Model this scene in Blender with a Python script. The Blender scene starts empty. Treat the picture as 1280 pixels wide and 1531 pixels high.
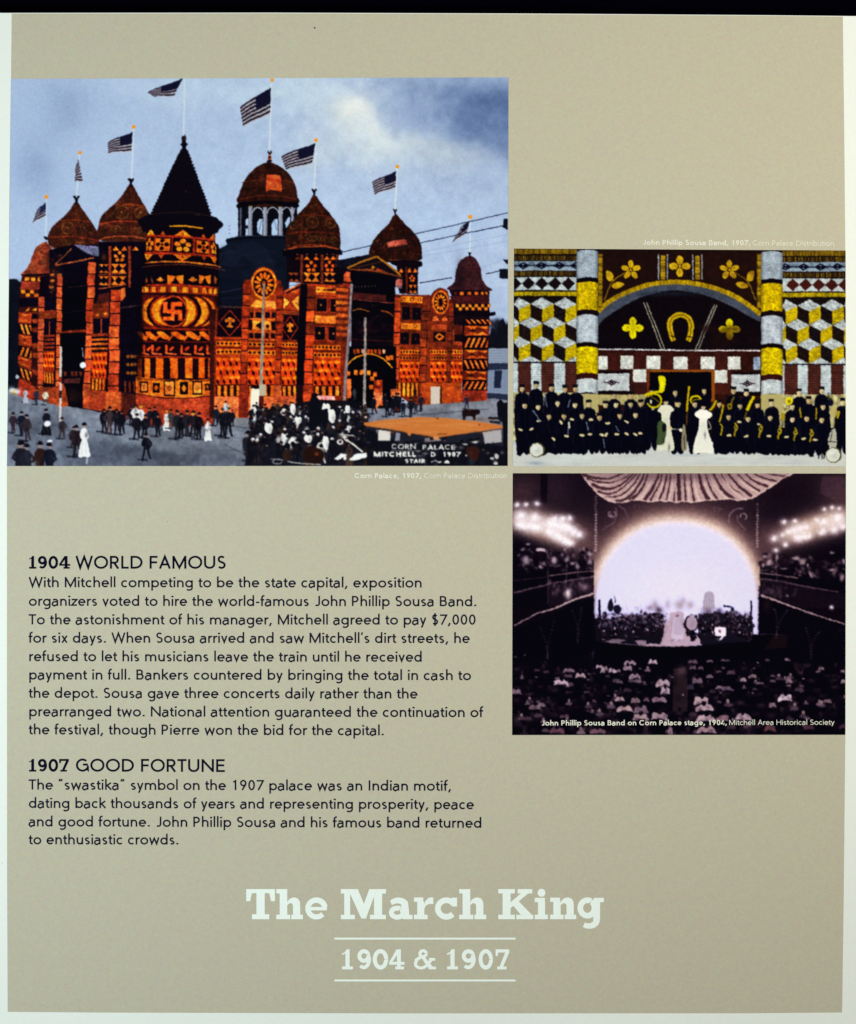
import bpy, math, random
import numpy as np
from mathutils import Vector
S = bpy.context.scene
COL = S.collection
R = math.radians
# ---------------------------------------------------------------- camera, world, lamps, exposure
PX = .001                                   # one millimetre of panel per photograph pixel
def W(x, y, d=0.): return ((x-640)*PX, -d, (765.5-y)*PX+1.5)     # panel plane: x right, z up, d towards the viewer
cam = bpy.data.objects.new('camera', bpy.data.cameras.new('camera')); COL.objects.link(cam)
cam.location = (0, -5, 1.5); cam.rotation_euler = (R(90), 0, 0)
cam.data.sensor_fit = 'HORIZONTAL'; cam.data.sensor_width = 36; cam.data.lens = 36*5/1.28
cam.data.clip_start = .1; cam.data.clip_end = 50
S.camera = cam
wd = bpy.data.worlds.new('World'); S.world = wd; wd.use_nodes = True
wd.node_tree.nodes['Background'].inputs[0].default_value = (.5, .55, .6, 1)
wd.node_tree.nodes['Background'].inputs[1].default_value = .05
def lamp(loc, size, power, col):
    d = bpy.data.lights.new('gallery_lamp', 'AREA'); d.shape = 'DISK'; d.size = size; d.energy = power; d.color = col
    o = bpy.data.objects.new('gallery_lamp', d); COL.objects.link(o); o.location = loc
    o.rotation_euler = (Vector((.0, 0, 1.5))-Vector(loc)).to_track_quat('-Z', 'Y').to_euler()
    return o
lamp((1.45, -2.0, 2.2), .5, 49., (1., .895, .765))
lamp((-1.45, -2.05, 1.35), .5, 49., (.85, .965, 1.))
S.view_settings.view_transform = 'Standard'; S.view_settings.look = 'None'; S.view_settings.gamma = 1; S.view_settings.exposure = 0
# ---------------------------------------------------------------- lettering drawn stroke by stroke (units: 1000 to the em, cap height 708)
def E(cx, cy, rx, ry, a0=0, a1=360, n=None):
    n = n or max(4, int(abs(a1-a0)/15))
    return [(cx+rx*math.cos(math.radians(a0+(a1-a0)*i/n)), cy+ry*math.sin(math.radians(a0+(a1-a0)*i/n))) for i in range(n+1)]
ADV = dict(zip('abcdefghijklmnopqrstuvwxyz', (519,606,496,606,570,292,606,566,222,222,510,222,880,566,606,606,606,340,446,306,566,478,750,478,478,444)))
ADV.update(zip('ABCDEFGHIJKLMNOPQRSTUVWXYZ', (690,611,741,741,574,537,778,741,278,481,648,500,870,778,833,574,833,611,556,537,722,648,981,648,611,630)))
ADV.update({c: 556 for c in '0123456789$'}); ADV.update({' ': 285, '.': 278, ',': 278, '-': 333, "'": 220, '“': 400, '”': 400})
def sans(ch, w):
    h = w/2; X = 488; A = ADV.get(ch, 500); L = 60+h; R = A-60-h; o = 8
    rl = 34+h; cy = X/2; ry = X/2+o-h; C = 708; m = A/2
    bowl = lambda c, rx: E(c, cy, rx, ry)
    def arch(x0, x1, y=X): return E((x0+x1)/2, y-(x1-x0)/2-h+o, (x1-x0)/2, (x1-x0)/2, 180, 0)
    def hoop(x0, x1):  # n-shaped shoulder
        r = (x1-x0)/2; rv = min(r*1.05, 190)
        return [(x0, X-h-rv-20)]+E((x0+x1)/2, X+o-h-rv, r, rv, 180, 0)+[(x1, 0)]
    big = lambda rx: E(m, C/2, rx, C/2+o-h)
    if ch == 'a':
        R = A-70-h; r = (R-75-h)/2
        return [[(R, 0), (R, X-150)]+E(R-165, X-150, 165, 150+o-h, 0, 142), [(R, 285), (R-130, 285)]+E(R-165, 140, 200-h+24, 145, 95, 262)+E(R-130, 150, 130, 158-h, 268, 352)]
    if ch in 'bp':
        rx = (A-rl-L)/2; c = L+rx
        return [[(L, 0 if ch == 'b' else -230), (L, 756 if ch == 'b' else X)], bowl(c, rx)]
    if ch in 'dq':
        R = A-72-h; rx = (R-rl)/2
        return [[(R, 0 if ch == 'd' else -230), (R, 756 if ch == 'd' else X)], bowl(R-rx, rx)]
    if ch == 'g':
        rx = (R-rl)/2
        return [[(R, X), (R, -40)]+E(R-rx*.95, -40, rx*.95, 200-h, 0, -140), bowl(R-rx, rx)]
    if ch == 'c': return [E(m+30, cy, m-rl+30, ry, 48, 312)]
    if ch == 'e': return [[(rl+10, cy+5), (A-rl, cy+5)]+E(m, cy, m-rl, ry, 3, 318)]
    if ch == 'o': return [bowl(m, m-rl)]
    if ch == 'f': return [[(125, 0), (125, 600)]+E(125+135, 600, 135, 164-h, 180, 78), [(15, X-h), (272, X-h)]]
    if ch == 't': return [[(140, 620), (140, 130)]+E(140+125, 130, 125, 138-h, 180, 285), [(25, X-h), (285, X-h)]]
    if ch in 'hn': return [[(L, 0), (L, 756 if ch == 'h' else X)], hoop(L, R)]
    if ch == 'm':
        c = m; return [[(L, 0), (L, X)], hoop(L, c), hoop(c, R)]
    if ch == 'u':
        r = (R-L)/2; rv = min(r*1.05, 190)
        return [[(R, 0), (R, X)], [(L, X), (L, rv+h)]+E(m, rv-o+h, r, rv, 180, 360)+[(R, rv+h+20)]]
    if ch == 'r': return [[(L, 0), (L, X)], [(L, X-h-200)]+E(L+175, X-h-175+o, 175, 175, 180, 75)]
    if ch in 'il': return [[(m, 0), (m, X if ch == 'i' else 756)]]+([[(m-h*1.3, 650), (m+h*1.3, 650)]] if ch == 'i' else [])
    if ch == 'j': return [[(m, X), (m, -130)]+E(m-100, -130, 100, 80, 0, -90), [(m-h*1.3, 650), (m+h*1.3, 650)]]
    if ch == 's':
        q = X/4
        return [E(m, X-q+o/2-h/3, m-55-h, q-h*.6, 38, 245)+[(m, cy)]+E(m, q-o/2+h/3, m-50-h, q-h*.6, 65, -142)]
    if ch == 'k': return [[(L, 0), (L, 756)], [(L, 250), (A-60, X)], [(L+90, 300), (A-40, 0)]]
    if ch == 'v': return [[(20+h, X), (m, h), (A-20-h, X)]]
    if ch == 'w': return [[(20+h, X), (A*.28, h), (m, X-h*1.2), (A*.72, h), (A-20-h, X)]]
    if ch == 'x': return [[(30+h, X), (A-30-h, 0)], [(A-30-h, X), (30+h, 0)]]
    if ch == 'y': return [[(20+h, X), (m, 10)], [(A-20-h, X), (m-60, -130)]+E(m-130, -115, 70, 100-h, -20, -95)]
    if ch == 'z': return [[(45, X-h), (A-60, X-h), (55, h), (A-40, h)]]
    if ch == 'A': return [[(20+h, 0), (m, C-h*.8), (A-20-h, 0)], [(m-170, 235), (m+170, 235)]]
    if ch in 'BPR':
        y = {'B': 370, 'P': 310, 'R': 330}[ch]; r = (C-h-y)/2; x = A-75-h-r-(40 if ch == 'B' else 0)
        s = [[(L, 0), (L, C)], [(L, C-h), (x, C-h)]+E(x, y+r, r, r, 88, -88)+[(L, y)]]
        if ch == 'B': r = (y-h)/2; s.append([(L, y), (x+40, y)]+E(x+30, h+r, r, r, 88, -88)+[(L, h)])
        if ch == 'R': s.append([(m-20, y), (A-40-h, 0)])
        return s
    if ch == 'C': return [E(m+20, C/2, m-rl+10, C/2+o-h, 45, 315)]
    if ch == 'G': return [E(m+10, C/2, m-rl, C/2+o-h, 48, 322)+[(A-95, 110), (A-95, 330)], [(A-95, 330+h), (m+30, 330+h)]]
    if ch == 'D': return [[(L, 0), (L, C)], [(L, C-h), (m-60, C-h)]+E(m-60, C/2, A-rl-m+60, C/2-h, 88, -88)+[(L, h)]]
    if ch == 'E': return [[(L, 0), (L, C)], [(L, C-h), (A-60, C-h)], [(L, 370), (A-85, 370)], [(L, h), (A-50, h)]]
    if ch == 'F': return [[(L, 0), (L, C)], [(L, C-h), (A-50, C-h)], [(L, 350), (A-75, 350)]]
    if ch == 'H': return [[(L, 0), (L, C)], [(R, 0), (R, C)], [(L, 370), (R, 370)]]
    if ch == 'I': return [[(m, 0), (m, C)]]
    if ch == 'J': return [[(R, C), (R, 180)]+E(R-150, 180, 150, 188-h, 0, -130)]
    if ch == 'K': return [[(L, 0), (L, C)], [(L, 330), (A-60, C)], [(L+120, 400), (A-40, 0)]]
    if ch == 'L': return [[(L, 0), (L, C)], [(L, h), (A-40, h)]]
    if ch == 'M': return [[(L, 0), (L, C)], [(L+10, C-h), (m, 60), (R-10, C-h)], [(R, 0), (R, C)]]
    if ch == 'N': return [[(L, 0), (L, C)], [(L+5, C-h), (R-5, h)], [(R, 0), (R, C)]]
    if ch == 'O': return [big(m-rl)]
    if ch == 'S':
        q = C/4
        return [E(m, C-q+o/2-h/3, m-70-h, q-h*.55, 35, 245)+E(m, q+5-o/2+h/3, m-55-h, q-h*.45, 65, -145)]
    if ch == 'T': return [[(m, 0), (m, C)], [(20, C-h), (A-20, C-h)]]
    if ch == 'U': return [[(L, C), (L, 260)]+E(m, 260, R-m, 268-h, 180, 360)+[(R, C)]]
    if ch == 'V': return [[(20+h, C), (m, h), (A-20-h, C)]]
    if ch == 'W': return [[(15+h, C), (A*.28, h), (m, C-h), (A*.72, h), (A-15-h, C)]]
    if ch == 'Y': return [[(20+h, C), (m, 300), (A-20-h, C)], [(m, 0), (m, 310)]]
    if ch == '0': return [big(m-55-h)]
    if ch == '1': return [[(m+40, 0), (m+40, C)], [(m+40, C-h*1.5), (m-110, C-150)]]
    if ch == '2': return [E(m, C-200, m-70-h, 200-h, 165, -30)+[(80, h), (A-60, h)]]
    if ch == '4': return [[(m+90, 0), (m+90, C), (60, 190), (A-40, 190)]]
    if ch == '7': return [[(55, C-h), (A-65, C-h), (160, 0)]]
    if ch in '69':
        r = m-62-h; s = [E(m, 218, r, 226-h), [(m-r, 240), (m-r+20, 330), (m+70, C-10)]]
        return s if ch == '6' else [[(A-x, C-y) for x, y in t] for t in s]
    if ch == '$': return [[(x*.9+28, y*1+0) for x, y in sans('S', w)[0]], [(m, -90), (m, C+90)]]
    if ch == '.': return [[(m-h*1.3, h*1.2), (m+h*1.3, h*1.2)]]
    if ch == ',': return [[(m+h*.6, h*2.2), (m-h*1.4, -110)]]
    if ch == '-': return [[(50, 255), (A-50, 255)]]
    if ch == "'": return [[(m+20, C+30), (m-20, C-160)]]
    if ch in '“”': return [[(m-60, C+40), (m-100, C-130)], [(m+70, C+40), (m+30, C-130)]]
    return []
# bold slab letters, units of the 45 px high title capital (x from the letter's left edge, y up from the baseline); rectangles and ribbons
def slab(ch):
    rc = lambda a, b, c, d: [(a, b), (c, b), (c, d), (a, d)]
    def rb(P, w, w1=None):
        L, R = ribbon(P, w, w1); return ('rib', L, R)
    if ch == 'T': return 43, [rc(0, 39, 43, 45), [(0, 27), (6, 27), (8.5, 39.1), (0, 39.1)], [(37, 27), (43, 27), (43, 39.1), (34.5, 39.1)], rc(15.3, 7, 27.7, 39.2), rc(8.6, 0, 34.5, 7.4)]
    if ch == 'h': return 40, [rc(0, 38.5, 16.5, 45), rc(5, 6, 16.5, 38.6), rc(0, 0, 21, 6.8), rc(22.5, 0, 40, 6.8), [(15.5,24),(18.5,29),(23,32),(28,32.6),(33,30.5),(35.6,26),(36,20),(36,6),(25,6),(25,19),(24.4,22.5),(22.2,24),(19.5,23.5),(17,21.5),(15.5,18)]]
    if ch == 'e': return 34.5, [rb(E(17.2, 16, 12.8, 12.6, -42, -358)+[(30.4, 16)], 7.6, 8.6), rc(7, 13.2, 33, 18.3)]
    if ch == 'M': return 67.5, [rc(0, 38.5, 17, 45), rc(50, 38.5, 67.5, 45), rc(5, 6, 14, 38.6), rc(0, 0, 21, 6.6), rc(49.5, 6, 61.8, 38.6), rc(43.5, 0, 67.5, 6.6), [(12.5, 45), (25.5, 45), (38.5, 14), (38.5, 1), (30.5, 1), (11, 44)], [(53, 45), (42.5, 45), (33, 19), (30.5, 1), (37.5, 1), (53.5, 44)]]
    if ch == 'a': return 36, [rb([(3.5, 24.6)]+E(14, 19.5, 11.5, 8.6, 135, 30)+[(24.6, 19), (25.6, 6)], 7.2, 11), rb(E(13, 9.8, 8.8, 6.8, 60, 420), 7.4), rc(21, 0, 36, 6.5)]
    if ch == 'r': return 30, [rc(0, 26, 14.5, 32.5), rc(5, 6, 16, 26.1), rc(0, 0, 21, 6.8), [(15,20),(17.5,27),(22,31.5),(26,32.8),(29.8,32.3),(29.8,22.5),(24,23),(19,21),(15.5,15)]]
    if ch == 'c': return 34, [rb(E(17.5, 16, 12.8, 12.4, 38, 318), 8.6), rc(25.5, 19, 33.5, 32.3)]
    if ch == 'K': return 52.6, [rc(0, 38.5, 25, 45), rc(6.5, 6, 18.5, 38.6), rc(0, 0, 25, 6.6), rc(29, 38.5, 51, 45), rc(27, 0, 52.6, 6.6), [(18, 16), (24, 21), (45, 38.7), (34, 38.7), (18, 25)], [(20, 23), (28, 29.5), (50.5, 6.4), (34, 6.4)]]
    if ch == 'i': return 20, [rc(0, 25.5, 15.5, 32), rc(5, 6, 15.8, 25.6), rc(0, 0, 20, 6.8), ('disc', 10.3, 39.5, 6)]
    if ch == 'n': return 39, [rc(0, 26, 15, 32.3), rc(4.8, 6, 15.8, 26.1), rc(0, 0, 20, 6.8), rc(21.5, 0, 39, 6.8), [(x-.6, y) for x, y in [(15.5,24),(18.5,29),(23,32),(28,32.6),(33,30.5),(35.6,26),(36,20),(36,6),(25,6),(25,19),(24.4,22.5),(22.2,24),(19.5,23.5),(17,21.5),(15.5,18)]]]
    if ch == 'g': return 39.5, [rb(E(15, 16.8, 10.6, 11.6, 60, 420), 8.6), rb([(28.8, 26), (28.8, 1)]+E(17, -2, 11.6, 8.2, 10, -130), 10.4, 7.4), rc(24.5, 25.6, 39.5, 32)]
    S = 1.5
    k = lambda P: [(x*S, y*S) for x, y in P]
    if ch == '1': return 16.5*S, [k([(0, 24), (4, 25.5), (7, 30), (11.5, 30), (11.5, 4), (5, 4), (5, 23.5), (0, 21.5)]), k(rc(0, 0, 16.5, 4.4))]
    if ch == '9': return 21*S, [rb(k(E(10.2, 20, 6.8, 7.2, 20, 380)), 6*S), rb(k(E(9.8, 15, 8.2, 12.2, 15, -128)), 6*S, 5*S)]
    if ch == '0': return 23*S, [rb(k(E(11.5, 15, 8.4, 12.3, 0, 360)), 6.2*S)]
    if ch == '4': return 23*S, [k(rc(11.5, 4, 17.5, 30)), k(rc(9, 0, 22, 4.2)), k(rc(0, 7, 23, 11.2)), k([(0, 11), (5, 11), (14, 25), (14, 30), (11, 30)])]
    if ch == '7': return 20.5*S, [k(rc(0, 25.2, 20.5, 30)), k([(0, 20), (3.4, 20), (4, 25.4), (0, 25.4)]), k([(14.5, 25.4), (20.5, 25.4), (11.5, 4), (6, 4)]), k(rc(2.5, 0, 16.5, 4.2))]
    if ch == '&': return 33*S, [rb(k(E(14, 23.5, 4.6, 4.4, 0, 360)), 4.6*S), rb(k([(12, 21), (10, 18)]+[(4, 14)]+E(11, 8.3, 8.2, 6.2, 150, 300)+[(19, 5.5), (26, 14)]), 5*S, 4.4*S), k([(9, 21), (14.5, 21), (29, 3), (29, 0), (23, 0)]), k(rc(22.5, 13, 32, 17)), k(rc(25, 0, 33, 4))]
    return 12, []
# ---------------------------------------------------------------- painter: lays the flat print of the three photographs out as a fine colour grid
def hexc(c):
    if isinstance(c, str):
        return np.array([int(c[i:i+2], 16) for i in (0, 2, 4)], float) / 255
    return np.array(c, float)
def pts(a):
    if isinstance(a, str):
        a = [float(v) for v in a.replace(',', ' ').split()]
        return np.array(a).reshape(-1, 2)
    return np.array(a, float).reshape(-1, 2)
def smooth(P, closed=True, n=6):
    P = np.asarray(P, float); m = len(P); out = []
    rng = range(m) if closed else range(m-1)
    for i in rng:
        if closed: a, b, c, d = P[i-1], P[i], P[(i+1) % m], P[(i+2) % m]
        else: a, b, c, d = P[max(i-1, 0)], P[i], P[i+1], P[min(i+2, m-1)]
        for k in range(n):
            t = k/n
            out.append(.5*((2*b)+(c-a)*t+(2*a-5*b+4*c-d)*t*t+(3*b-a-3*c+d)*t**3))
    if not closed: out.append(P[-1])
    return np.array(out)
def ribbon(P, w, w1=None, closed=False):
    P = np.asarray(P, float)
    keep = [0]+[i for i in range(1, len(P)) if np.hypot(*(P[i]-P[i-1])) > 1e-6]
    P = P[keep]
    w1 = w if w1 is None else w1
    n = len(P); L = []; R = []
    d = P[1:]-P[:-1]; d = d/np.maximum(np.hypot(d[:, 0], d[:, 1])[:, None], 1e-9)
    for i in range(n):
        a = d[i-1] if i > 0 else d[0]; b = d[i] if i < n-1 else d[-1]
        na = np.array([-a[1], a[0]]); nb = np.array([-b[1], b[0]])
        m = na+nb; q = m @ m
        m = nb if q < .3 else m*2/q
        h = (w+(w1-w)*i/max(n-1, 1))/2
        L.append(P[i]+m*h); R.append(P[i]-m*h)
    return np.array(L), np.array(R)
def vnoise(h, w, cell, seed):
    r = np.random.RandomState(seed); gh = int(h/cell)+3; gw = int(w/cell)+3
    g = r.rand(gh, gw); y = np.arange(h)/cell; x = np.arange(w)/cell
    yi = y.astype(int); xi = x.astype(int); fy = (y-yi)[:, None]; fx = (x-xi)[None]
    fy = fy*fy*(3-2*fy); fx = fx*fx*(3-2*fx)
    a = g[yi][:, xi]; b = g[yi][:, xi+1]; c = g[yi+1][:, xi]; d = g[yi+1][:, xi+1]
    return (a*(1-fx)+b*fx)*(1-fy)+(c*(1-fx)+d*fx)*fy
def fbm(h, w, cell, seed, o=4):
    s = 0; t = 0; a = 1.
    for k in range(o):
        s = s+a*vnoise(h, w, max(cell/2**k, 1), seed+k); t += a; a *= .55
    return s/t
class Canvas:
    def __init__(s, x0, y0, x1, y1, col, K=2):
        s.x0, s.y0, s.K = x0, y0, K
        s.w = int((x1-x0)*K); s.h = int((y1-y0)*K)
        s.im = np.zeros((s.h, s.w, 3)); s.im[:] = hexc(col)
        s.id = np.zeros((s.h, s.w), np.int32); s.names = ['background']; s.labels = [None]; s.cur = 0
        s.tone = (1.1, 1.12); s.o = (0., 0., 1.); s.rnd = random.Random(5)
    def part(s, name, label=None, same=False):
        if same and name in s.names: s.cur = s.names.index(name); return
        s.names.append(name); s.labels.append(label); s.cur = len(s.names)-1
    def z(s, ox, oy, sc): s.o = (ox, oy, sc)
    def T(s, P):
        P = pts(P); return np.stack([(s.o[0]+P[:, 0]/s.o[2]-s.x0)*s.K, (s.o[1]+P[:, 1]/s.o[2]-s.y0)*s.K], 1)
    def fill(s, Q, col, a=1., keep=False):
        x0 = max(int(np.floor(Q[:, 0].min())), 0); x1 = min(int(np.ceil(Q[:, 0].max())), s.w)
        y0 = max(int(np.floor(Q[:, 1].min())), 0); y1 = min(int(np.ceil(Q[:, 1].max())), s.h)
        if x1 <= x0 or y1 <= y0: return
        cov = np.zeros((y1-y0, x1-x0))
        S = 2
        Q2 = np.roll(Q, -1, 0)
        for sy in range(S):
            Y = (np.arange(y0, y1)+(sy+.5)/S)
            for sx in range(S):
                X = (np.arange(x0, x1)+(sx+.5)/S)
                m = np.zeros(cov.shape, bool)
                for (ax, ay), (bx, by) in zip(Q, Q2):
                    if ay == by: continue
                    r = (Y >= min(ay, by)) & (Y < max(ay, by))
                    if not r.any(): continue
                    xi = ax+(Y[r]-ay)*(bx-ax)/(by-ay)
                    m[r] ^= X[None] < xi[:, None]
                cov += m
        cov *= a/S/S
        v = s.im[y0:y1, x0:x1]
        c = hexc(col) if not callable(col) else col(x0, y0, x1, y1)
        v += (c-v)*cov[..., None]
        if a > .45 and not keep: s.id[y0:y1, x0:x1][cov > .4] = s.cur
    def p(s, col, P, a=1.): s.fill(s.T(P), col, a)
    def s_(s, col, P, a=1.): s.fill(smooth(s.T(P)), col, a)
    def r(s, col, x0, y0, x1, y1, a=1.): s.p(col, [x0, y0, x1, y0, x1, y1, x0, y1], a)
    def e(s, col, cx, cy, rx, ry=None, a=1., rot=0):
        ry = rx if ry is None else ry; t = np.linspace(0, 2*np.pi, 17)[:-1]; c, n = math.cos(rot), math.sin(rot)
        x = rx*np.cos(t); y = ry*np.sin(t)
        s.p(col, np.stack([cx+x*c-y*n, cy+x*n+y*c], 1), a)
    def l(s, col, w, P, a=1., w1=None, sm=False):
        Q = s.T(P)
        if sm: Q = smooth(Q, False)
        L, R = ribbon(Q, w*s.K/s.o[2], None if w1 is None else w1*s.K/s.o[2])
        s.fill(np.concatenate([L, R[::-1]]), col, a)
    def b(s, col, cx, cy, rx, ry=None, a=1., rot=0, pw=1.):
        ry = rx if ry is None else ry
        q = s.T([cx, cy])[0]; rx *= s.K/s.o[2]; ry *= s.K/s.o[2]; R = max(rx, ry)*2.6
        x0, x1 = max(int(q[0]-R), 0), min(int(q[0]+R)+1, s.w); y0, y1 = max(int(q[1]-R), 0), min(int(q[1]+R)+1, s.h)
        if x1 <= x0 or y1 <= y0: return
        Y, X = np.mgrid[y0:y1, x0:x1]; X = X-q[0]; Y = Y-q[1]; c, n = math.cos(rot), math.sin(rot)
        d = ((X*c+Y*n)/rx)**2+((-X*n+Y*c)/ry)**2
        k = np.exp(-d**pw)*a; v = s.im[y0:y1, x0:x1]; v += (hexc(col)-v)*k[..., None]
    def grain(s, amp, cell, seed, box=None, mul=True, col=None, lo=0., ids=None, o=3):
        x0, y0, x1, y1 = (0, 0, s.w, s.h) if box is None else [int(v*s.K) for v in (box[0]-s.x0, box[1]-s.y0, box[2]-s.x0, box[3]-s.y0)]
        x0 = max(x0, 0); y0 = max(y0, 0); x1 = min(x1, s.w); y1 = min(y1, s.h)
        n = fbm(y1-y0, x1-x0, cell*s.K, seed, o)-.5
        m = 1. if ids is None else np.isin(s.id[y0:y1, x0:x1], ids)
        v = s.im[y0:y1, x0:x1]
        if mul: v *= 1+(n*2*amp*m)[..., None]
        else: v += (n*2*amp*m)[..., None]*(1 if col is None else hexc(col))
        np.clip(v, 0, 1, out=v)
    # a four-cornered patch (tl tr br bl) with its own u,v: motifs of a facade are laid into it; bow > 0 sags the middle like a drum seen from below
    def quad(s, q, bow=0., cyl=False): return Quad(s, pts(q), bow, cyl)
    def warp(s, amp, cell, seed):
        dx = (fbm(s.h, s.w, cell*s.K, seed, 2)-.5)*2*amp*s.K; dy = (fbm(s.h, s.w, cell*s.K, seed+50, 2)-.5)*2*amp*s.K
        Y, X = np.mgrid[0:s.h, 0:s.w]; X = np.clip(X+dx, 0, s.w-1.01); Y = np.clip(Y+dy, 0, s.h-1.01)
        xi = X.astype(int); yi = Y.astype(int); fx = (X-xi)[..., None]; fy = (Y-yi)[..., None]; a = s.im
        s.im = (a[yi, xi]*(1-fx)+a[yi, xi+1]*fx)*(1-fy)+(a[yi+1, xi]*(1-fx)+a[yi+1, xi+1]*fx)*fy
        s.id = s.id[Y.round().astype(int), X.round().astype(int)]
    def blur(s, r):
        k = np.exp(-np.arange(-3, 4)**2/(2*r*r)); k /= k.sum()
        for ax in (0, 1):
            p = np.pad(s.im, [(3, 3) if i == ax else (0, 0) for i in range(3)], mode='edge')
            s.im = sum(k[i]*(p[i:i+s.h] if ax == 0 else p[:, i:i+s.w]) for i in range(7))
class Quad:
    def __init__(s, c, q, bow, cyl): s.c, s.q, s.bow, s.cyl = c, q, bow, cyl
    def m(s, P):
        P = pts(P); u, v = P[:, :1], P[:, 1:]
        if s.cyl: u = .5+.5*np.sin((u-.5)*math.pi*.94)/math.sin(math.pi*.47)
        a, b, c, d = s.q
        o = (a*(1-u)+b*u)*(1-v)+(d*(1-u)+c*u)*v
        o[:, 1:] += s.bow*(1-(2*u-1)**2)
        return o
    def p(s, col, P, a=1.):
        P = pts(P)
        if s.bow or s.cyl:
            n = len(P); P = np.concatenate([P[i]+(P[(i+1) % n]-P[i])*np.linspace(0, 1, 5)[:-1, None] for i in range(n)])
        s.c.p(col, s.m(P), a)
    def r(s, col, u0, v0, u1, v1, a=1.): s.p(col, [u0, v0, u1, v0, u1, v1, u0, v1], a)
    def e(s, col, u, v, ru, rv, a=1.):
        t = np.linspace(0, 2*np.pi, 13)[:-1]; s.p(col, np.stack([u+ru*np.cos(t), v+rv*np.sin(t)], 1), a)
    def l(s, col, w, P, a=1.):
        P = pts(P); s.c.l(col, w, s.m(np.concatenate([P[i]+(P[i+1]-P[i])*np.linspace(0, 1, 5)[:-1, None] for i in range(len(P)-1)]+[P[-1:]])), a)
# ---------------------------------------------------------------- materials
ALB = .86
def lin(c):
    c = np.asarray(c, float); return np.where(c <= .04045, c/12.92, ((c+.055)/1.055)**2.4)
def material(name, col=None, fine=.06, blotch=.05, rough=.85, spec=.04, bump=0.):
    m = bpy.data.materials.new(name); m.use_nodes = True; nt = m.node_tree; N = nt.nodes; K = nt.links
    b = N['Principled BSDF']; b.inputs['Roughness'].default_value = rough; b.inputs['Specular IOR Level'].default_value = spec
    tc = N.new('ShaderNodeTexCoord')
    if col is None:
        a = N.new('ShaderNodeAttribute'); a.attribute_name = 'ink'; src = a.outputs['Color']
    else:
        a = N.new('ShaderNodeRGB'); a.outputs[0].default_value = (*(lin(hexc(col))*ALB), 1); src = a.outputs[0]
    for sc, amp in ((620, fine), (150, blotch)):
        n = N.new('ShaderNodeTexNoise'); n.inputs['Scale'].default_value = sc; n.inputs['Detail'].default_value = 2; K.new(tc.outputs['Object'], n.inputs['Vector'])
        mr = N.new('ShaderNodeVectorMath'); mr.operation = 'MULTIPLY_ADD'; K.new(n.outputs['Color'], mr.inputs[0])
        mr.inputs[1].default_value = (amp*4,)*3; mr.inputs[2].default_value = (1-amp*2,)*3
        mu = N.new('ShaderNodeVectorMath'); mu.operation = 'MULTIPLY'; K.new(src, mu.inputs[0]); K.new(mr.outputs[0], mu.inputs[1]); src = mu.outputs[0]
    K.new(src, b.inputs['Base Color'])
    if bump:
        n = N.new('ShaderNodeTexNoise'); n.inputs['Scale'].default_value = 90; K.new(tc.outputs['Object'], n.inputs['Vector'])
        bp = N.new('ShaderNodeBump'); bp.inputs['Strength'].default_value = bump; bp.inputs['Distance'].default_value = .001
        K.new(n.outputs['Fac'], bp.inputs['Height']); K.new(bp.outputs[0], b.inputs['Normal'])
    return m
M_white = material('white_panel_sheet', 'EEF5EE', .04, .02)
M_field = material('taupe_ink', 'C1BDA7', .105, .045)
M_print = material('photograph_ink', None, .06, .03)
M_black = material('dark_lettering_ink', '18172E', .10, .10)
M_head = material('black_heading_ink', '080A22', .05, .05)
M_pale = material('white_lettering_ink', 'F4FFF8', .03, .02)
M_cap = material('caption_ink', 'E6E8D8', .05, .04)
M_wall = material('shaded_wall_black', '020209', .1, .2, 1., 0., .3)  # shadowed wall: the shade is put into its near-black base colour
# ---------------------------------------------------------------- object helpers
def link(name, me, mat, parent=None, label=None, kind=None):
    o = bpy.data.objects.new(name, me); COL.objects.link(o)
    if mat: me.materials.append(mat)
    if parent: o.parent = parent
    if label: o['label'] = label
    if kind: o['kind'] = kind
    return o
def slab_mesh(name, outline, d0, d1, bevel=0.):
    n = len(outline); me = bpy.data.meshes.new(name)
    V = [W(x, y, d1) for x, y in outline]+[W(x, y, d0) for x, y in outline]
    F = [list(range(n))[::-1], list(range(n, 2*n))]+[[i, (i+1) % n, n+(i+1) % n, n+i] for i in range(n)]
    me.from_pydata(V, [], F); me.validate(); return me
def flat_mesh(name, polys):
    """polys: list of (outline or ('rib', left, right), distance)"""
    V = []; F = []
    for P, d in polys:
        if isinstance(P, tuple):
            L, Rr = P[1], P[2]; k = len(V); n = len(L)
            V += [W(*p, d) for p in L]+[W(*p, d) for p in Rr]
            F += [[k+i, k+i+1, k+n+i+1, k+n+i] for i in range(n-1)]
        else:
            k = len(V); V += [W(*p, d) for p in P]; F.append(list(range(k, k+len(P))))
    me = bpy.data.meshes.new(name); me.from_pydata(V, [], F); me.update()
    fl = [p.index for p in me.polygons if p.normal.y > 0]
    if fl:
        import bmesh
        bm = bmesh.new(); bm.from_mesh(me); bm.faces.ensure_lookup_table()
        bmesh.ops.reverse_faces(bm, faces=[bm.faces[i] for i in fl]); bm.to_mesh(me); bm.free()
    return me
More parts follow.
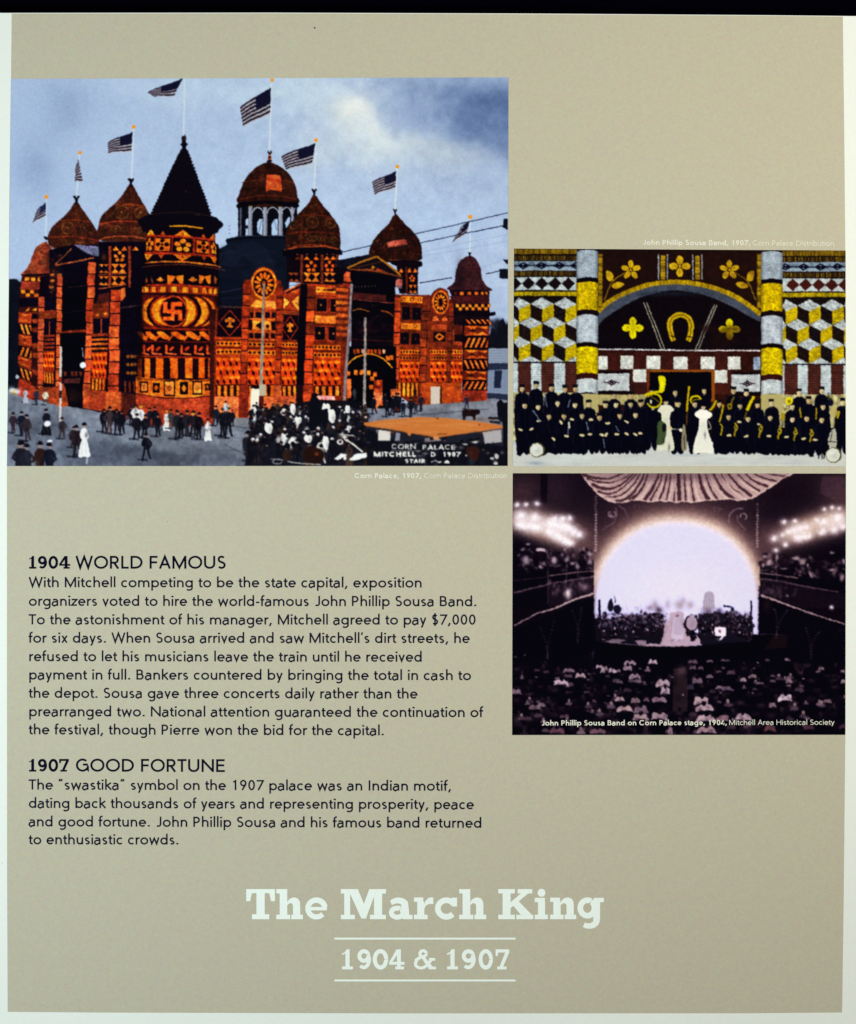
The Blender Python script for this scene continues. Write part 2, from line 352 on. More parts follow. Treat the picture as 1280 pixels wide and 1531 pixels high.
def glyph_run(s, w, x0, x1, y0, y1, size, place):
    """lay string s between x0 and x1 on a baseline running y0 -> y1; place(points list of centre line, width)"""
    bold = 1.04 if w > 100 else 1.
    tot = sum(ADV.get(c, 500) for c in s); first = 25; sx = (x1-x0)/(tot-60); sy = size/1000
    x = x0-first*sx
    for c in s:
        for k, st in enumerate(sans(c, w)):
            P = np.array(st, float); L, Rr = ribbon(P, w)
            f = lambda Q: np.stack([x+Q[:, 0]*sx, y0+(y1-y0)*(x-x0)/(x1-x0)-Q[:, 1]*sy], 1)
            place(f(L), f(Rr), k)
        x += ADV.get(c, 500)*sx
def text_line(name, s, w, x0, x1, y0, y1, size, mat, label=None, d=.0003):
    P = []; glyph_run(s, w, x0, x1, y0, y1, size, lambda L, Rr, k: P.append((('rib', L, Rr), d+k*3e-5)))
    return link(name, flat_mesh(name, P), mat, panel, label)
def slab_line(P, s, xs, base, sc, d=.0003):
    for ch, (a, b) in zip(s, xs):
        w0, shapes = slab(ch); kx = (b-a)/w0
        for i, sh in enumerate(shapes):
            dd = d+i*3e-5; f = lambda Q: [(a+x*kx, base-y*sc) for x, y in Q]
            if isinstance(sh, tuple) and sh[0] == 'rib': P.append((('rib', f(sh[1]), f(sh[2])), dd))
            elif isinstance(sh, tuple): P.append((f(E(sh[1], sh[2], sh[3], sh[3], 0, 345)), dd))
            else: P.append((f(sh), dd))
# ---------------------------------------------------------------- wall and panel
wall = link('wall', slab_mesh('wall', [(-1500, -900), (2800, -900), (2800, 2600), (-1500, 2600)], -.10, -.04), M_wall, kind='structure')
wall['label'] = 'wall behind the top edge of the panel, its shade put into a black colour'
panel = bpy.data.objects.new('exhibit_panel', None); COL.objects.link(panel)
panel['label'] = 'large printed history panel with three old photographs and two text blocks on taupe'
panel['category'] = 'information panel'
top = [(-40, 19.4), (0, 19.2), (400, 18.8), (800, 20.2), (1140, 22.6), (1280, 24.), (1330, 24.6)]
sheet = link('backing_board', slab_mesh('backing_board', top+[(1330, 1600), (-40, 1600)], -.02, 0.), M_white, panel)
fld = [(17.6, 20.2), (400, 19.8), (800, 21.2), (1140, 23.4), (1260.3, 24.8), (1262.4, 200), (1264, 371), (1265, 700), (1264, 1100), (1261.5, 1350), (1259.2, 1513.8), (1120, 1515), (600, 1515.2), (160, 1514), (11.5, 1513), (10.6, 1300), (10.4, 1000), (10.4, 697), (12, 560), (14, 300), (16.5, 118)]
link('colour_field', flat_mesh('colour_field', [(fld, .0001)]), M_field, panel, 'taupe printed ground inside a white margin')
# ---------------------------------------------------------------- lettering
slabnum = lambda xs, base, sc, s: [slab_line(HP, s, xs, base, sc)]
HP = []; slab_line(HP, '1904', [(43.5, 54.3), (56.5, 70.5), (72.5, 87), (88.5, 105)], 850.3, 19/45)
link('heading', flat_mesh('heading', HP), M_head, panel, 'bold slab figures 1904 of the upper heading')
HP = []; slab_line(HP, '1907', [(43.5, 54.3), (56.5, 70.5), (72.5, 87), (88.5, 103)], 1153.7, 19/45)
link('heading', flat_mesh('heading', HP), M_head, panel, 'bold slab figures 1907 of the lower heading')
text_line('heading', 'WORLD FAMOUS', 112, 113, 338, 850.3, 850.3, 27.2, M_head, 'upper heading words WORLD FAMOUS')
text_line('heading', 'GOOD FORTUNE', 112, 113, 336.6, 1153.6, 1154.4, 27.2, M_head, 'lower heading words GOOD FORTUNE')
for s, x1, y0, y1 in (('With Mitchell competing to be the state capital, exposition', 631, 878, 878.5),
    ('organizers voted to hire the world-famous John Phillip Sousa Band.', 713, 905.8, 906.5),
    ('To the astonishment of his manager, Mitchell agreed to pay $7,000', 711.6, 933.6, 934),
    ("for six days. When Sousa arrived and saw Mitchell's dirt streets, he", 702.4, 961, 961.5),
    ('refused to let his musicians leave the train until he received', 631.4, 988.6, 989.5),
    ('payment in full. Bankers countered by bringing the total in cash to', 704.3, 1016, 1017),
    ('the depot. Sousa gave three concerts daily rather than the', 624.3, 1043.4, 1044.5),
    ('prearranged two. National attention guaranteed the continuation of', 722, 1071, 1072.3),
    ('the festival, though Pierre won the bid for the capital.', 574.5, 1098, 1099.5),
    ('The “swastika” symbol on the 1907 palace was an Indian motif,', 675, 1180.6, 1182.4),
    ('dating back thousands of years and representing prosperity, peace', 708.6, 1208, 1210),
    ('and good fortune. John Phillip Sousa and his famous band returned', 720.5, 1235.6, 1237.8),
    ('to enthusiastic crowds.', 267.5, 1262.4, 1262.8)):
    text_line('text_line', s, 108, 43, x1, y0, y1, 21.7, M_black)
text_line('caption', 'John Phillip Sousa Band, 1907,', 125, 961, 1122, 365.9, 366.8, 10.6, M_cap, 'white caption over the band photograph')
text_line('caption', 'Corn Palace Distribution', 75, 1125.5, 1247.5, 366.8, 367.6, 10.6, M_cap, 'thin white source line over the band photograph')
text_line('caption', 'Corn Palace, 1907,', 125, 530, 630, 714.8, 714.8, 10.6, M_cap, 'white caption under the palace photograph')
text_line('caption', 'Corn Palace Distribution', 75, 634, 758.5, 714.8, 714.8, 10.6, M_cap, 'thin white source line under the palace photograph')
text_line('caption', 'John Phillip Sousa Band on Corn Palace stage, 1904,', 125, 809.5, 1087, 1084.7, 1083.9, 10.8, M_cap, 'white caption printed across the foot of the theatre photograph', .0008)
text_line('caption', 'Mitchell Area Historical Society', 80, 1090, 1247.5, 1083.9, 1083.5, 10.8, M_cap, 'thin white source line on the theatre photograph', .0008)
HP = []
slab_line(HP, 'TheMarchKing', [(368.1, 411.2), (413.2, 453), (456, 490.5), (509.7, 577.2), (581, 617), (619, 648.2), (650, 684), (686.6, 727), (745, 797.6), (799.5, 819.3), (822.6, 861.7), (863.3, 903)], 1374.4, 1.)
link('title', flat_mesh('title', HP), M_pale, panel, 'large white slab-serif title')
HP = []
slab_line(HP, '1904&1907', [(511.5, 527.8), (534, 555), (557.3, 580.6), (582, 605), (618.4, 652), (668.5, 684.8), (690, 711.5), (715.6, 737.2), (741, 761.5)], 1449.4, 30/45)
link('date_line', flat_mesh('date_line', HP), M_pale, panel, 'white slab-serif years between two thin rules')
for y in (1403.4, 1466.): link('rule_line', flat_mesh('rule_line', [([(500, y-1.4), (771, y-1.4), (771, y+1.4), (500, y+1.4)], .0003)]), M_pale, panel)
for x, y, r_ in ((470.5, 41.5, 1.5), (3, 1290, 2.), (1003, 1180, .7), (250, 780, .6)):
    link('scuff_mark', flat_mesh('scuff_mark', [([(x+r_*math.cos(t*.9)*(1+.3*math.sin(t*3)), y+r_*.8*math.sin(t*.9)) for t in range(7)], .0003)]), M_black if x != 3 else M_cap, panel)
# ---------------------------------------------------------------- a painted canvas becomes one fine grid, cut into the printed things it shows
def tone(c, gain=1.1, sat=1.12):
    """the press inks are denser than the sketch: deep blacks, clean lights"""
    c = (c-np.array([.04, .04, .025]))*gain; g_ = c.mean(-1, keepdims=True); c = g_+(c-g_)*sat
    c = np.clip(c, 0, 1); return c*c*(3-2*c)*.35+c*.65
MASS = {'crowd', 'audience', 'orchestra', 'garland', 'lamp_row', 'scroll_ornament', 'overhead_wire', 'uniform_row', 'print_lettering', 'stone_plinth'}
def pieces(fid, cv, small=45):
    """every separate region of the print gets an id of its own; specks join the region around them"""
    ny, nx = fid.shape
    for turn in range(3):
        par = []; ids = []; size = []; lab = np.zeros((ny, nx), np.int64); prev = []
        def find(x):
            while par[x] != x: par[x] = par[par[x]]; x = par[x]
            return x
        for y in range(ny):
            row = fid[y]; cut = np.flatnonzero(np.diff(row))+1; st = [0]+cut.tolist(); en = cut.tolist()+[nx]; cur = []; p = 0
            for a, b in zip(st, en):
                k = int(row[a]); n = len(par); par.append(n); ids.append(k); size.append(b-a); lab[y, a:b] = n; cur.append((a, b, k, n))
                while p < len(prev) and prev[p][1] < a: p += 1
                q = p
                while q < len(prev) and prev[q][0] <= b:
                    if prev[q][2] == k and prev[q][1] >= a:
                        u, v = find(n), find(prev[q][3])
                        if u != v: par[u] = v; size[v] += size[u]
                    q += 1
            prev = cur
        root = np.array([find(i) for i in range(len(par))]); sz = np.array(size)[root]; idn = np.array(ids); L = root[lab]
        if turn < 2:
            mass = np.array([cv.names[i] in MASS for i in idn]); bad = (sz[lab] < small) & ~(mass[lab] & (sz[lab] > 5))
            f = fid.copy(); b = bad
            for _ in range(12):
                if not b.any(): break
                for dy, dx in ((1, 0), (-1, 0), (0, 1), (0, -1)):
                    nb = np.roll(b, (dy, dx), (0, 1)); nf = np.roll(f, (dy, dx), (0, 1)); t = b & ~nb; f[t] = nf[t]; b = b & ~t
            fid = f
    out = fid.copy()
    seen = set()
    for k in sorted(set(root.tolist()), key=lambda i: -size[i]):
        i = ids[k]
        if cv.names[i] in MASS: continue
        if i in seen:
            cv.names.append('sky_patch' if i == 0 else cv.names[i]); cv.labels.append(cv.labels[i]); out[L == k] = len(cv.names)-1
        seen.add(i)
    return out.ravel()
def print_grid(cv, corners, name, label, d=.0005):
    c = np.array(corners, float); nx = int(round(c[1][0]-c[0][0])); ny = int(round(c[3][1]-c[0][1]))
    u = np.linspace(0, 1, nx+1)[None, :, None]; v = np.linspace(0, 1, ny+1)[:, None, None]
    P = (c[0]*(1-u)+c[1]*u)*(1-v)+(c[3]*(1-u)+c[2]*u)*v
    X = np.clip((P[..., 0]-cv.x0)*cv.K, 0, cv.w-1.001); Y = np.clip((P[..., 1]-cv.y0)*cv.K, 0, cv.h-1.001)
    K = cv.K; pd = np.pad(cv.im, ((1, 1), (1, 1), (0, 0)), mode='edge')
    box = sum(pd[a:a+cv.h, b:b+cv.w]*wt for (a, b, wt) in [(i, j, (1, 2, 1)[i]*(1, 2, 1)[j]/16) for i in range(3) for j in range(3)])
    xi = X.round().astype(int); yi = Y.round().astype(int)
    colr = lin(tone(box[np.clip(yi, 0, cv.h-1), np.clip(xi, 0, cv.w-1)], *cv.tone))*ALB
    Pc = (P[:-1, :-1]+P[1:, 1:])/2
    fid = cv.id[np.clip(((Pc[..., 1]-cv.y0)*K).astype(int), 0, cv.h-1), np.clip(((Pc[..., 0]-cv.x0)*K).astype(int), 0, cv.w-1)].ravel()
    co = np.stack([(P[..., 0]-640)*PX, np.full(P.shape[:2], -d), (765.5-P[..., 1])*PX+1.5], -1).reshape(-1, 3)
    rgba = np.concatenate([colr, np.ones(colr.shape[:2]+(1,))], -1).reshape(-1, 4)
    j, i = np.mgrid[0:ny, 0:nx]; a = (j*(nx+1)+i).ravel()
    quads = np.stack([a, a+nx+1, a+nx+2, a+1], 1)
    fid = pieces(fid.reshape(ny, nx), cv); root = None
    for k in sorted(set(fid.tolist())):
        q = quads[fid == k]; us, inv = np.unique(q.ravel(), return_inverse=True)
        nm = name if k == 0 else cv.names[k]
        me = bpy.data.meshes.new(nm); me.vertices.add(len(us)); me.vertices.foreach_set('co', co[us].ravel())
        me.loops.add(len(q)*4); me.loops.foreach_set('vertex_index', inv.ravel())
        me.polygons.add(len(q)); me.polygons.foreach_set('loop_start', np.arange(len(q))*4)
        at = me.color_attributes.new('ink', 'FLOAT_COLOR', 'POINT'); at.data.foreach_set('color', rgba[us].ravel())
        me.update(calc_edges=True)
        if k == 0: root = link(nm, me, M_print, panel, label)
        else: link(nm, me, M_print, root, cv.labels[k], 'stuff' if nm in MASS else None)
    return root
# ---------------------------------------------------------------- printed photograph: the band in front of the arch
def paint_band():
    c = Canvas(764, 368, 1268, 700, '0A0812'); rn = random.Random(11); K_ = c.K
    BLK, BRN, WHT, YEL, GLD = '08081A', '482018', 'B4C2C4', 'B8A20C', '9A7E14'
    # lattice of cubes, strips and stripes on both side walls
    for ox, x0, x1, cx, dia, dm, t0 in ((760, 40, 505, 250, (110, 245, 378, 500), (52, 150, 248, 346, 444), 0), (1010, 788, 1262, 985, (812, 945, 1070, 1195), (865, 960, 1056, 1152, 1247), 14)):
        c.z(ox, 350, 4.923); c.part('patterned_wall')
        c.r('1A100E', x0, 100, x1, 1000); c.r('6E5812', x0, 108+t0, x1, 148+t0)
        for x in range(x0, x1, 7): c.r(rn.choice(('8A6C14', '4A3A10', '6E5812', '8A7A1C')), x, 110+t0, x+6, 146+t0, .7)
        for yy in (160, 275):
            for x in range(x0, x1, 12): c.r(rn.choice(('7A6220', 'A08A18', '4A3812')), x, yy+t0*.7, x+7, yy+34+t0*.7, .85)
        c.r('8A9AA4', x0, 201+t0*.5, x1, 270+t0*.5)
        for x in range(x0, x1, 9): c.r('5A6A78', x, 201+t0*.5+rn.random()*50, x+22, 204+t0*.5+rn.random()*50, .5)
        for x in dia:
            y = 233+t0*.7
            c.p('0C0C20', [x-48, y, x, y-27, x+48, y, x, y+27])
            for dx, dy in ((-22, 0), (22, 0), (0, -11), (0, 11)): c.e('7E8E98', x+dx, y+dy, 8, 4)
            c.e('7E8E98', x, y, 6, 4); c.l('0C0C20', 7, [x-66, y, x+66, y])
        y = 365+t0*.7; c.r('B0BCBC', x0, y-48, x1, y+48)
        for x in dm: c.p(BRN if t0 else '1C1214', [x-48, y, x, y-47, x+48, y, x, y+47])
        c.r('9C8A12', x0, 424+t0*.6, x1, 455+t0*.6)
        for x in range(x0, x1, 8): c.r(rn.choice(('B4A010', '7A6A10', 'A89818')), x, 425+t0*.6, x+7, 453+t0*.6, .7)
        for k in range(-1, 4):
            for i in range(-3, 4):
                x = cx+171*i-(85 if k % 2 else 0); y = 512+143*k+t0
                if k < 0: continue
                if x < x0-90 or x > x1+90: continue
                lim = lambda P: [(min(max(a, x0), x1), min(b, 942+t0)) for a, b in P]
                c.p('1A1016' if i % 2 else '201210', lim([(x-83, y+3), (x, y+45), (x, y+143), (x-83, y+98)]))
                c.p(YEL, lim([(x, y+45), (x+86, y+3), (x+86, y+98), (x, y+143)]))
                c.p('B4BEC0', lim([(x-84, y+3), (x, y-45), (x+88, y+3), (x, y+45)]))
        c.r('14101A', x0, 940+t0*1.2, x1, 952+t0*1.2)
        c.z(ox, 520, 4.923); c.part('striped_dado')
        c.r('502A20', x0, 114+t0, x1, 345)
        for a, b in (((35, 72), (168, 245), (340, 420)) if not t0 else ((783, 805), (903, 976), (1071, 1146), (1238, 1262))): c.r('BCCACC', a, 114+t0, b, 345)
        for yy in range(116, 345, 9): c.l('1C1012' if yy % 2 else '6A6A66', 2.2, [x0, yy+t0, x1, yy+t0], .45)
    c.grain(.16, 2., 3, (764, 440, 862, 545), o=2); c.grain(.16, 2., 4, (1165, 440, 1268, 545), o=2); c.z(0, 0, 1)
    for a, b in ((766, 862), (1168, 1268)):
        for k in range(900):
            x = rn.uniform(a, b-4); y = rn.uniform(443, 544); c.l(rn.choice(('4A4420', '3C3C3A', '5A5030')), .6, [x, y, x+rn.uniform(2, 6), y+rn.uniform(-.6, 1)], .4)
    c.z(0, 0, 1); c.part('stone_plinth'); c.r('A8A278', 764, 587, 868, 662); c.r('A39A6C', 895, 588, 968, 640); c.r('A8A278', 1065, 590, 1268, 640)
    c.grain(.5, 5, 9, (764, 587, 1268, 662)); c.b('C8C04C', 780, 640, 8, 12, .5); c.b('B4AA5C', 889, 607, 9, 12, .5)
    # the arch
    c.part('arch'); c.z(760, 350, 4.923)
    c.r('130C10', 662, 108, 1900, 1040)
    X = lambda x: x+(1010-760)*4.923
    up = [(665, 560), (700, 520), (760, 475), (850, 425), (1000, 368), (1100, 348), (1200, 340), (X(0), 339), (X(100), 343), (X(200), 360), (X(300), 385), (X(400), 425), (X(500), 480), (X(630), 577)]
    lo = [(X(628), 650), (X(520), 592), (X(400), 525), (X(250), 462), (X(120), 430), (X(0), 415), (1150, 424), (1000, 458), (850, 532), (720, 615), (665, 668)]
    sp = smooth(np.array(up, float), False, 4); c.p('27140F', np.concatenate([sp, [(X(630), 108), (665, 108)]]))
    c.p('4C525C', np.concatenate([sp, smooth(np.array(lo, float), False, 4)])); c.part('arch_shadow', None)
    c.cur = c.names.index('arch')
    for k, P in enumerate((up,)):
        Q = np.array(P, float)+(0, 15); c.l('A0860E', 34, Q, sm=True)
        q = smooth(Q, False, 8)
        for i in range(0, len(q)-1): c.l(rn.choice(('C8AC14', '8A7010', 'B89C18', '6A5410')), 28, q[i:i+2]+(q[i+1]-q[i])*np.array([[.15], [-.25]]), .55)
    c.b('28303E', X(-40), 440, 260, 18, .6)
    for a in (665, X(603)):
        c.r('7A6214', a, 145, a+30, 545)
        for y in range(145, 545, 9): c.r(rn.choice(('A48A14', '5A4A10', 'B89C18')), a, y, a+28, y+7, .7)
    for a, w1, w2 in ((1122, 1107, 1172), (X(147), X(130), X(197))):
        c.r('8E7416', a, 160, a+35, 336)
        for y in range(160, 334, 8): c.r(rn.choice(('B09A20', '5E4A14')), a+3, y, a+32, y+5, .7)
        c.l('9AA4A8', 8, [w1, 150, w1, 338]); c.l('9AA4A8', 8, [w2, 150, w2, 335])
    def flower(x, y, rot=0, n=5, r=44, pr=(20, 31), col='BE9E1E', name='painted_flower'):
        c.part(name)
        for k in range(n):
            a = R(rot+360/n*k-90); c.e(col, x+math.cos(a)*r, y+math.sin(a)*r, pr[1], pr[0], rot=a)
            c.l('6A5210', 4, [x+math.cos(a)*r*.4, y+math.sin(a)*r*.4, x+math.cos(a)*r*1.2, y+math.sin(a)*r*1.2], .6)
        c.e(col, x, y, 9)
    for s_, bx in ((1, 903), (-1, X(398))):
        c.part('painted_flower')
        c.l('8A7018', 8, [bx, 265, bx-s_*75, 305, bx-s_*140, 360, bx-s_*195, 490], sm=True)
        c.s_('B4961C', [bx-s_*178, 270, bx-s_*135, 290, bx-s_*130, 335, bx-s_*155, 350, bx-s_*178, 325])
        c.s_('B4961C', [bx-s_*140, 380, bx-s_*95, 352, bx-s_*46, 368, bx-s_*85, 400, bx-s_*120, 400])
        flower(bx, 265)
    flower(X(33), 237, 0, 4, 46, (26, 34))
    c.z(760, 350, 4.923)
    for x, y in ((918, 692), (X(400), 702)): flower(x, y, 0, 4, 44, (27, 36), 'D2C40C', 'painted_clover')
    c.part('painted_horseshoe'); c.z(0, 0, 1)
    hs = [1007, 510, 1003.5, 498, 1001.5, 486, 1006, 475.5, 1017.5, 471, 1029, 475.5, 1034, 486, 1032.5, 498, 1029, 510]
    c.l('B89C14', 8, hs, sm=True); c.l('5A4810', 1.2, hs, sm=True); c.l('3A2A10', 9, [1006, 504, 1006.3, 502.6]); c.l('3A2A10', 9, [1029.6, 504, 1030, 502.6])
    c.z(760, 350, 4.923); c.part('baton')
    for x0, x1 in ((1000, 1130), (1020, 1153)): c.l('A8A894', 8, [x0, 505, x0+(x1-x0)*.25, 590, x1, 852], .9)
    for x0, x1 in ((X(290), X(145)), (X(308), X(168))): c.l('A8A894', 8, [x0, 520, x1, 852], .9)
    for k in range(50): c.b(rn.choice(('301812', '2A120C', '1C0C14')), rn.uniform(X(200), X(620)), rn.uniform(680, 845), 40, 24, .25)
    for k in range(60): c.b('3A1C10', rn.uniform(X(210), X(600)), rn.uniform(150, 420), 25, 16, .16)
    c.part('chequered_frieze')
    c.r('36180F', 665, 850, X(630), 1500); c.l('D8DCE0', 8, [665, 848, X(0), 856, X(628), 860])
    sq = [(665, 732), (827, 922), (1018, 1120), (1217, X(90)), (X(187), X(290)), (X(385), X(480))]
    for a, b in sq: c.r('CACEC6', a, 897+(6 if a > 1200 else 0), b, 996)
    c.r('8A9AAC', X(576), 905, X(628), 1000)
    for a, b in ((735, 825), (924, 1016), (1122, 1215), (X(92), X(185)), (X(292), X(383))): c.r('48221A', a, 870, b, 1000, .8)
    c.grain(.2, 2, 21, (894, 525, 1140, 600), o=2)
    c.z(760, 520, 4.923); X7 = lambda x: x+250*4.923
    c.r('40201A', 895, 165, 1020, 345); c.r('4A2418', X7(290), 165, X7(412), 345); c.r('CACEC6', 920, 160, 1018, 255); c.r('CACEC6', X7(290), 165, X7(383), 258)
    for a, b, y0, y1, m in ((662, 893, 190, 316, 762), (X7(412), X7(626), 198, 324, X7(530))):
        c.r('160A0E', a, y0-18, b+6, y1+30); c.r('B9BFBE', a, y0, b, y1)
        for y in range(y0, y1, 9): c.l('7A8288', 2, [a, y, b, y], .5)
        y = (y0+y1)/2+3; c.l('241018', 6, [m-60, y, m+60, y]); c.p('241018', [m-40, y, m, y-24, m+40, y, m, y+24])
        for dx, dy in ((-18, 0), (18, 0), (0, -10), (0, 10)): c.e('A0A6AA', m+dx, y+dy, 7, 4)
    c.r('A39A6C', 662, 345, 1022, 420); c.part('doorway'); c.r('8A5418', 1022, 162, X7(290), 180); c.r('6E3C14', 1022, 162, 1042, 420); c.r('8A5418', X7(266), 170, X7(290), 400)
    c.r('05050F', 1042, 180, X7(266), 760)
    # pillars
    for px, sh in ((503, 0), (X(632), 10)):
        c.z(760, 350, 4.923); c.part('pillar'); a, b = px, px+159
        def seg(col, y0, y1, w=0):
            n = 9; t = np.linspace(0, 1, n); k = -12*np.sin(t*np.pi)
            top = np.stack([a+(b-a)*t, y0+sh+k], 1); bot = np.stack([a+(b-a)*t[::-1], y1+sh+k], 1)
            c.p(col, np.concatenate([top, bot]))
            if w:
                for y in range(int(y0)+6, int(y1), 11):
                    c.l(w, 3, np.stack([a+(b-a)*t, y+sh+k*.6+np.array([rn.uniform(-3, 3) for _ in t])], 1), .5)
        seg('A2AEB6', 128, 330, '62707C'); seg('0E0A14', 330, 362); seg('C4AA0A', 362, 566); seg('1C0E10', 566, 602); seg('B6C0C6', 602, 806, '7C8894'); seg('140A0E', 806, 838)
        seg('CDB80A', 838, 1040); c.z(760, 520, 4.923); seg('CDB80A', 180, 200); seg('3C1812', 196, 236); seg('C2CCCC', 236, 340, '8A9494')
        c.part('stone_plinth', same=True); c.r('AAA270', a, 338+sh*.3, b, 500); c.part('pillar')
        c.names.pop(); c.labels.pop(); c.cur = len(c.names)-1
        xx = 760+a/4.923
        for y0, y1 in ((423, 463), (520, 559)): c.grain(.34, 2.6, 31+y0, (xx, y0, xx+32.5, y1), o=3)
        c.z(0, 0, 1)
        for y0, y1 in ((423, 463), (521, 559)):
            for k in range(150): x = xx+rn.random()*31; y = y0+rn.random()*(y1-y0); c.l('6E5208', .7, [x, y, x+rn.uniform(-2.5, 2.5), y+rn.uniform(-1.5, 1.5)], .6)
        for k in range(5): c.l('05050F', 1.4, [xx+k*.9, 374, xx+k*.9, 589], .22-.04*k); c.l('05050F', 1.4, [xx+32-k*.9, 374, xx+32-k*.9, 589], .22-.04*k)
    # pavement
    c.z(760, 520, 4.923); c.part('pavement'); c.r('BEC2BC', 30, 690, 2500, 880); 
    for k in range(60): c.b(rn.choice(('9AA4AA', 'C8D4D8', 'D0D4CC')), rn.uniform(30, 2480), rn.uniform(780, 870), rn.uniform(30, 120), rn.uniform(4, 12), .3)
    c.b('7A8694', 200, 850, 60, 14, .6); c.b('D0C6B4', 1200, 895, 1500, 22, .8); c.b('8090A0', 90, 700, 60, 14, .5)
    UN = '070818'
    def man(x, y, foot=760, k=1., face='BCAE84', w=None):
        c.part('bandsman'); w = w or 44*k
        w *= 1.12
        c.s_(UN, [x-w, y+64*k, x-w*.7, y+42*k, x-12, y+28*k, x+12, y+28*k, x+w*.7, y+42*k, x+w, y+64*k, x+w*1.12, y+190*k, x+w*.8, foot, x+8, foot, x, foot-50, x-8, foot, x-w*.8, foot, x-w*1.12, y+190*k])
        c.l('2C3248', 3, [x-w*1.12, y+150*k, x-w, y+64*k, x-w*.7, y+42*k, x-12, y+28*k], .8); c.l('222840', 3, [x+w*1.12, y+150*k, x+w, y+64*k, x+w*.7, y+42*k, x+12, y+28*k], .8); c.l('1C2036', 2.5, [x, y+40*k, x+2, y+170*k], .8)
        x_ = x; x += rn.uniform(-4, 4); c.e('4A3A28', x, y+5*k, 20*k, 24*k, .6); c.e(rn.choice(('CCBC90', 'D8CAA0', 'C2AE80', face)), x, y+6*k, 17*k, 21*k); c.b('5A4A32', x+8*k, y+10*k, 6*k, 12*k, .45); c.e('2A2018', x-6*k, y+2*k, 3*k, 2*k, .6); c.e('2A2018', x+6*k, y+2*k, 3*k, 2*k, .6); c.l('4A3222', 4, [x-6*k, y+15*k, x+6*k, y+15*k], rn.choice((.3, .8)))
        c.p('0E0E18', [x-19*k, y-7*k, x-20*k, y-29*k, x+20*k, y-29*k, x+19*k, y-7*k]); c.l('3A3430', 3, [x-20*k, y-12*k, x+20*k, y-12*k], .8)
        c.l('5A5446', 3, [x-12*k, y+29*k, x+12*k, y+29*k], .7)
        if rn.random() < .5: c.p('A09A80', [x-5, y+28*k, x+5, y+28*k, x, y+40*k], .8)
        for i in range(5): c.e('5A5640', x+rn.uniform(-4, 4), y+(50+i*15)*k, 1.8, 1.8, .6)
        c.l('23243A', 3, [x-w*.75, y+80*k, x-w*.7, y+160*k], .7); c.l('23243A', 3, [x+w*.72, y+80*k, x+w*.66, y+150*k], .7)
    O = X7(0)
    for x, y in ((102, 300), (205, 275), (318, 295), (415, 302), (500, 300), (780, 350), (905, 352), (1055, 325), (1232, 330), (O+210, 315), (O+425, 315), (O+525, 332), (O+915, 330), (O+1077, 316)): man(x, y, 740)
    for x, y in ((124, 422), (222, 432), (365, 405), (492, 415), (592, 412), (718, 418), (795, 415), (898, 412), (975, 408), (1243, 408), (O+20, 412), (O+145, 412), (O+325, 412), (O+480, 425), (O+605, 418), (O+712, 405), (O+860, 430), (O+985, 385), (O+1088, 430), (O+1228, 400)): man(x, y, 770)
    c.part('sousaphone'); c.s_('D0C80A', [1105, 225, 1125, 205, 1160, 225, 1155, 290, 1140, 330, 1108, 330, 1115, 280]); c.l('C8B80C', 15, [1115, 325, 1075, 330, 1020, 345, 1010, 360], sm=True)
    c.l('BEB00C', 14, E(1075, 390, 52, 50, -150, 160), sm=True); c.l('8A7C10', 7, [1040, 350, 1110, 400], .9); c.b('F4F030', 1132, 270, 10, 26, .7)
    c.e('A89C74', 1065, 450, 12, 10)
    # two women and the conductor between them
    def lady(x, y, foot, wd, col):
        c.part('woman'); c.s_(col, [x-36, y+22, x-62, y+60, x-34, y+84, x-36, y+150, x-wd, foot, x, foot+6, x+wd, foot, x+30, y+150, x+34, y+80, x+60, y+56, x+34, y+24, x, y+16])
        c.e('B4A488', x, y-2, 17, 22); c.s_('0A0810', [x-30, y-14, x-18, y-34, x+18, y-34, x+30, y-12, x+16, y-8, x-16, y-8])
        for k in range(7): c.l('A8B0A8', 3, [x-12+4*k, y+110, x-wd*.7+wd*.24*k, foot-10], .5)
    lady(1162, 405, 745, 62, 'D4D4BC'); c.s_('4A5A3A', [1100, 560, 1130, 535, 1165, 580, 1150, 700, 1095, 712, 1100, 640]); c.e('14181A', 1150, 590, 16, 34)
    lady(O+207, 440, 764, 76, 'E4E4D4'); c.s_('F0EEE0', [O+145, 495, O+165, 470, O+250, 470, O+270, 500, O+245, 520, O+175, 520])
    c.l('9A9484', 9, [O+245, 540, O+262, 590, O+240, 600], sm=True)
    c.part('bandsman'); c.l('C8C4B0', 5, [1195, 598, O+30, 600]); c.e('E0E0D0', O+42, 606, 14, 12); c.s_('8A846A', [O+55, 575, O+75, 590, O+85, 740, O+48, 745]); c.l('2A2620', 5, [O+66, 640, O+68, 745])
    for x, y in ((298, 502), (410, 500), (540, 495), (675, 508), (820, 495), (940, 490), (O+395, 505), (O+535, 520), (O+697, 512), (O+860, 522), (O+968, 518), (O+1080, 528)): man(x, y, 785 if x > 1900 else 770)
    c.part('uniform_row'); 
    for x0, x1, y in ((62, 560, 786), (560, 1010, 762), (O+290, O+620, 775), (O+600, O+1020, 790)):
        n = int((x1-x0)/26); P = [(x0, 640)]
        for k in range(n+1): P.append((x0+(x1-x0)*k/n, y+rn.uniform(-22, 14)))
        c.p(UN, P+[(x1, 640)])
    for k in range(70): c.b(rn.choice(('1C2036', '15162A', '221A14')), rn.uniform(70, 2480), rn.uniform(560, 750), 8, 26, .5)
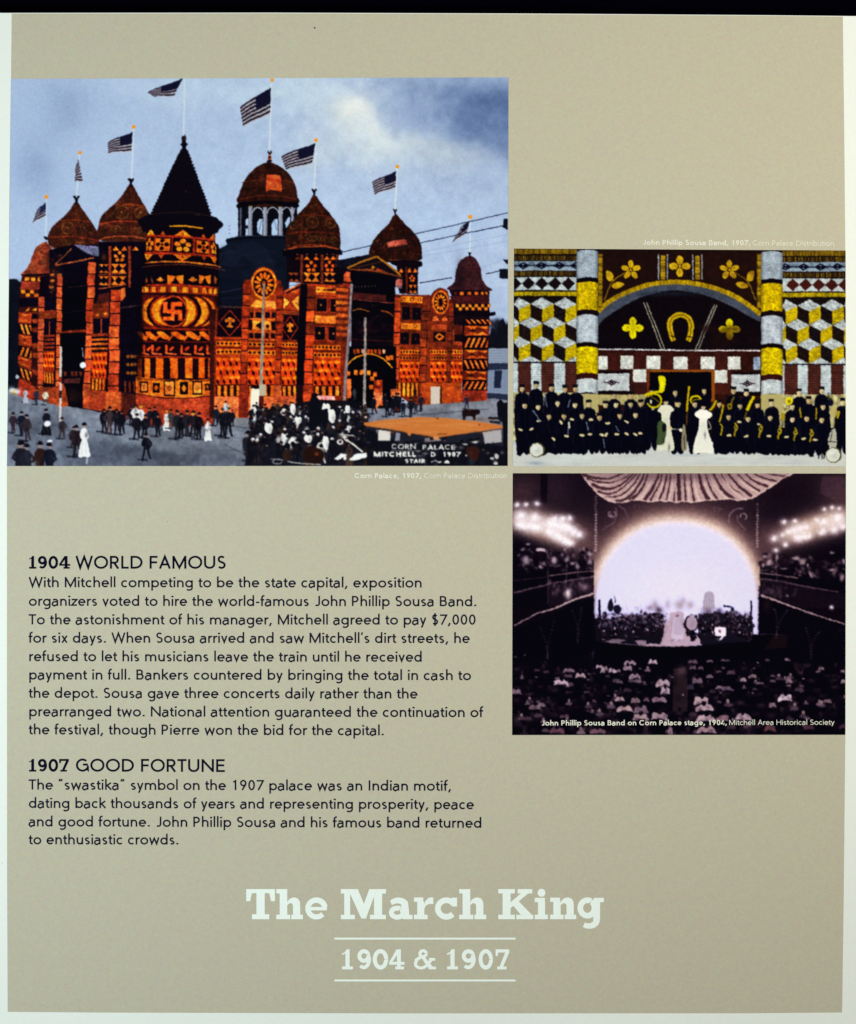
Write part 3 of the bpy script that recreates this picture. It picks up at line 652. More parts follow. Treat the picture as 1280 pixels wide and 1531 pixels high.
    for x, y, r_ in ((92, 603, .5), (172, 600, -.6), (225, 540, 0), (335, 672, .8), (430, 650, .2), (390, 550, 1), (470, 527, 0), (543, 645, 0), (603, 638, 0), (610, 530, 0), (690, 642, .3), (722, 640, -1), (733, 556, 0), (800, 636, 0), (872, 545, .5), (872, 636, .5), (935, 638, .5), (973, 630, 0), (1195, 590, 1), (O+395, 645, 0), (O+522, 652, -.3), (O+690, 652, 0), (O+820, 658, -.2), (O+947, 672, -.2), (O+1030, 680, 0), (O+470, 548, 0), (O+617, 567, .3)):
        c.e('CABF94', x, y, 19, 9, rot=r_)
    for x, y in ((447, 560), (450, 585), (1052, 398)): c.e('C8CCB0', x, y, 8, 16)
    for P in ([180, 460, 210, 500, 235, 545], [455, 380, 440, 440], [575, 545, 592, 610], [790, 570, 815, 620], [445, 590, 440, 640], [270, 340, 285, 440], [700, 670, 712, 740]): c.l('5C6478', 9, P, .8); c.l('A0A8B0', 3, P, .8)
    # brass
    def brass(P, w, col='B4A010'): c.part('brass_instrument'); c.l('5A4A0C', w+5, P, .8, sm=True); c.l(col, w, P, sm=True)
    brass([O+102, 285, O+92, 380, O+85, 470], 13, 'BCA60A'); c.l('6A4A10', 9, [O+85, 470, O+84, 570])
    brass([O+192, 378, O+165, 358, O+130, 360, O+112, 385, O+122, 412], 11, 'D0C00C'); c.l('9A8A10', 7, [O+125, 395, O+150, 382, O+185, 380], sm=True)
    brass([O+302, 388, O+280, 430, O+252, 466], 15); brass([O+352, 420, O+345, 470, O+325, 550], 11); brass([O+330, 560, O+345, 590, O+333, 645], 9)
    brass([O+432, 360, O+415, 400, O+405, 450, O+385, 440], 9, '7A6C14'); c.e('8A7A14', O+398, 432, 20, 22); c.e('3A3410', O+398, 432, 9, 11)
    brass([O+578, 358, O+555, 400, O+525, 465], 20, 'C8B80C'); brass([O+525, 470, O+505, 530], 8, '6A5A14')
    for x, y in ((445, 585), (627, 595), (768, 610), (885, 620), (1003, 630)):
        brass([O+x-6, y-30, O+x+10, y, O+x-8, y+40, O+x-10, y+66], 11, '9A8818'); c.e('A89A30', O+x, y+5, 16, 20, .8); c.e('403A18', O+x+2, y+4, 6, 8)
    brass([O+842, 375, O+845, 400], 26, 'D0C00C'); c.e('D8CC14', O+838, 392, 28, 30); c.e('8A7C10', O+838, 395, 12, 14)
    brass([O+800, 480, O+792, 510, O+800, 535], 22, 'A08C1C'); brass([O+918, 440, O+925, 515], 8); brass([O+1040, 440, O+1036, 530], 8); brass([O+1205, 465, O+1195, 520], 13); c.e('7A744A', O+815, 450, 12, 9)
    c.e('B0A468', O+1170, 470, 24, 44, .9); c.e('141428', O+1142, 405, 22, 24); c.l('3A3A1C', 16, [O+1115, 360, O+1150, 385])
    for x, y in ((400, 650),): pass
    # drums
    def drum(x, y, r): c.part('drum'); c.e('6A5E22', x+4, y, r+8, r+6); c.e('3E3A20', x+3, y, r+3); c.e('CBCFC4', x, y, r, r); c.b('A0A69C', x+6, y+2, r*.45, r*.4, .5); c.b('E4E6DC', x-r*.3, y-r*.3, r*.4, r*.3, .6)
    c.part('drum'); c.s_('A8AA9A', [O+1150, 610, O+1180, 605, O+1186, 720, O+1140, 728, O+1122, 690]); c.l('2A2A2A', 6, [O+1125, 690, O+1185, 696]); c.l('4A4A44', 5, [O+1155, 612, O+1140, 700])
    drum(210, 753, 50); drum(O+1162, 790, 52)
    for x in (O+1062, O+1085, O+1100): c.l('0A0A14', 7, [x, 720, x-6, 820])
    c.tone = (1.07, 1.03); c.warp(.9, 2.2, 40)
    hz = np.isin(np.array(c.names), ['patterned_wall', 'striped_dado', 'arch', 'chequered_frieze', 'pillar', 'painted_flower', 'painted_clover', 'painted_horseshoe'])[c.id]
    c.im *= 1+((fbm(c.h, c.w, 1.3*K_, 90, 2)-.5)*.34*hz+(fbm(c.h, c.w, 7*K_, 93, 2)-.5)*.3*hz)[..., None]
    c.im += ((fbm(c.h, c.w, 1.6*K_, 91, 2)-.5)*.03)[..., None]
    c.blur(.8)
    return c
print_grid(paint_band(), [(768.7, 371.6), (1264.3, 374.6), (1264.6, 697), (767, 697)], 'printed_photograph', 'printed photograph of a uniformed band lined up before a yellow and white arch')
# ---------------------------------------------------------------- printed photograph: the towered palace behind a street crowd
def paint_palace():
    c = Canvas(6, 112, 764, 701, 'A6B8D4'); rn = random.Random(7); K = c.K
    Y, X = np.mgrid[0:c.h, 0:c.w]; X = X/K+c.x0; Y = Y/K+c.y0
    def mix(col, k): c.im += (hexc(col)-c.im)*np.clip(k, 0, 1)[..., None]
    wob = (fbm(c.h, c.w, 120, 3)-.5)*60; wob2 = (fbm(c.h, c.w, 90, 4)-.5)*50
    g = lambda cx, cy, rx, ry, rot=0, pw=1.: np.exp(-(((((X+wob-cx)*math.cos(rot)+(Y+wob2-cy)*math.sin(rot))/rx)**2+((-(X+wob-cx)*math.sin(rot)+(Y+wob2-cy)*math.cos(rot))/ry)**2)**pw))
    # sky
    mix('9DB0D0', g(90, 160, 60, 50)*.6); mix('98AAC8', g(60, 250, 50, 60)*.55); mix('AFC3DE', g(420, 330, 260, 110)*.6); mix('B8CCE0', g(260, 130, 120, 22)*.5)
    mix('BCD0E0', g(440, 135, 110, 30)*.8); mix('D2DBD8', g(525, 172, 46, 24, .3)*.95); mix('CEDADC', g(565, 215, 85, 32, .2)*.8); mix('E4EAE6', g(528, 168, 26, 14, .2)*.9); mix('DCE4E4', g(560, 205, 40, 12, .3)*.7); mix('D2DCE0', g(650, 226, 40, 12, .15)*.8); mix('8494AE', g(620, 130, 60, 14)*.6); mix('8A9AB6', g(100, 170, 36, 34)*.5); mix('8696B4', g(62, 255, 22, 36)*.5); mix('BCC8CE', g(665, 222, 26, 14)*.6); mix('AEBCC8', g(660, 225, 50, 22)*.7)
    mix('5E7296', g(722, 165, 88, 54, .2, 1.4)*.95); mix('7386A8', g(745, 210, 50, 30, .3)*.8); mix('8A9CBC', g(620, 150, 50, 50)*.7); mix('A9B8C8', g(665, 235, 36, 18)*.7); mix('9AABC6', g(700, 270, 80, 24, .2)*.55)
    mix('A8BEE0', g(690, 330, 90, 40)*.5); mix('C4D0D0', g(470, 230, 30, 26)*.35)
    c.im += ((fbm(c.h, c.w, 26, 9, 5)-.5)*.09*np.clip((X-150)/400+.3, 0, 1))[..., None]
    c.id[:] = 0; c.z(0, 0, 1)
    NV, DK, OR, YO, BR, RB = '0E0A18', '1A0E14', 'D6640F', 'E89A22', '6A2E12', 'A24418'
    c.part('tree'); 
    for k in range(60): c.b('141824', rn.uniform(8, 36), rn.uniform(418, 600)+(20 if k % 3 else 0), 7, 7, .8)
    c.s_('10141F', [(4, 422), (14, 418), (22, 417), (29, 422), (36, 440), (36, 600), (4, 600)], .95)
    c.part('tree'); c.p('141620', [(731, 506), (736, 490), (742, 496), (746, 482), (752, 476), (757, 486), (764, 480), (764, 524), (731, 524)])
    for k in range(30): c.b('181A26', rn.uniform(733, 762), rn.uniform(480, 515), 4, 5, .5)
    c.part('grey_building'); c.p('8A94A4', [(730, 521), (764, 521), (764, 545), (730, 545)]); c.p('2A3044', [(728, 543), (764, 543), (764, 552), (728, 556)]); c.p('7E8A9E', [(726, 554), (764, 552), (764, 590), (726, 588)]); c.p('20263A', [(740, 554), (751, 554), (749, 580), (739, 580)]); c.p('2E3648', [(728, 588), (764, 590), (764, 602), (728, 596)])
    for y in range(524, 588, 4): c.l('5E6A80', .8, [730, y, 764, y+1], .5)
    # street
    c.part('street'); c.p('A2AAB6', [(6, 584), (40, 593), (110, 606), (160, 618), (330, 622), (560, 605), (740, 596), (764, 600), (764, 701), (6, 701)])
    m = (c.id == c.cur)
    def st(col, cx, cy, rx, ry, a, rot=0): mix(col, np.exp(-((((X-cx)*math.cos(rot)+(Y-cy)*math.sin(rot))/rx)**2+((-(X-cx)*math.sin(rot)+(Y-cy)*math.cos(rot))/ry)**2))*a*m)
    st('6E7684', 120, 676, 110, 24, .85, .1); st('7A8290', 60, 640, 60, 16, .5); st('5E6470', 210, 675, 60, 8, .6, .15); st('868C98', 30, 650, 60, 40, .6); st('9A9EA8', 300, 650, 60, 20, .7); st('6C727E', 270, 690, 120, 14, .7); st('BABEC8', 680, 610, 70, 20, .6); st('707682', 330, 680, 40, 10, .5, .3); st('B4B0AC', 345, 628, 30, 6, .8)
    c.im += ((fbm(c.h, c.w, 30, 12, 4)-.5)*.12*m)[..., None]
    for k in range(26):
        x = rn.uniform(10, 330); y = rn.uniform(622, 692); c.l(rn.choice(('5A606C', '9AA2AE', '6A707C')), 1.1, [x, y, x+rn.uniform(20, 90), y+rn.uniform(2, 16)], .3)
    c.l('4A505C', 1.2, [330, 634, 380, 642], .7); c.l('5A606C', 1.6, [335, 664, 372, 682], .7)
    # great hall roof
    c.part('hall_roof'); c.z(320, 220, 6.4)
    c.p('141C2A', [0, 1010, 60, 975, 130, 930, 112, 895, 125, 875, 240, 852, 720, 852, 720, 1600, 0, 1600])
    c.l('0A0A14', 14, [118, 895, 300, 870, 500, 862, 680, 868]); c.p('222A38', [150, 935, 400, 900, 520, 980, 600, 1200, 400, 1130, 280, 1040, 200, 1150, 60, 1130], .5)
    for k in range(26): x = rn.uniform(30, 640); y = rn.uniform(900, 1380); c.b(rn.choice(('2A3342', '0A0E18', '333C4A')), x, y, rn.uniform(20, 70), rn.uniform(12, 40), .3)
    c.l('3A4452', 4, [250, 1040, 520, 990], .4); c.l('4A5260', 5, [40, 1400, 280, 1360], .9); c.l('3A424E', 4, [120, 1350, 300, 1300], .6); c.l('06060E', 6, [0, 1290, 350, 1200, 700, 1120], .6)
    c.z(320, 400, 6.4); c.p('101826', [20, 100, 300, 120, 300, 370, 20, 370], .7); c.l('3E4654', 5, [30, 245, 180, 220, 270, 200], .8); c.l('2A3240', 5, [60, 300, 270, 290]); c.l('9A6A4A', 4, [20, 374, 150, 378, 290, 384]); c.l('1A1A24', 8, [30, 355, 270, 360])
    for x, y in ((342, 336), (342, 341), (342, 347)): c.z(0, 0, 1); c.e('4A4450', x+1.5, y+2, 1.2, .8, .8)
    # lantern and dome
    c.z(320, 220, 6.4); c.part('dome_lantern')
    c.p('0E1018', [232, 560, 800, 560, 800, 700, 720, 850, 232, 850])
    for P in ([304, 690, 330, 680, 330, 845, 304, 845], [412, 720, 440, 690, 465, 688, 465, 845, 420, 820], [555, 845, 550, 740, 580, 690, 612, 690, 612, 845], [690, 775, 680, 730, 700, 690, 720, 670, 730, 670, 730, 720]): c.p('A8C0DC', P)
    for x0, x1 in ((425, 455), (580, 600)): c.l('28303E', 5, [x0, 845 if x0 < 500 else 700, x1, 700 if x0 < 500 else 800], .9)
    c.e('1A1A20', 315, 765, 14, 18)
    for x, w in ((258, 20), (350, 36), (490, 40), (638, 40), (752, 28)): 
        c.p('8E92A0' if w > 20 else '3A3C46', [x-w/2, 560, x+w/2, 560, x+w/2, 848, x-w/2, 848]); c.l('B4B6BE', 5, [x-w*.2, 580, x-w*.2, 845], .7); c.l('5A5A64', 5, [x+w*.3, 580, x+w*.3, 845], .7)
        c.p('A08A50', [x-w*.6, 540, x+w*.6, 540, x+w*.3, 580, x-w*.3, 580], .8)
    for x, r_ in ((420, 52), (565, 55), (696, 45), (790, 26)): c.l('B8BCC4', 9, E(x, 632, r_, 58, 195, 345)[0:0]+[(x+r_*math.cos(t), 640-62*math.sin(t)) for t in np.linspace(.1, 3.04, 10)])
    c.part('dome'); c.s_('3E2012', [240, 540, 246, 440, 300, 310, 380, 215, 470, 160, 530, 148, 620, 180, 720, 262, 780, 370, 800, 470, 800, 545, 520, 575])
    c.p('0C0A12', [236, 530, 500, 510, 800, 530, 822, 565, 790, 590, 760, 575, 500, 540, 280, 570, 232, 590, 214, 565])
    for k in range(240):
        x = rn.uniform(250, 790); y = rn.uniform(180, 500)
        if ((x-520)/270)**2+((y-520)/350)**2 < .95: c.b(rn.choice(('5A3416', '1E1210', '6A4420', '2A1610')), x, y, 12, 8, .5)
    for x1 in (300, 380, 470, 600, 700): c.l('2A1610', 5, [(530, 160), (530+(x1-530)*.8, 300), (x1, 520)], .7, sm=True)
    c.l('8A4A20', 6, [260, 340, 400, 318, 520, 308, 640, 318, 770, 345], .7, sm=True); c.l('8A3E18', 9, [244, 500, 400, 472, 520, 465, 650, 472, 800, 505], .8, sm=True); c.l('6A3A1C', 5, [330, 250, 420, 225, 520, 215, 620, 225, 720, 262], .6, sm=True)
    c.p('D0602A', [506, 262, 640, 270, 652, 428, 498, 428]); c.l('F09050', 5, [510, 275, 640, 280], .8); c.l('8A3414', 7, [500, 308, 652, 314]); c.b('E87A3C', 570, 370, 50, 40, .6); c.p('3A2016', [498, 428, 540, 405, 600, 420, 655, 428, 655, 446, 498, 446])
    c.part('finial'); c.e('1A1218', 534, 50, 22, 20); c.p('A0502A', [524, 70, 544, 70, 552, 130, 514, 130]); c.e('3A2018', 532, 100, 15, 9); c.e('141018', 532, 136, 28, 13)
    # onion roofs: outline, ribs, rings and small rosettes
    def ins(x, y):
        q = c.T([x, y])[0].astype(int); return 0 <= q[0] < c.w and 0 <= q[1] < c.h and c.id[q[1], q[0]] == c.cur
    def onion(apex, out, cx, base, col='4A2612', hi='7A4420', fin=True, ribs=(), rings=(), ros=(), n=160):
        c.part('onion_roof'); c.s_(col, out)
        O = smooth(np.array(pts(out)), True, 5); x0, y0 = O.min(0); x1, y1 = O.max(0)
        cen = O.mean(0)
        for k in range(n):
            i = rn.randrange(len(O)); t = math.sqrt(rn.random())*.93; p = cen+(O[i]-cen)*t
            c.b(rn.choice((hi, '1E120E', '5A3418', '8A5A24', '2A1812')), p[0], p[1], (x1-x0)*.02, (y1-y0)*.018, .55)
        for P, w, cc in ribs: c.l(cc, w, P, .8, sm=True)
        for P, w, cc in rings: c.l(cc, w, P, .9, sm=True)
        for x, y, rx, ry in ros:
            c.l('8A6A2C', rx*.16, E(x, y, rx, ry, 0, 350), .7); c.l('5A4018', rx*.14, E(x, y, rx*.55, ry*.55, 0, 350), .8); c.e('A07A34', x, y, rx*.2, ry*.2, .8)
        if fin: x, y, r = apex; c.s_('14101A', [x-r, y-r*.6, x, y-r*.9, x+r, y-r*.6, x+r*.4, y+r*.4, x+r*.3, y+r*1.6, x-r*.3, y+r*1.6, x-r*.4, y+r*.4])
    def motif_tri(q, n, v0, v1, col='D07818', up=True):
        for i in range(n):
            a, b = (i+.15)/n, (i+.85)/n; q.p(col, [a, v1 if up else v0, (a+b)/2, v0 if up else v1, b, v1 if up else v0])
    def flower(q, u, v, ru, rv, col='E0861C', n=5, ctr='4A1E10'):
        for k in range(n):
            a = R(360/n*k-90); q.e(col, u+math.cos(a)*ru, v+math.sin(a)*rv, ru*.55, rv*.55)
        q.e(ctr, u, v, ru*.3, rv*.3)
    def dia(q, n, v0, v1, bg='CC7416', dk='1A0C10'):
        q.r(bg, 0, v0, 1, v1); m_ = (v0+v1)/2
        for i in range(n): u = (i+.5)/n; q.p(dk, [u-.38/n, m_, u, v0+.12*(v1-v0), u+.38/n, m_, u, v1-.12*(v1-v0)])
    def cubes(q, n, v0, v1, m_=3, bg='C0480E'):
        q.r(bg, 0, v0, 1, v1); h = (v1-v0)/m_
        for k in range(m_):
            for i in range(-1, n+1):
                u = (i+.5+.5*(k % 2))/n; w = .5/n; v = v0+k*h
                cl = lambda P: [(min(max(a, 0), 1), b) for a, b in P]
                if u-w > 1 or u+w < 0: continue
                q.p(rn.choice(('E27A18', 'DE6C14', 'E88A1E')), cl([(u-w, v+.22*h), (u, v), (u+w, v+.22*h), (u, v+.45*h)]))
                q.p('1C0C12', cl([(u-w*.85, v+.36*h), (u-w*.1, v+.55*h), (u-w*.1, v+1.0*h), (u-w*.85, v+.8*h)]))
    def bars(q, n, v0, v1, col='D8781A', bg='241012', f=.5):
        q.r(bg, 0, v0, 1, v1)
        for i in range(n): q.r(rn.choice((col, 'CC6414', 'E08A22')), (i+.5-f/2)/n, v0, (i+.5+f/2)/n, v1)
    def pier(P0, P1, w, n, cols=('A4481C', '8E3C18', 'B0521E'), gap=.09, w1=None):
        w1 = w1 or w
        for i in range(n):
            a, b = i/n, (i+1-gap)/n; f = lambda t, s: (P0[0]+(P1[0]-P0[0])*t+s*(w+(w1-w)*t)/2, P0[1]+(P1[1]-P0[1])*t)
            j = rn.uniform(-.06, .06)*w; k = [f(a, -1), f(a, 1), f(b, 1), f(b, -1)]
            c.p(DK, [f(i/n, -1.1), f(i/n, 1.1), f((i+1)/n, 1.1), f((i+1)/n, -1.1)]); c.p(rn.choice(cols), [(x+j, y) for x, y in k])
    # ---- left wing
    c.z(0, 260, 5.818); c.part('bell_roof'); c.p('A0542F', [180, 880, 230, 830, 262, 780, 290, 690, 315, 640, 350, 612, 400, 585, 445, 640, 445, 866, 330, 868])
    for k in range(200):
        x = rn.uniform(200, 430); y = rn.uniform(600, 860); L_ = rn.uniform(15, 40)
        if ins(x, y) and ins(x+L_, y): c.l(rn.choice(('7A3A24', 'B46840', '5A2C20')), 5, [x, y, x+L_, y+rn.uniform(-3, 3)], .5)
    c.b('4A2420', 430, 740, 30, 110, .6)
    c.p(NV, [180, 878, 440, 862, 440, 880, 190, 890]); c.s_('14121C', [380, 550, 400, 545, 422, 556, 405, 576])
    
    c.part('round_tower'); c.p('3A1A14', [195, 885, 440, 878, 430, 1300, 165, 1300, 175, 1000])
    for x in (237, 290, 346, 380): c.p('E09A24', [x-18, 900, x+18, 898, x+18, 930, x-18, 934])
    c.p('8E4628', [190, 940, 365, 935, 340, 1005, 180, 1010])
    for i in range(4): 
        c.p('E09A24' if i < 3 else 'B0781C', [188+i*38, 1012+(i % 2)*30, 222+i*38, 1010+(i % 2)*30, 222+i*38, 1040+(i % 2)*30, 188+i*38, 1042+(i % 2)*30])
    c.p(NV, [165, 1085, 340, 1080, 340, 1150, 165, 1160]); c.p(NV, [350, 900, 440, 880, 440, 1280, 330, 1280]); c.p('E09A24', [215, 1200, 262, 1160, 250, 1195]); c.p('E09A24', [275, 1190, 325, 1160, 315, 1192])
    c.p('C07824', [172, 1222, 335, 1218, 300, 1240, 200, 1244]); c.p('A44A20', [172, 1250, 340, 1240, 340, 1290, 172, 1290])
    c.z(0, 460, 5.818); c.p('7A3A18', [165, 40, 330, 40, 330, 820, 160, 765])
    q = c.quad([165, 50, 330, 55, 330, 700, 160, 628])
    for v, kind in ((0, 'd'), (.15, 's'), (.32, 'd'), (.48, 'z'), (.64, 'd'), (.8, 's')):
        if kind == 'd':
            q.r('9A4A1C', 0, v, .68, v+.13); q.p('E0902A', [.04, v+.01, .34, v+.045, .66, v+.01]); q.p('C87A24', [.04, v+.125, .34, v+.085, .66, v+.125])
        else:
            q.r(NV, 0, v, .68, v+.16)
            for i in range(3):
                a = .06+i*.24; d = .18 if kind == 's' else -.16
                q.p('E0962A', [a+(0 if d > 0 else .16), v+.01, a+.12+(0 if d > 0 else .16), v+.01, a+.12+d+(0 if d > 0 else .16), v+.15, a+d+(0 if d > 0 else .16), v+.15])
    q.r(NV, .68, 0, 1, .4); q.r('3A1A14', .68, .4, 1, 1)
    for v in (.08, .2, .42, .55, .78): q.p('8A4A1C', [.7, v, 1, v-.02, 1, v+.05, .75, v+.06])
    c.p('9A4A22', [160, 625, 330, 700, 330, 790, 160, 768])
    c.z(0, 260, 5.818)
    onion((668, 215, 30), [665, 240, 610, 310, 540, 385, 465, 450, 425, 520, 420, 600, 470, 640, 640, 660, 850, 660, 868, 600, 850, 520, 830, 470, 780, 395, 720, 310], 640, 600, '4E2A18', '7A4826', ribs=(([665, 250, 660, 400, 655, 540], 8, '7A3A1C'),), rings=(([535, 408, 650, 400, 790, 420], 8, '9A4A20'), ([430, 550, 640, 545, 850, 580], 9, 'A04820'), ([440, 640, 560, 655], 7, '8A4A24')), ros=((592, 470, 50, 50), (735, 470, 34, 44), (580, 595, 40, 22), (700, 610, 40, 18)))
    c.part('left_wing'); c.p(NV, [430, 660, 640, 615, 870, 620, 1160, 640, 1280, 640, 1300, 1400, 330, 1400, 340, 1090, 440, 1060]); c.b('3A1E18', 470, 900, 60, 120, .6)
    c.p('5E6A7A', [640, 616, 866, 634, 866, 716, 790, 716]); c.l('8A9AAC', 5, [660, 620, 860, 638], .6)
    c.p(NV, [470, 790, 640, 640, 820, 720, 820, 740, 480, 800]); c.l('A06A30', 9, [480, 790, 560, 715, 625, 650]); c.l('A0602E', 11, [480, 795, 650, 765, 820, 730]); c.l('1A1420', 9, [640, 640, 810, 715])
    c.z(0, 260, 5.818)
    for x, y in ((455, 880), (455, 930), (450, 985), (520, 880)): c.p('B4782A', [x-22, y-10, x+22, y-14, x+18, y+8, x-18, y+12], .8)
    for k in range(20): c.b(rn.choice(('6A3A1C', '8A5A28')), rn.uniform(435, 540), rn.uniform(700, 1060), 12, 8, .5)
    c.z(0, 460, 5.818); c.p('160C12', [330, 20, 1300, 20, 1300, 900, 1060, 950, 780, 890, 600, 850, 430, 830, 330, 800]); c.z(0, 260, 5.818)
    pier((520, 880), (508, 2010), 46, 11, ('B05A2C', 'A85024', 'C06A30')); pier((800, 770), (752, 2040), 66, 12, ('B4522A', 'A8481F', 'C4642E'), w1=52)
    c.z(0, 460, 5.818)
    pier((362, -95), (350, 780), 52, 9, ('B05A30', 'A05028'), w1=50)
    c.p('6A3418', [330, 30, 490, 20, 490, 90, 335, 100]); c.p(NV, [388, 120, 480, 115, 480, 230, 388, 235]); c.l('8A4A20', 8, [432, 120, 432, 235])
    q = c.quad([383, 240, 478, 235, 470, 665, 378, 655]); q.r('7A3818', 0, 0, 1, 1)
    for v in (.04, .12, .2, .28): q.r(NV, 0, v, 1, v+.035)
    cubes(q, 4, .35, .74); bars(q, 4, .78, 1, 'B8701A', '5A2A14')
    c.p('8A4420', [325, 700, 470, 690, 600, 640, 600, 860, 440, 840, 325, 790]); c.p('A85024', [330, 560, 378, 570, 376, 640, 330, 640]); c.s_('9A4A1E', [500, 700, 560, 700, 590, 770, 590, 850, 490, 845])
    # dark porch between the piers
    c.p('06060E', [545, -200, 752, -240, 748, 190, 545, 205]); c.l('5A4A5A', 3, [540, 50, 750, 20], .7); c.l('8A5A48', 4, [600, -175, 750, -192], .7); c.p('7A3418', [540, 205, 745, 188, 745, 212, 540, 222]); c.p('08080F', [520, 225, 750, 215, 720, 880, 600, 860, 545, 600])
    for x in (570, 630, 665, 705): c.p('5A2E1C', [x-14, 555, x+14, 555, x+12, 595, x-12, 595])
    c.p('4A2A24', [555, 620, 700, 610, 695, 660, 560, 655]); c.b('3A1E18', 640, 760, 60, 60, .7)
    c.p('B0582A', [725, 660, 790, 670, 775, 885, 722, 870])
    # second left tower (onion behind main tower)
    c.z(0, 260, 5.818)
    onion((1140, 66, 30), [1140, 85, 1090, 150, 1035, 225, 935, 315, 880, 375, 862, 440, 850, 570, 1050, 590, 1320, 585, 1340, 420, 1320, 380, 1270, 300, 1200, 180], 1140, 590, '4E2A18', '7A4826', ribs=(([1140, 95, 1145, 260, 1145, 540], 9, '7A3A1C'), ([960, 430, 955, 540], 8, '6A3418')), rings=(([1000, 270, 1140, 268, 1270, 285], 8, '9A4A20'), ([868, 440, 1000, 415, 1140, 415, 1290, 435], 10, 'B05024'), ([858, 580, 950, 550, 1130, 545, 1290, 570], 10, 'B06030')), ros=((1060, 335, 62, 55), (1225, 340, 50, 48), (1010, 480, 40, 24), (1080, 485, 34, 20), (1200, 490, 34, 22)))
    c.part('octagonal_tower'); c.p(NV, [862, 590, 1290, 590, 1290, 1400, 850, 1400])
    for x in (958, 1130): c.p('8A4420', [x-13, 630, x+13, 630, x+8, 990, x-12, 990])
    for x in (1010, 1085, 1180): c.p('D88422', [x-30, 668, x, 630, x+30, 668])
    for dx, dy in ((0, -24), (-32, 4), (32, 4), (-20, 36), (20, 36)): c.e('C87A20', 1042+dx, 712+dy, 17, 15)
    c.b('8A4A1C', 905, 725, 22, 30, .7)
    for yy in (785, 890):
        for x0, x1 in ((865, 945), (970, 1100)):
            c.p('CC7A20', [x0, yy, x1, yy, x1, yy+78, x0, yy+78]); n = 2
            for i in range(n): xc = x0+(x1-x0)*(i+.0)/1; 
            for xc in (x0, (x0+x1)/2, x1): c.p(NV, [max(xc-32, x0), yy+39, xc, yy+3, min(xc+32, x1), yy+39, xc, yy+75])
    c.l('A05A2A', 8, [860, 880, 1100, 865]); c.l('A05A2A', 8, [860, 1000, 1100, 965])
    pier((1005, 1010), (985, 2060), 84, 10, ('B05028', 'A44820', 'C0602A'), w1=92); c.p('C46A30', [1055, 1000, 1090, 990, 1095, 1060, 1045, 1130])
    c.p('5A2A1A', [862, 1050, 955, 1030, 950, 1130, 830, 1150], .8); c.b('D8822A', 850, 1185, 20, 16, .9); c.b('D8822A', 910, 1185, 20, 12, .9)
    c.z(0, 460, 5.818); c.p(NV, [1045, -60, 1240, -60, 1200, 800, 1060, 830])
    c.p('6A3016', [808, -30, 950, -40, 950, 90, 815, 95]); c.b('E0902A', 850, 60, 16, 12, .9); c.b('E0902A', 915, 52, 16, 10, .9); c.p(NV, [820, 105, 950, 95, 945, 220, 820, 222]); c.l('A05424', 10, [885, 100, 882, 222])
    q = c.quad([800, 228, 945, 222, 915, 720, 795, 715]); q.r('7A3818', 0, 0, 1, 1)
    for v in (.05, .13, .21, .29): q.r(NV, 0, v, 1, v+.035)
    for v in (.09, .17, .25): q.r('C06C1E', 0, v, 1, v+.03)
    cubes(q, 4, .34, .78); bars(q, 4, .8, 1, 'D07C1E', '4A2210')
    c.p('8E4220', [780, 718, 925, 725, 925, 905, 775, 885]); c.p('B4602A', [925, 735, 1055, 730, 1055, 900, 925, 890]); c.p('7A3A20', [1055, 740, 1200, 760, 1220, 960, 1060, 930])
    for yy in (425, 495, 570):
        for x in (1115, 1150, 1180): c.e('A8701E', x, yy, 15, 15, .8)
    for x in (1090, 1130, 1170): c.p('6A3014', [x-8, 640, x+8, 640, x+8, 740, x-8, 735])
    c.z(0, 260, 5.818); c.l('9A7A50', 5, [1040, 1168, 1250, 1140], .8)
    # ---- main round tower
    c.z(180, 380, 6.378); c.part('round_tower', 'great round tower with the crossed-arm medallion')
    c.p('120A12', [250, -125, 600, -140, 930, -95, 950, -40, 925, 300, 935, 400, 915, 700, 915, 1000, 890, 1370, 880, 1640, 150, 1600, 155, 1330, 170, 900, 190, 700, 205, 380])
    c.z(180, 190, 7.111); c.p('0E0A12', [260, 1050, 500, 1060, 1010, 1085, 1012, 1150, 280, 1130])
    q = c.quad([290, 1075, 1010, 1130, 1025, 1470, 250, 1440], -14, True)
    q.r('120A12', 0, 0, 1, 1); q.r('A04018', 0, .2, 1, .26); q.r('A04018', 0, .7, 1, .77)
    cs = [(.06, 0), (.25, 1), (.5, 0), (.74, 1), (.93, 0)]
    for u, k in ((.12, 1), (.31, 0), (.52, 1), (.74, 0), (.92, 1)):
        if k: q.p('E8A01E', [u-.09, .2, u, .02, u+.09, .2]); q.p('E8961E', [u-.09, .77, u, .97, u+.09, .77]); q.r('7A4414', u-.008, .1, u+.008, .18); q.r('7A4414', u-.008, .79, u+.008, .87)
        else: q.p('B0621A', [u-.03, .19, u, .08, u+.03, .19]); q.p('B0621A', [u-.03, .78, u, .9, u+.03, .78])
    for u, k in ((.12, 1), (.31, 0), (.52, 1), (.74, 0), (.92, 1)):
        if k: flower(q, u, .49, .055, .13, 'E8A024', 5, '2A1410')
        else:
            q.r('E08A1C', u-.085, .3, u+.085, .67); flower(q, u, .48, .05, .115, '1A0E10', 4, '1A0E10')
        for e_ in (-.105, .105): q.r('8A3414', u+e_-.008, .26, u+e_+.008, .7)
    c.p('D89A24', [290, 1436, 480, 1425, 700, 1432, 900, 1448, 1020, 1470, 1020, 1480, 700, 1446, 480, 1438, 290, 1448])
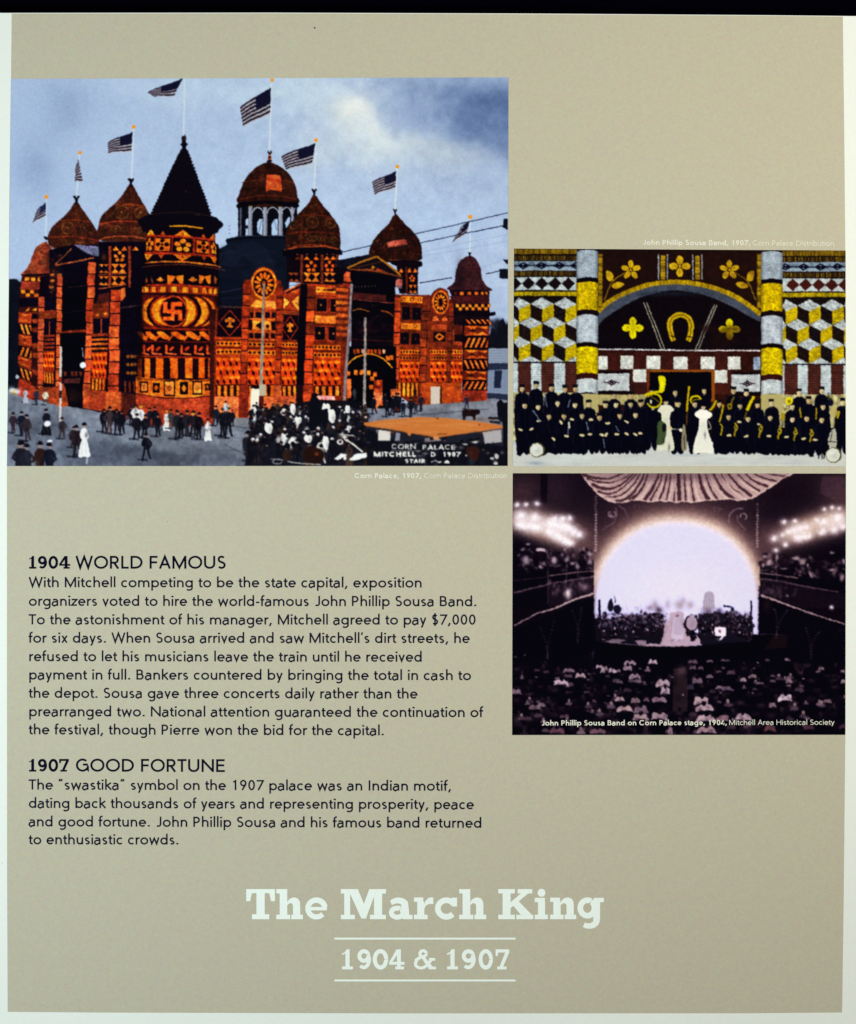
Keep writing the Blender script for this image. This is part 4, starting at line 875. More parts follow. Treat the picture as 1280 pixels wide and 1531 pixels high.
    c.part('conical_roof'); c.s_('110C16', [185, 1000, 240, 962, 330, 925, 640, 900, 965, 945, 1060, 995, 1098, 1040, 1060, 1085, 1005, 1130, 800, 1085, 500, 1065, 330, 1090, 250, 1120, 215, 1060])
    c.p('120D17', [640, 252, 612, 300, 570, 395, 500, 545, 420, 720, 330, 922, 640, 940, 970, 950, 900, 745, 850, 600, 800, 470, 765, 395, 722, 262])
    for k in range(110):
        y = rn.uniform(280, 920); w = (y-230)*.42; x = 680+rn.uniform(-w, w)*.9; c.l(rn.choice(('1E1420', '2A1A1E', '0A0610')), 4, [x, y, x+rn.uniform(15, 50), y+2], .5)
    for s_ in (-1, 1):
        for y in range(300, 920, 34):
            x = 722+.37*(y-262) if s_ > 0 else 640-.463*(y-252); c.e('110C16', x, y, 9, 10)
    c.l('4A2A20', 7, [320, 930, 500, 915, 680, 908, 850, 925, 985, 955], .8, sm=True); c.l('8A6A4A', 5, [800, 935, 850, 938], .6); c.e('5A241A', 695, 685, 10, 12, .6)
    c.l('E8A01E', 14, [525, 1056, 640, 1054, 760, 1062, 880, 1082], sm=True)
    c.part('finial'); c.s_('140E18', [640, 255, 655, 225, 650, 200, 640, 185, 655, 170, 660, 150, 655, 115, 668, 85, 690, 82, 704, 110, 700, 150, 705, 165, 718, 180, 705, 205, 700, 230, 722, 260]); c.e('5A3A34', 684, 120, 10, 18, .7)
    c.z(180, 380, 6.378); c.part('round_tower', same=True); c.cur = len(c.names)-1-0 if False else c.cur
    rt = max(i for i, n_ in enumerate(c.names) if n_ == 'round_tower'); c.cur = rt
    c.l('8A5A3A', 7, [200, 128, 350, 108, 600, 100, 850, 128, 1005, 160], .8, sm=True); c.l('D8902A', 8, [240, 86, 400, 72, 620, 74, 850, 100, 960, 128], sm=True)
    q = c.quad([215, 170, 940, 190, 935, 300, 205, 300], 0, True); q.r('0E0A12', 0, 0, 1, 1)
    for x, w in ((528, 78), (810, 56)):
        c.p('E0901C', [x-w, 200, x, 215, x+w, 200, x+w*.9, 285, x+w*.5, 285, x, 222, x-w*.6, 285, x-w, 285])
    c.p('8A5A1C', [250, 215, 265, 280, 240, 270]); c.p('6A4A18', [290, 200, 320, 280, 300, 280]); 
    for x, k in ((382, 1), (692, 1.2)): c.p('B8781C', [x-40*k, 248, x, 225, x+40*k, 248, x, 266]); c.e('D89A2A', x, 235, 16*k, 14*k)
    c.p('9A5A1C', [900, 200, 925, 240, 915, 290, 895, 280])
    c.p('A04018', [240, 292, 500, 282, 940, 315, 940, 330, 500, 300, 240, 308])
    c.p('8A3E16', [205, 315, 500, 300, 940, 328, 935, 402, 500, 368, 205, 372])
    for x, w in ((215, 10), (250, 34), (320, 36), (410, 52), (512, 50), (620, 54), (715, 48), (800, 40), (862, 30), (910, 34)):
        y = 336+max(0, (x-500))*.05; c.p(rn.choice(('F0B028', 'E89A20', 'F4BC34')), [x-w/2, y-24, x+w/2, y-24, x+w/2, y+24, x-w/2, y+24]); c.p('4A2010', [x+w/2+6, y-22, x+w/2+20, y-22, x+w/2+20, y+22, x+w/2+6, y+22], .7)
    c.p('2A0E10', [205, 372, 500, 370, 935, 402, 935, 412, 500, 382, 205, 384])
    q = c.quad([205, 385, 930, 405, 915, 705, 195, 690], 0); q.r('4A1A12', 0, 0, 1, 1)
    def cres(cx, w, h, s_, col, n=12):
        o = [(cx+s_*w*math.cos(t)-s_*w, 550-h*math.sin(t)) for t in np.linspace(-1.35, 1.35, n)]; i = [(cx+s_*w*math.cos(t)*.45-s_*w*.98, 550-h*math.sin(t)) for t in np.linspace(1.35, -1.35, n)]
        c.p(col, o+i)
    for cx, w, h, s_, col in ((935, 190, 150, 1, '8A3414'), (910, 150, 140, 1, 'F0A020'), (878, 165, 148, 1, '150A10'), (855, 165, 150, 1, '9A3A14'), (842, 155, 140, 1, 'F4AA1E'), (775, 140, 145, 1, '150A10'), (740, 160, 152, 1, '9A3A14'), (722, 150, 142, 1, 'F6B01E'), (198, 150, 150, -1, '8A3414'), (208, 130, 135, -1, 'F0A61E'), (250, 140, 140, -1, '150A10'), (282, 160, 150, -1, '9A3A14'), (300, 170, 135, -1, 'F6AE1E')): cres(cx, w, h, s_, col)
    c.part('medallion', 'dark round medallion with an orange crossed-arm good-luck sign'); c.e('8A3414', 507, 548, 138, 152); c.l('C05A1C', 6, E(507, 548, 132, 146, 0, 352)); c.e('140A12', 507, 548, 122, 136)
    f = [(412, 460), (452, 460), (452, 530), (485, 530), (485, 460), (592, 458), (592, 498), (522, 498), (522, 532), (592, 534), (592, 635), (553, 635), (553, 572), (520, 572), (518, 635), (410, 632), (410, 596), (484, 598), (484, 566), (412, 562)]
    c.p('E0641C', f); c.l('F07A2A', 5, [432, 470, 432, 545, 500, 548, 575, 552, 575, 625], .6)
    c.cur = rt
    c.p('7A3010', [190, 690, 500, 705, 915, 712, 915, 735, 500, 728, 190, 712]); c.p('170A10', [180, 722, 915, 735, 910, 840, 170, 830])
    for i, x in enumerate((215, 300, 420, 560, 695, 815, 880)):
        w = (52, 60, 72, 78, 72, 60, 34)[i]; c.p('E07A16' if i % 2 else 'E88A1C', [x-w, 740, x-w*.3, 736, x+w, 800, x+w*.7, 828, x-w*.1, 810, x-w*.9, 768]); c.l('F4AA34', 6, [x-w*.8, 748, x+w*.8, 808], .8)
    for x in (265, 365, 490, 630, 755, 860): c.p('D0701A', [x-40, 806, x+10, 768, x+26, 776, x-14, 812])
    c.p('5A2010', [165, 820, 500, 832, 912, 832, 912, 850, 500, 848, 165, 838]); c.p('1C0C12', [165, 838, 912, 850, 908, 985, 160, 960])
    for x, w in ((215, 60), (300, 100), (430, 112), (575, 105), (705, 96), (820, 70)):
        c.p('E0641C', [x, 868, x+22, 868, x+22, 948, x, 948]); c.p('F08A3A', [x-(20 if x < 220 else 0), 940, x+w, 950, x+w, 964, x-(20 if x < 220 else 0), 954]); c.s_('C0521A', [x+40, 912, x+62, 886, x+88, 884, x+72, 912, x+48, 926])
    c.p('8A3814', [160, 962, 908, 985, 908, 1002, 500, 1000, 160, 982])
    q = c.quad([160, 985, 905, 1000, 890, 1195, 160, 1180]); q.r('1E0C14', 0, 0, 1, 1)
    for a, b in ((168, 205), (232, 286), (340, 410), (476, 548), (620, 690), (750, 805), (840, 872)): c.p(rn.choice(('F0801A', 'E8740F', 'F48A1E')), [a, 992, b, 994, b, 1186, a, 1184]); c.l('F8A030', 6, [(a+b)/2, 1000, (a+b)/2, 1180], .4)
    c.p('E08A1C', [150, 1170, 400, 1196, 650, 1205, 890, 1190, 885, 1345, 650, 1372, 400, 1368, 150, 1330]); c.l('5A2410', 6, [155, 1185, 400, 1206, 650, 1212, 890, 1205], sm=True); c.l('E8A040', 7, [150, 1318, 400, 1352, 650, 1358, 885, 1335], sm=True); c.l('4A1C10', 8, [150, 1330, 400, 1368, 650, 1374, 885, 1350], sm=True)
    for i, (x, w) in enumerate(((228, 54), (345, 66), (470, 84), (607, 80), (736, 70), (832, 44))):
        y = 1268+12*math.sin(i*.62); h = w*.75+12
        if i % 2: c.p('F09A24', [x-w/2-12, y-h-8, x+w/2+12, y-h-8, x+w/2+12, y+h, x-w/2-12, y+h]); c.p('1A0E12', [x-w/2, y-h+12, x+w/2, y-h+12, x+w/2, y+h-14, x-w/2, y+h-14]); c.p('E09020', [x-w*.3, y, x, y-h*.5, x+w*.3, y, x, y+h*.5])
        else: c.p('1A0E12', [x-w/2-12, y-h-2, x+w/2+12, y-h-2, x+w/2+12, y+h+2, x-w/2-12, y+h+2]); c.p('F4AE3C', [x-w/2, y-h+12, x+w/2, y-h+12, x+w/2, y+h-14, x-w/2, y+h-14]); c.p('8A5A1C', [x-w*.3, y, x, y-h*.5, x+w*.3, y, x, y+h*.5]); c.e('E09A30', x, y, w*.12, h*.16)
    c.p('A85428', [150, 1332, 400, 1376, 650, 1380, 890, 1352, 885, 1640, 150, 1640]); 
    for k in range(60): c.b(rn.choice(('8E4422', 'B8642F', '9A4A28')), rn.uniform(160, 880), rn.uniform(1390, 1600), 50, 14, .35)
    c.b('7A3A20', 860, 1500, 30, 140, .5); c.p('2A1814', [20, 1330, 150, 1330, 150, 1560, 20, 1600], .6)
    c.z(180, 380, 6.378)
    c.b('0C0810', 180, 700, 40, 560, .75, 0, 2); c.b('0C0810', 935, 760, 30, 560, .6, 0, 2); c.b('1A0A10', 860, 900, 50, 400, .25)
    # ---- middle wing
    c.z(320, 400, 6.4); c.part('middle_wing')
    c.p('3A1810', [-40, 400, 60, 400, 60, 1440, -40, 1440]); c.p('6E2E12', [20, 385, 290, 385, 290, 120, 640, 120, 660, 240, 880, 130, 1300, 130, 1300, 1400, 0, 1440, 5, 700])
    c.b('5A2A16', 500, 100, 60, 60, 0)
    def panel(x0, x1, n, off=0, sh=0):
        q = c.quad([x0, 700+off, x1, 705+off+sh, x1, 1228+sh, x0, 1235])
        q.r('8A3A14', 0, 0, 1, 1); dia(q, n, .01, .09); q.r('5A2010', 0, .11, 1, .14); dia(q, n, .155, .245); q.r('B04A18', 0, .26, 1, .28); cubes(q, max(2, n//2+1), .3, .79); q.r('2A1010', 0, .79, 1, .805); bars(q, max(3, n//2+1), .81, 1)
    panel(22, 262, 6); panel(325, 590, 6, 10); panel(650, 800, 5, 15); panel(955, 1212, 7, 40, 0)
    for x0, x1, cx, cy, rx, ry in ((30, 262, 153, 535, 108, 122), (660, 806, 730, 580, 76, 112)):
        c.p('120A14', [x0+12, 388 if x0 < 100 else 455, x1, 390 if x0 < 100 else 458, x1, 665 if x0 < 100 else 695, x0, 665 if x0 < 100 else 695]); c.l('A03C14', 9, [cx, cy-ry, cx+rx, cy, cx, cy+ry, cx-rx, cy, cx, cy-ry])
        for dx, dy, a, b in ((-.28, -.22, .16, .14), (.28, -.22, .16, .14), (0, -.3, .17, .14), (0, 0, .12, .2), (0, .25, .26, .09)): c.e('D08020', cx+dx*rx, cy+dy*ry, a*rx*1.2, b*ry*1.1)
    c.p('9A4416', [15, 665, 262, 668, 262, 690, 15, 690])
    # panel under the wheel
    c.p('A8521A', [345, 290, 595, 290, 595, 700, 330, 700])
    c.p('E89A34', [350, 380, 400, 310, 468, 330, 468, 385]); c.p('E8A040', [490, 385, 500, 320, 590, 330, 595, 395, 545, 380]); c.l('5A2412', 6, [340, 398, 600, 412]); c.l('5A2412', 5, [340, 412, 600, 424])
    for a, b in ((345, 378), (400, 458), (495, 540), (552, 592)): c.p('190C14', [a, 428, b, 430, b, 486, a, 484])
    c.l('E08A2A', 6, [335, 492, 600, 505]); c.p('E09030', [372, 508, 545, 518, 545, 600, 372, 600]); c.p('190C14', [400, 555, 455, 515, 455, 598]); c.p('190C14', [335, 500, 368, 502, 365, 600, 335, 600]); c.p('190C14', [550, 520, 590, 522, 588, 605, 550, 602]); c.p('190C14', [490, 560, 515, 545, 530, 565, 512, 585])
    c.l('C05A20', 7, [335, 612, 600, 625]); 
    for a, b in ((338, 378), (390, 455), (492, 525), (545, 585)): c.p('190C14', [a, 628, b, 632, b, 682, a, 678])
    c.l('E08030', 6, [330, 690, 595, 700])
    # cross of triangles
    c.p('8E3C18', [668, 250, 815, 205, 815, 420, 660, 405]); c.p('E8A23A', [672, 285, 725, 330, 668, 395]); c.p('EBA83E', [812, 270, 812, 415, 745, 330]); c.l('C86A2A', 7, [665, 425, 815, 430]); c.l('C86A2A', 6, [665, 440, 815, 450]); c.p('C05A22', [740, 215, 812, 210, 812, 240, 740, 250])
    c.l('B4662C', 13, [670, 235, 780, 180, 890, 130]); c.l('14101A', 16, [690, 245, 800, 195, 890, 160])
    # right bay windows
    c.p('9A4418', [900, 160, 1300, 180, 1300, 300, 900, 280]); c.p('E8982A', [975, 185, 1220, 205, 1210, 250, 975, 235]); 
    for x in (1000, 1060, 1130, 1190): c.e('7A3412', x, 212+(x-1000)*.05, 18, 12, .8)
    c.l('5A2212', 7, [970, 262, 1230, 282]); c.l('C86020', 5, [970, 250, 1230, 270]); c.p('2A1216', [1080, 205, 1290, 190, 1290, 225, 1085, 225], .9)
    for x0, x1, y0, y1 in ((985, 1078, 298, 420), (1118, 1212, 303, 425), (968, 1066, 568, 692), (1100, 1198, 570, 700)):
        c.p('8E3E18', [x0-14, y0-12, x1+14, y0-10, x1+12, y1+12, x0-14, y1+12]); c.p('0E0A14', [x0, y0, x1, y0, x1, y1, x0, y1]); c.e('C8902A', (x0+x1)/2-6, (y0+y1)/2, 9, 11, .8)
    c.p('E08A30', [962, 458, 1218, 462, 1214, 540, 962, 528]); c.l('7A3A16', 6, [965, 458, 1218, 462]); 
    for x in (1010, 1060, 1120, 1170): c.b('C86020', x, 498, 16, 14, .7)
    c.l('5A2412', 8, [960, 545, 1215, 555])
    for P0, P1, w, n, w1 in (((315, 155), (280, 1130), 70, 9, 56), ((632, 175), (610, 1130), 62, 8, 48)): pier(P0, P1, w, n, ('8A3614', '9A4018', '7A3016', 'A4481A'), w1=w1)
    c.p('0B0A12', [830, 160, 892, 165, 880, 700, 860, 1130, 790, 1130, 800, 700]); pier((935, 175), (900, 1125), 78, 8, ('C8521E', 'B84A1A', '6A2E14', 'D05C20'), w1=76); c.p('8E3C18', [862, 1120, 935, 1120, 925, 1400, 855, 1400]); c.p('E86A28', [855, 1230, 925, 1210, 910, 1400, 860, 1300], .9)
    c.p('C4743C', [5, 1235, 240, 1238, 235, 1440, 5, 1440]); c.p('C47038', [300, 1235, 600, 1235, 600, 1400, 300, 1440]); c.p('C86E38', [620, 1230, 790, 1230, 790, 1400, 620, 1400]); c.p('7A3018', [245, 1125, 335, 1125, 330, 1440, 240, 1440]); c.p('B0602C', [575, 1125, 650, 1125, 640, 1400, 575, 1400]); c.p('1E1014', [790, 1125, 855, 1125, 850, 1400, 785, 1400])
    c.p('E8B0A0', [975, 1228, 1160, 1232, 1155, 1270, 975, 1265], .9)
    c.part('door'); c.p('EDE4CC', [358, 1160, 436, 1162, 432, 1392, 348, 1390]); c.p('140E14', [355, 1122, 440, 1124, 440, 1160, 355, 1158]); c.l('6A4A3A', 5, [345, 1395, 435, 1397])
    # wheel window
    c.part('wheel_window')
    def wheel(cx, cy, rx, ry, n=12, hub='8A4A1C'):
        c.e('A04416', cx, cy, rx*1.06, ry*1.06); c.l('E09A20', rx*.09, E(cx, cy, rx*.93, ry*.93, 0, 352)); c.e('180C10', cx, cy, rx*.82, ry*.82)
        for k in range(n): a = R(360/n*k+8); c.e('E07A1A', cx+math.cos(a)*rx*.52, cy+math.sin(a)*ry*.52, rx*.27, rx*.115, rot=math.atan2(math.sin(a)*ry, math.cos(a)*rx))
        c.e(hub, cx, cy, rx*.18, ry*.18)
    c.p('9A4416', [360, 180, 600, 180, 600, 330, 540, 300, 420, 300, 350, 340]); wheel(478, 155, 120, 152)
    # central onion tower
    c.z(320, 220, 6.4)
    onion((960, 422, 26), [960, 455, 905, 540, 800, 650, 722, 750, 690, 830, 688, 960, 720, 1000, 950, 985, 1190, 1000, 1208, 960, 1210, 860, 1195, 760, 1120, 650, 1030, 540], 950, 1000, '3A1E10', '6A3A18', ribs=(([960, 470, 850, 660, 835, 930], 9, '7A3416'), ([960, 470, 1060, 700, 1062, 950], 8, '5A2A14'), ([960, 465, 962, 560, 958, 660], 5, '5A3016')), rings=(([800, 660, 950, 650, 1110, 665], 7, '8A4018'), ([695, 835, 830, 815, 1060, 818, 1205, 845], 8, '8A3C18'), ([690, 985, 835, 940, 1060, 945, 1200, 985], 12, '9A4A20')), ros=((945, 718, 58, 52), (1118, 730, 46, 44), (765, 745, 34, 40), (940, 875, 50, 24), (1020, 875, 36, 22), (1130, 885, 44, 24)), n=220)
    c.part('octagonal_tower'); c.s_('0C0A12', [660, 1000, 680, 985, 950, 960, 1200, 985, 1226, 1005, 1205, 1035, 950, 1020, 690, 1045]); c.l('A8602A', 9, [672, 985, 830, 955, 1060, 950, 1200, 980], .9)
    c.p('0C0A12', [690, 980, 1200, 980, 1195, 1050, 698, 1050]); c.p('120A12', [698, 1035, 1190, 1035, 1190, 1320, 700, 1290])
    for x in (842, 1036, 1178): c.p('6A3418', [x-14, 1030, x+14, 1030, x+10, 1310, x-12, 1300])
    for x in (890, 980, 1082, 1140, 800): c.p('E0761C' if x > 820 else '6A3414', [x-30, 1078, x, 1045, x+30, 1078]); c.e('C8701C', x, 1028, 10, 8, .7)
    for x, k in ((933, 1), (1108, .8)):
        for dx, dy in ((0, -36), (-38, -4), (38, -4), (-24, 36), (24, 36)): c.e('C8641A', x+dx*k, 1140+dy, 19*k, 17)
    for x0, x1 in ((718, 815), (860, 1015), (1052, 1165)):
        c.p('D88422' if x0 > 800 else '8A4A1A', [x0, 1200, x1, 1205, x1, 1292, x0, 1285])
        for xc in (x0, (x0+x1)/2, x1): c.p('120A12', [max(xc-36, x0), 1245, xc, 1206, min(xc+36, x1), 1245, xc, 1285])
    # ---- entrance wing
    c.z(500, 300, 4.741); c.part('entrance_wing')
    c.p('121620', [10, 425, 270, 378, 330, 430, 480, 520, 480, 620, 30, 560]); c.p('120C14', [10, 470, 430, 520, 440, 1100, 120, 1100, 120, 600, 10, 590])
    c.p('0A0810', [120, 500, 432, 545, 430, 960, 130, 960])
    onion((432, 72, 16), [433, 95, 385, 165, 300, 255, 258, 325, 246, 385, 275, 425, 430, 440, 605, 425, 622, 370, 608, 290, 565, 228, 492, 155], 435, 430, '35190F', '5A3218', ribs=(([433, 100, 380, 250, 372, 400], 6, '4A2412'), ([433, 100, 500, 240, 525, 410], 6, '2A140E')), rings=(([380, 415, 450, 425, 600, 440], 7, '8A5A38'),), n=170)
    c.p('B46448', [378, 300, 430, 282, 505, 278, 522, 312, 380, 336]); c.p('D87A58', [400, 305, 490, 290, 495, 305, 405, 322], .7); c.part('octagonal_tower'); c.s_('0C0A12', [400, 440, 450, 425, 600, 430, 625, 450, 600, 475, 460, 470]); c.p('120A12', [440, 430, 598, 430, 592, 665, 460, 660])
    for x, y0 in ((475, 480), (535, 478), (575, 480)): c.p('C8701C', [x-16, y0+30, x, y0, x+16, y0+30])
    for dx, dy in ((0, -16), (-14, 0), (14, 0), (-8, 16), (9, 16)): c.e('B4601A', 553+dx, 552+dy, 8, 8)
    for x0 in (528, 558): c.p('D07C20', [x0, 598, x0+28, 598, x0+14, 625]); c.p('D07C20', [x0, 658, x0+28, 658, x0+14, 630])
    c.p('6A3418', [505, 470, 520, 470, 522, 660, 508, 660], .9)
    c.part('gable'); c.p('1A1018', [90, 480, 300, 392, 480, 535, 470, 545]); c.l('A8701E', 13, [92, 480, 200, 432, 300, 398]); c.l('A8701E', 14, [300, 398, 380, 455, 472, 530]); c.l('8A4A1C', 8, [100, 486, 280, 500, 478, 540]); c.p('9A4A22', [140, 486, 280, 498, 270, 485]); c.p('A04A26', [290, 500, 305, 478, 390, 515]); c.e('A8761E', 275, 475, 12, 12); c.l('6A4418', 6, [150, 475, 330, 435], .8)
    c.cur = c.names.index('entrance_wing')
    c.p('B45A2C', [70, 520, 85, 505, 112, 508, 118, 580, 66, 575]); c.p('7A3418', [60, 585, 115, 590, 115, 615, 60, 612]); c.p('C07A60', [440, 565, 455, 555, 482, 560, 482, 605, 436, 600]); c.p('8A7A78', [436, 600, 482, 605, 480, 625, 436, 620], .8)
    for i in range(7): c.e('5A4A4A', 150+i*23, 612-i*1, 5, 9, .7)
    c.p('4A241C', [135, 650, 370, 672, 368, 712, 135, 700]); c.l('8A4A30', 5, [130, 700, 430, 728]); c.l('A8701E', 6, [130, 782, 180, 768, 250, 788], .8, sm=True); c.l('C8841C', 9, [330, 780, 380, 792, 420, 820], .9, sm=True)
    for k in range(26): c.b(rn.choice(('2A1418', '06060C')), rn.uniform(140, 420), rn.uniform(740, 940), 20, 12, .6)
    c.p('5A2A16', [10, 600, 115, 620, 115, 1000, 10, 1000]); 
    for y in range(620, 940, 45): c.p(rn.choice(('A8521E', 'C86A20', 'D88428')), [12, y, 100, y+5, 98, y+28, 12, y+24], .8)
    c.part('right_wing'); c.p('5A2812', [430, 665, 690, 672, 700, 700, 850, 700, 850, 1000, 420, 1000])
    c.p('C87A1E', [473, 676, 625, 684, 625, 728, 473, 720])
    for x in (490, 550, 605): c.e('3A1810', x, 702, 14, 12, .8); c.e('E09A2A', x, 702, 7, 6)
    c.l('3A1410', 6, [473, 735, 625, 742])
    for x0, x1, y0, y1 in ((480, 537, 755, 845), (555, 613, 760, 845)): c.p('0E0A14', [x0, y0, x1, y0, x1, y1, x0, y1]); c.e('8A5A2C', (x0+x1)/2, (y0+y1)/2, 4, 6, .7)
    c.p('D0821E', [470, 870, 617, 874, 615, 918, 470, 915]); c.e('5A2A14', 510, 893, 14, 12, .7); c.e('5A2A14', 575, 894, 14, 12, .7); c.e('F0A840', 510, 893, 6, 5); c.e('F0A840', 575, 894, 6, 5)
    pier((450, 690), (440, 1500), 42, 8, ('A0481C', '8A3C18', 'B05020')); pier((655, 700), (630, 1500), 50, 9, ('6A3016', '7A3818', '8A4018')); pier((832, 730), (815, 1500), 36, 8, ('6A3016', '7A3818'))
    c.p('5A2A18', [628, 672, 672, 670, 672, 695, 628, 695]); c.s_('5A2C1C', [690, 690, 700, 650, 750, 618, 800, 640, 815, 680, 815, 720, 800, 800, 700, 800]); wheel(755, 722, 58, 84, 12, '140C14')
    c.p('C06A30', [700, 825, 725, 820, 742, 850, 740, 868, 695, 866]); c.p('C06A30', [760, 868, 765, 835, 785, 820, 805, 845, 805, 868]); c.l('7A3A1C', 6, [690, 875, 810, 880]); c.p('1A0E14', [690, 895, 800, 900, 800, 925, 690, 925])
    c.z(500, 480, 4.741)
    c.p('6A3014', [430, 0, 915, 0, 900, 600, 560, 600, 440, 520])
    for x0, x1, y0, y1 in ((470, 530, 82, 165), (548, 606, 85, 167)): c.p('100A12', [x0, y0, x1, y0, x1, y1, x0, y1]); c.e('8A5A2C', (x0+x1)/2, (y0+y1)/2, 4, 6, .7)
    c.p('D0821E', [470, 15, 617, 18, 614, 62, 470, 58])
    for x in (510, 575): c.e('5A2A14', x, 38, 14, 12, .7); c.e('F0A840', x, 38, 6, 5)
    for x0, x1, n in ((465, 614, 7), (682, 800, 6), (826, 908, 4)):
        q = c.quad([x0, 200, x1, 203, x1, 432, x0, 434]); q.r('7A3414', 0, 0, 1, 1); dia(q, n, .02, .14); dia(q, n, .2, .32, 'A85A18'); cubes(q, max(3, n-3), .38, 1)
    q = c.quad([447, 440, 602, 440, 598, 535, 447, 535]); bars(q, 5, 0, 1, 'E09A20', '4A2010')
    q = c.quad([835, 440, 895, 440, 895, 500, 835, 495]); bars(q, 3, 0, 1, 'C86A1A', '6A2E14')
    c.p('9A4A20', [690, 25, 800, 25, 800, 60, 690, 60]); c.p('1A0E12', [702, 75, 790, 78, 788, 148, 702, 146]); c.p('C8701E', [712, 112, 745, 84, 780, 112, 745, 142]); c.p('1A0E12', [728, 112, 745, 98, 763, 112, 745, 126]); c.p('A85428', [845, 55, 905, 58, 903, 172, 845, 170]); c.p('C87A4A', [862, 80, 888, 80, 880, 110, 888, 145, 862, 145, 870, 110], .7)
    pier((450, 0), (430, 430), 44, 5, ('A84A1E', '8E3E1A', 'B45624')); pier((640, -60), (625, 440), 44, 8, ('6A3016', '8A4018', '9A4A1C')); pier((820, 0), (808, 440), 30, 6, ('6A3016', '8A4018'))
    c.p('A04E18', [608, 440, 905, 440, 895, 590, 620, 605]); 
    for x in range(615, 895, 10): c.l('6A3010', 3, [x, 445, x, 595], .35)
    c.part('door'); c.p('C8BCAC', [686, 466, 750, 464, 748, 590, 684, 592]); c.l('2A1814', 9, [758, 462, 757, 588])
    # round corner tower on the right
    c.z(500, 300, 4.741); c.part('bell_roof'); c.s_('46282A', [800, 632, 850, 580, 864, 500, 890, 432, 928, 402, 960, 392, 1000, 410, 1034, 470, 1050, 555, 1080, 605, 1116, 640, 960, 640])
    for k in range(160):
        x = rn.uniform(820, 1090); y = rn.uniform(405, 636); L_ = rn.uniform(10, 30)
        if ins(x, y) and ins(x+L_, y): c.l(rn.choice(('5A3432', '2E1A20', '6A4038')), 4, [x, y, x+L_, y+rn.uniform(-2, 2)], .6)
    c.b('20141C', 890, 540, 26, 110, .6)
    c.part('finial'); c.p('14121C', [948, 368, 972, 368, 966, 385, 968, 402, 952, 402, 955, 385])
    c.part('round_tower'); c.p('1C1016', [812, 632, 1100, 638, 1100, 1000, 850, 1000, 845, 700])
    for x, w in ((905, 24), (958, 26), (1008, 24), (1050, 22), (1080, 14), (858, 14)): c.p('D8861E' if x > 880 else '5A3414', [x-w/2, 650, x+w/2, 650, x+w/2, 670, x-w/2, 670])
    c.p('4A2420', [820, 678, 1100, 672, 1100, 730, 845, 735]); 
    for i in range(11):
        x = 862+i*22.5; w = 22; yy = 735+(i % 2)*22; c.p('E0A02A', [x, yy, x+w, yy, x+w, yy+22, x, yy+22]) if i < 11 else 0
    c.p('100C14', [850, 788, 1144, 792, 1146, 812, 1110, 820, 850, 812]); 
    for i, x in enumerate((925, 985, 1040, 1085)): c.p('D88E24', [x-8, 850, x+14, 848, x+34, 880, x+12, 882])
    c.p('5A2C18', [850, 882, 1100, 886, 1100, 950, 850, 950])
    c.z(500, 480, 4.741); c.p('100C14', [910, -10, 1102, -10, 1085, 500, 908, 500])
    q = c.quad([925, -5, 1102, -5, 1082, 495, 905, 490])
    for v0, v1, k in ((-.02, .06, '/'), (.08, .22, 'd'), (.24, .4, '\\'), (.42, .55, 'd'), (.56, .7, '/'), (.72, .85, 'd'), (.86, 1., '\\')):
        if k == 'd':
            q.r('6A3016', 0, v0, 1, v1); m_ = (v0+v1)/2; q.p('D8861E', [.06, v0+.005, .6, v0+.005, .34, m_-.01]); q.p('C0701A', [.06, v1-.005, .6, v1-.005, .34, m_+.01]); q.p('E0922A', [.55, v0+.02, .9, m_-.02, .95, v0+.01]); q.p('D8862A', [.5, v1-.01, .98, v1-.01, .72, m_+.015]); q.p('3A1810', [.22, m_, .34, m_-.03, .48, m_, .34, m_+.03])
        else:
            for i in range(5):
                a = .02+i*.21; s_ = .16 if k == '/' else -.16; b0 = a if s_ > 0 else a+.16
                q.p('E08A24', [(min(max(x_, 0), 1), y_) for x_, y_ in ((b0, v0+.01), (b0+.09, v0+.01), (b0+.09+s_, v1-.01), (b0+s_, v1-.01))])
    c.p('8A3E20', [905, 492, 1082, 495, 1080, 575, 1040, 582, 900, 580]); 
    for k in range(30): c.b(rn.choice(('7A3620', 'A04E2A')), rn.uniform(915, 1070), rn.uniform(500, 572), 20, 6, .5)
    # entrance arch
    c.part('entrance_arch'); c.p('08070E', [95, 180, 440, 180, 440, 540, 400, 620, 95, 620])
    c.l('D8921E', 9, [93, 315, 150, 262, 240, 236, 310, 250, 370, 290, 412, 335], sm=True)
    for i, x in enumerate((145, 170, 200, 240, 262, 290, 320, 350)): c.p(rn.choice(('C86420', 'B45418', 'E0B080')), [x-9, 200, x+11, 202, x+10, 240-8*(i % 2), x-8, 236-6*(i % 3)], .85)
    c.l('5A1E10', 6, [130, 130, 430, 145], .8); c.b('3A1820', 220, 60, 60, 30, .6)
    for x, y in ((100, 375), (155, 368), (195, 366), (245, 370), (290, 380), (270, 410), (262, 470), (405, 260), (380, 265)): c.p('D87A22', [x-14, y-16, x+14, y-18, x+13, y+14, x-13, y+16])
    c.p('E07A34', [90, 412, 122, 412, 120, 545, 90, 545]); c.p('B05A26', [285, 420, 340, 420, 345, 600, 275, 600]); c.p('7A2A16', [290, 425, 335, 425, 338, 480, 286, 480]); c.e('C86420', 312, 440, 13, 16); c.p('D88A50', [280, 510, 345, 510, 345, 545, 300, 640, 285, 560], .9); c.p('C07038', [400, 485, 470, 480, 470, 540, 400, 540], .8)
    # flags and poles
    def mast(x0, y0, x1, y1, w=2.6): c.part('flagpole'); c.l('C4D2DA', w, [x0, y0, x1, y1], .9)
    def knob(x, y): c.part('finial'); c.e('E8942A', x, y, 2.9, 2.9)
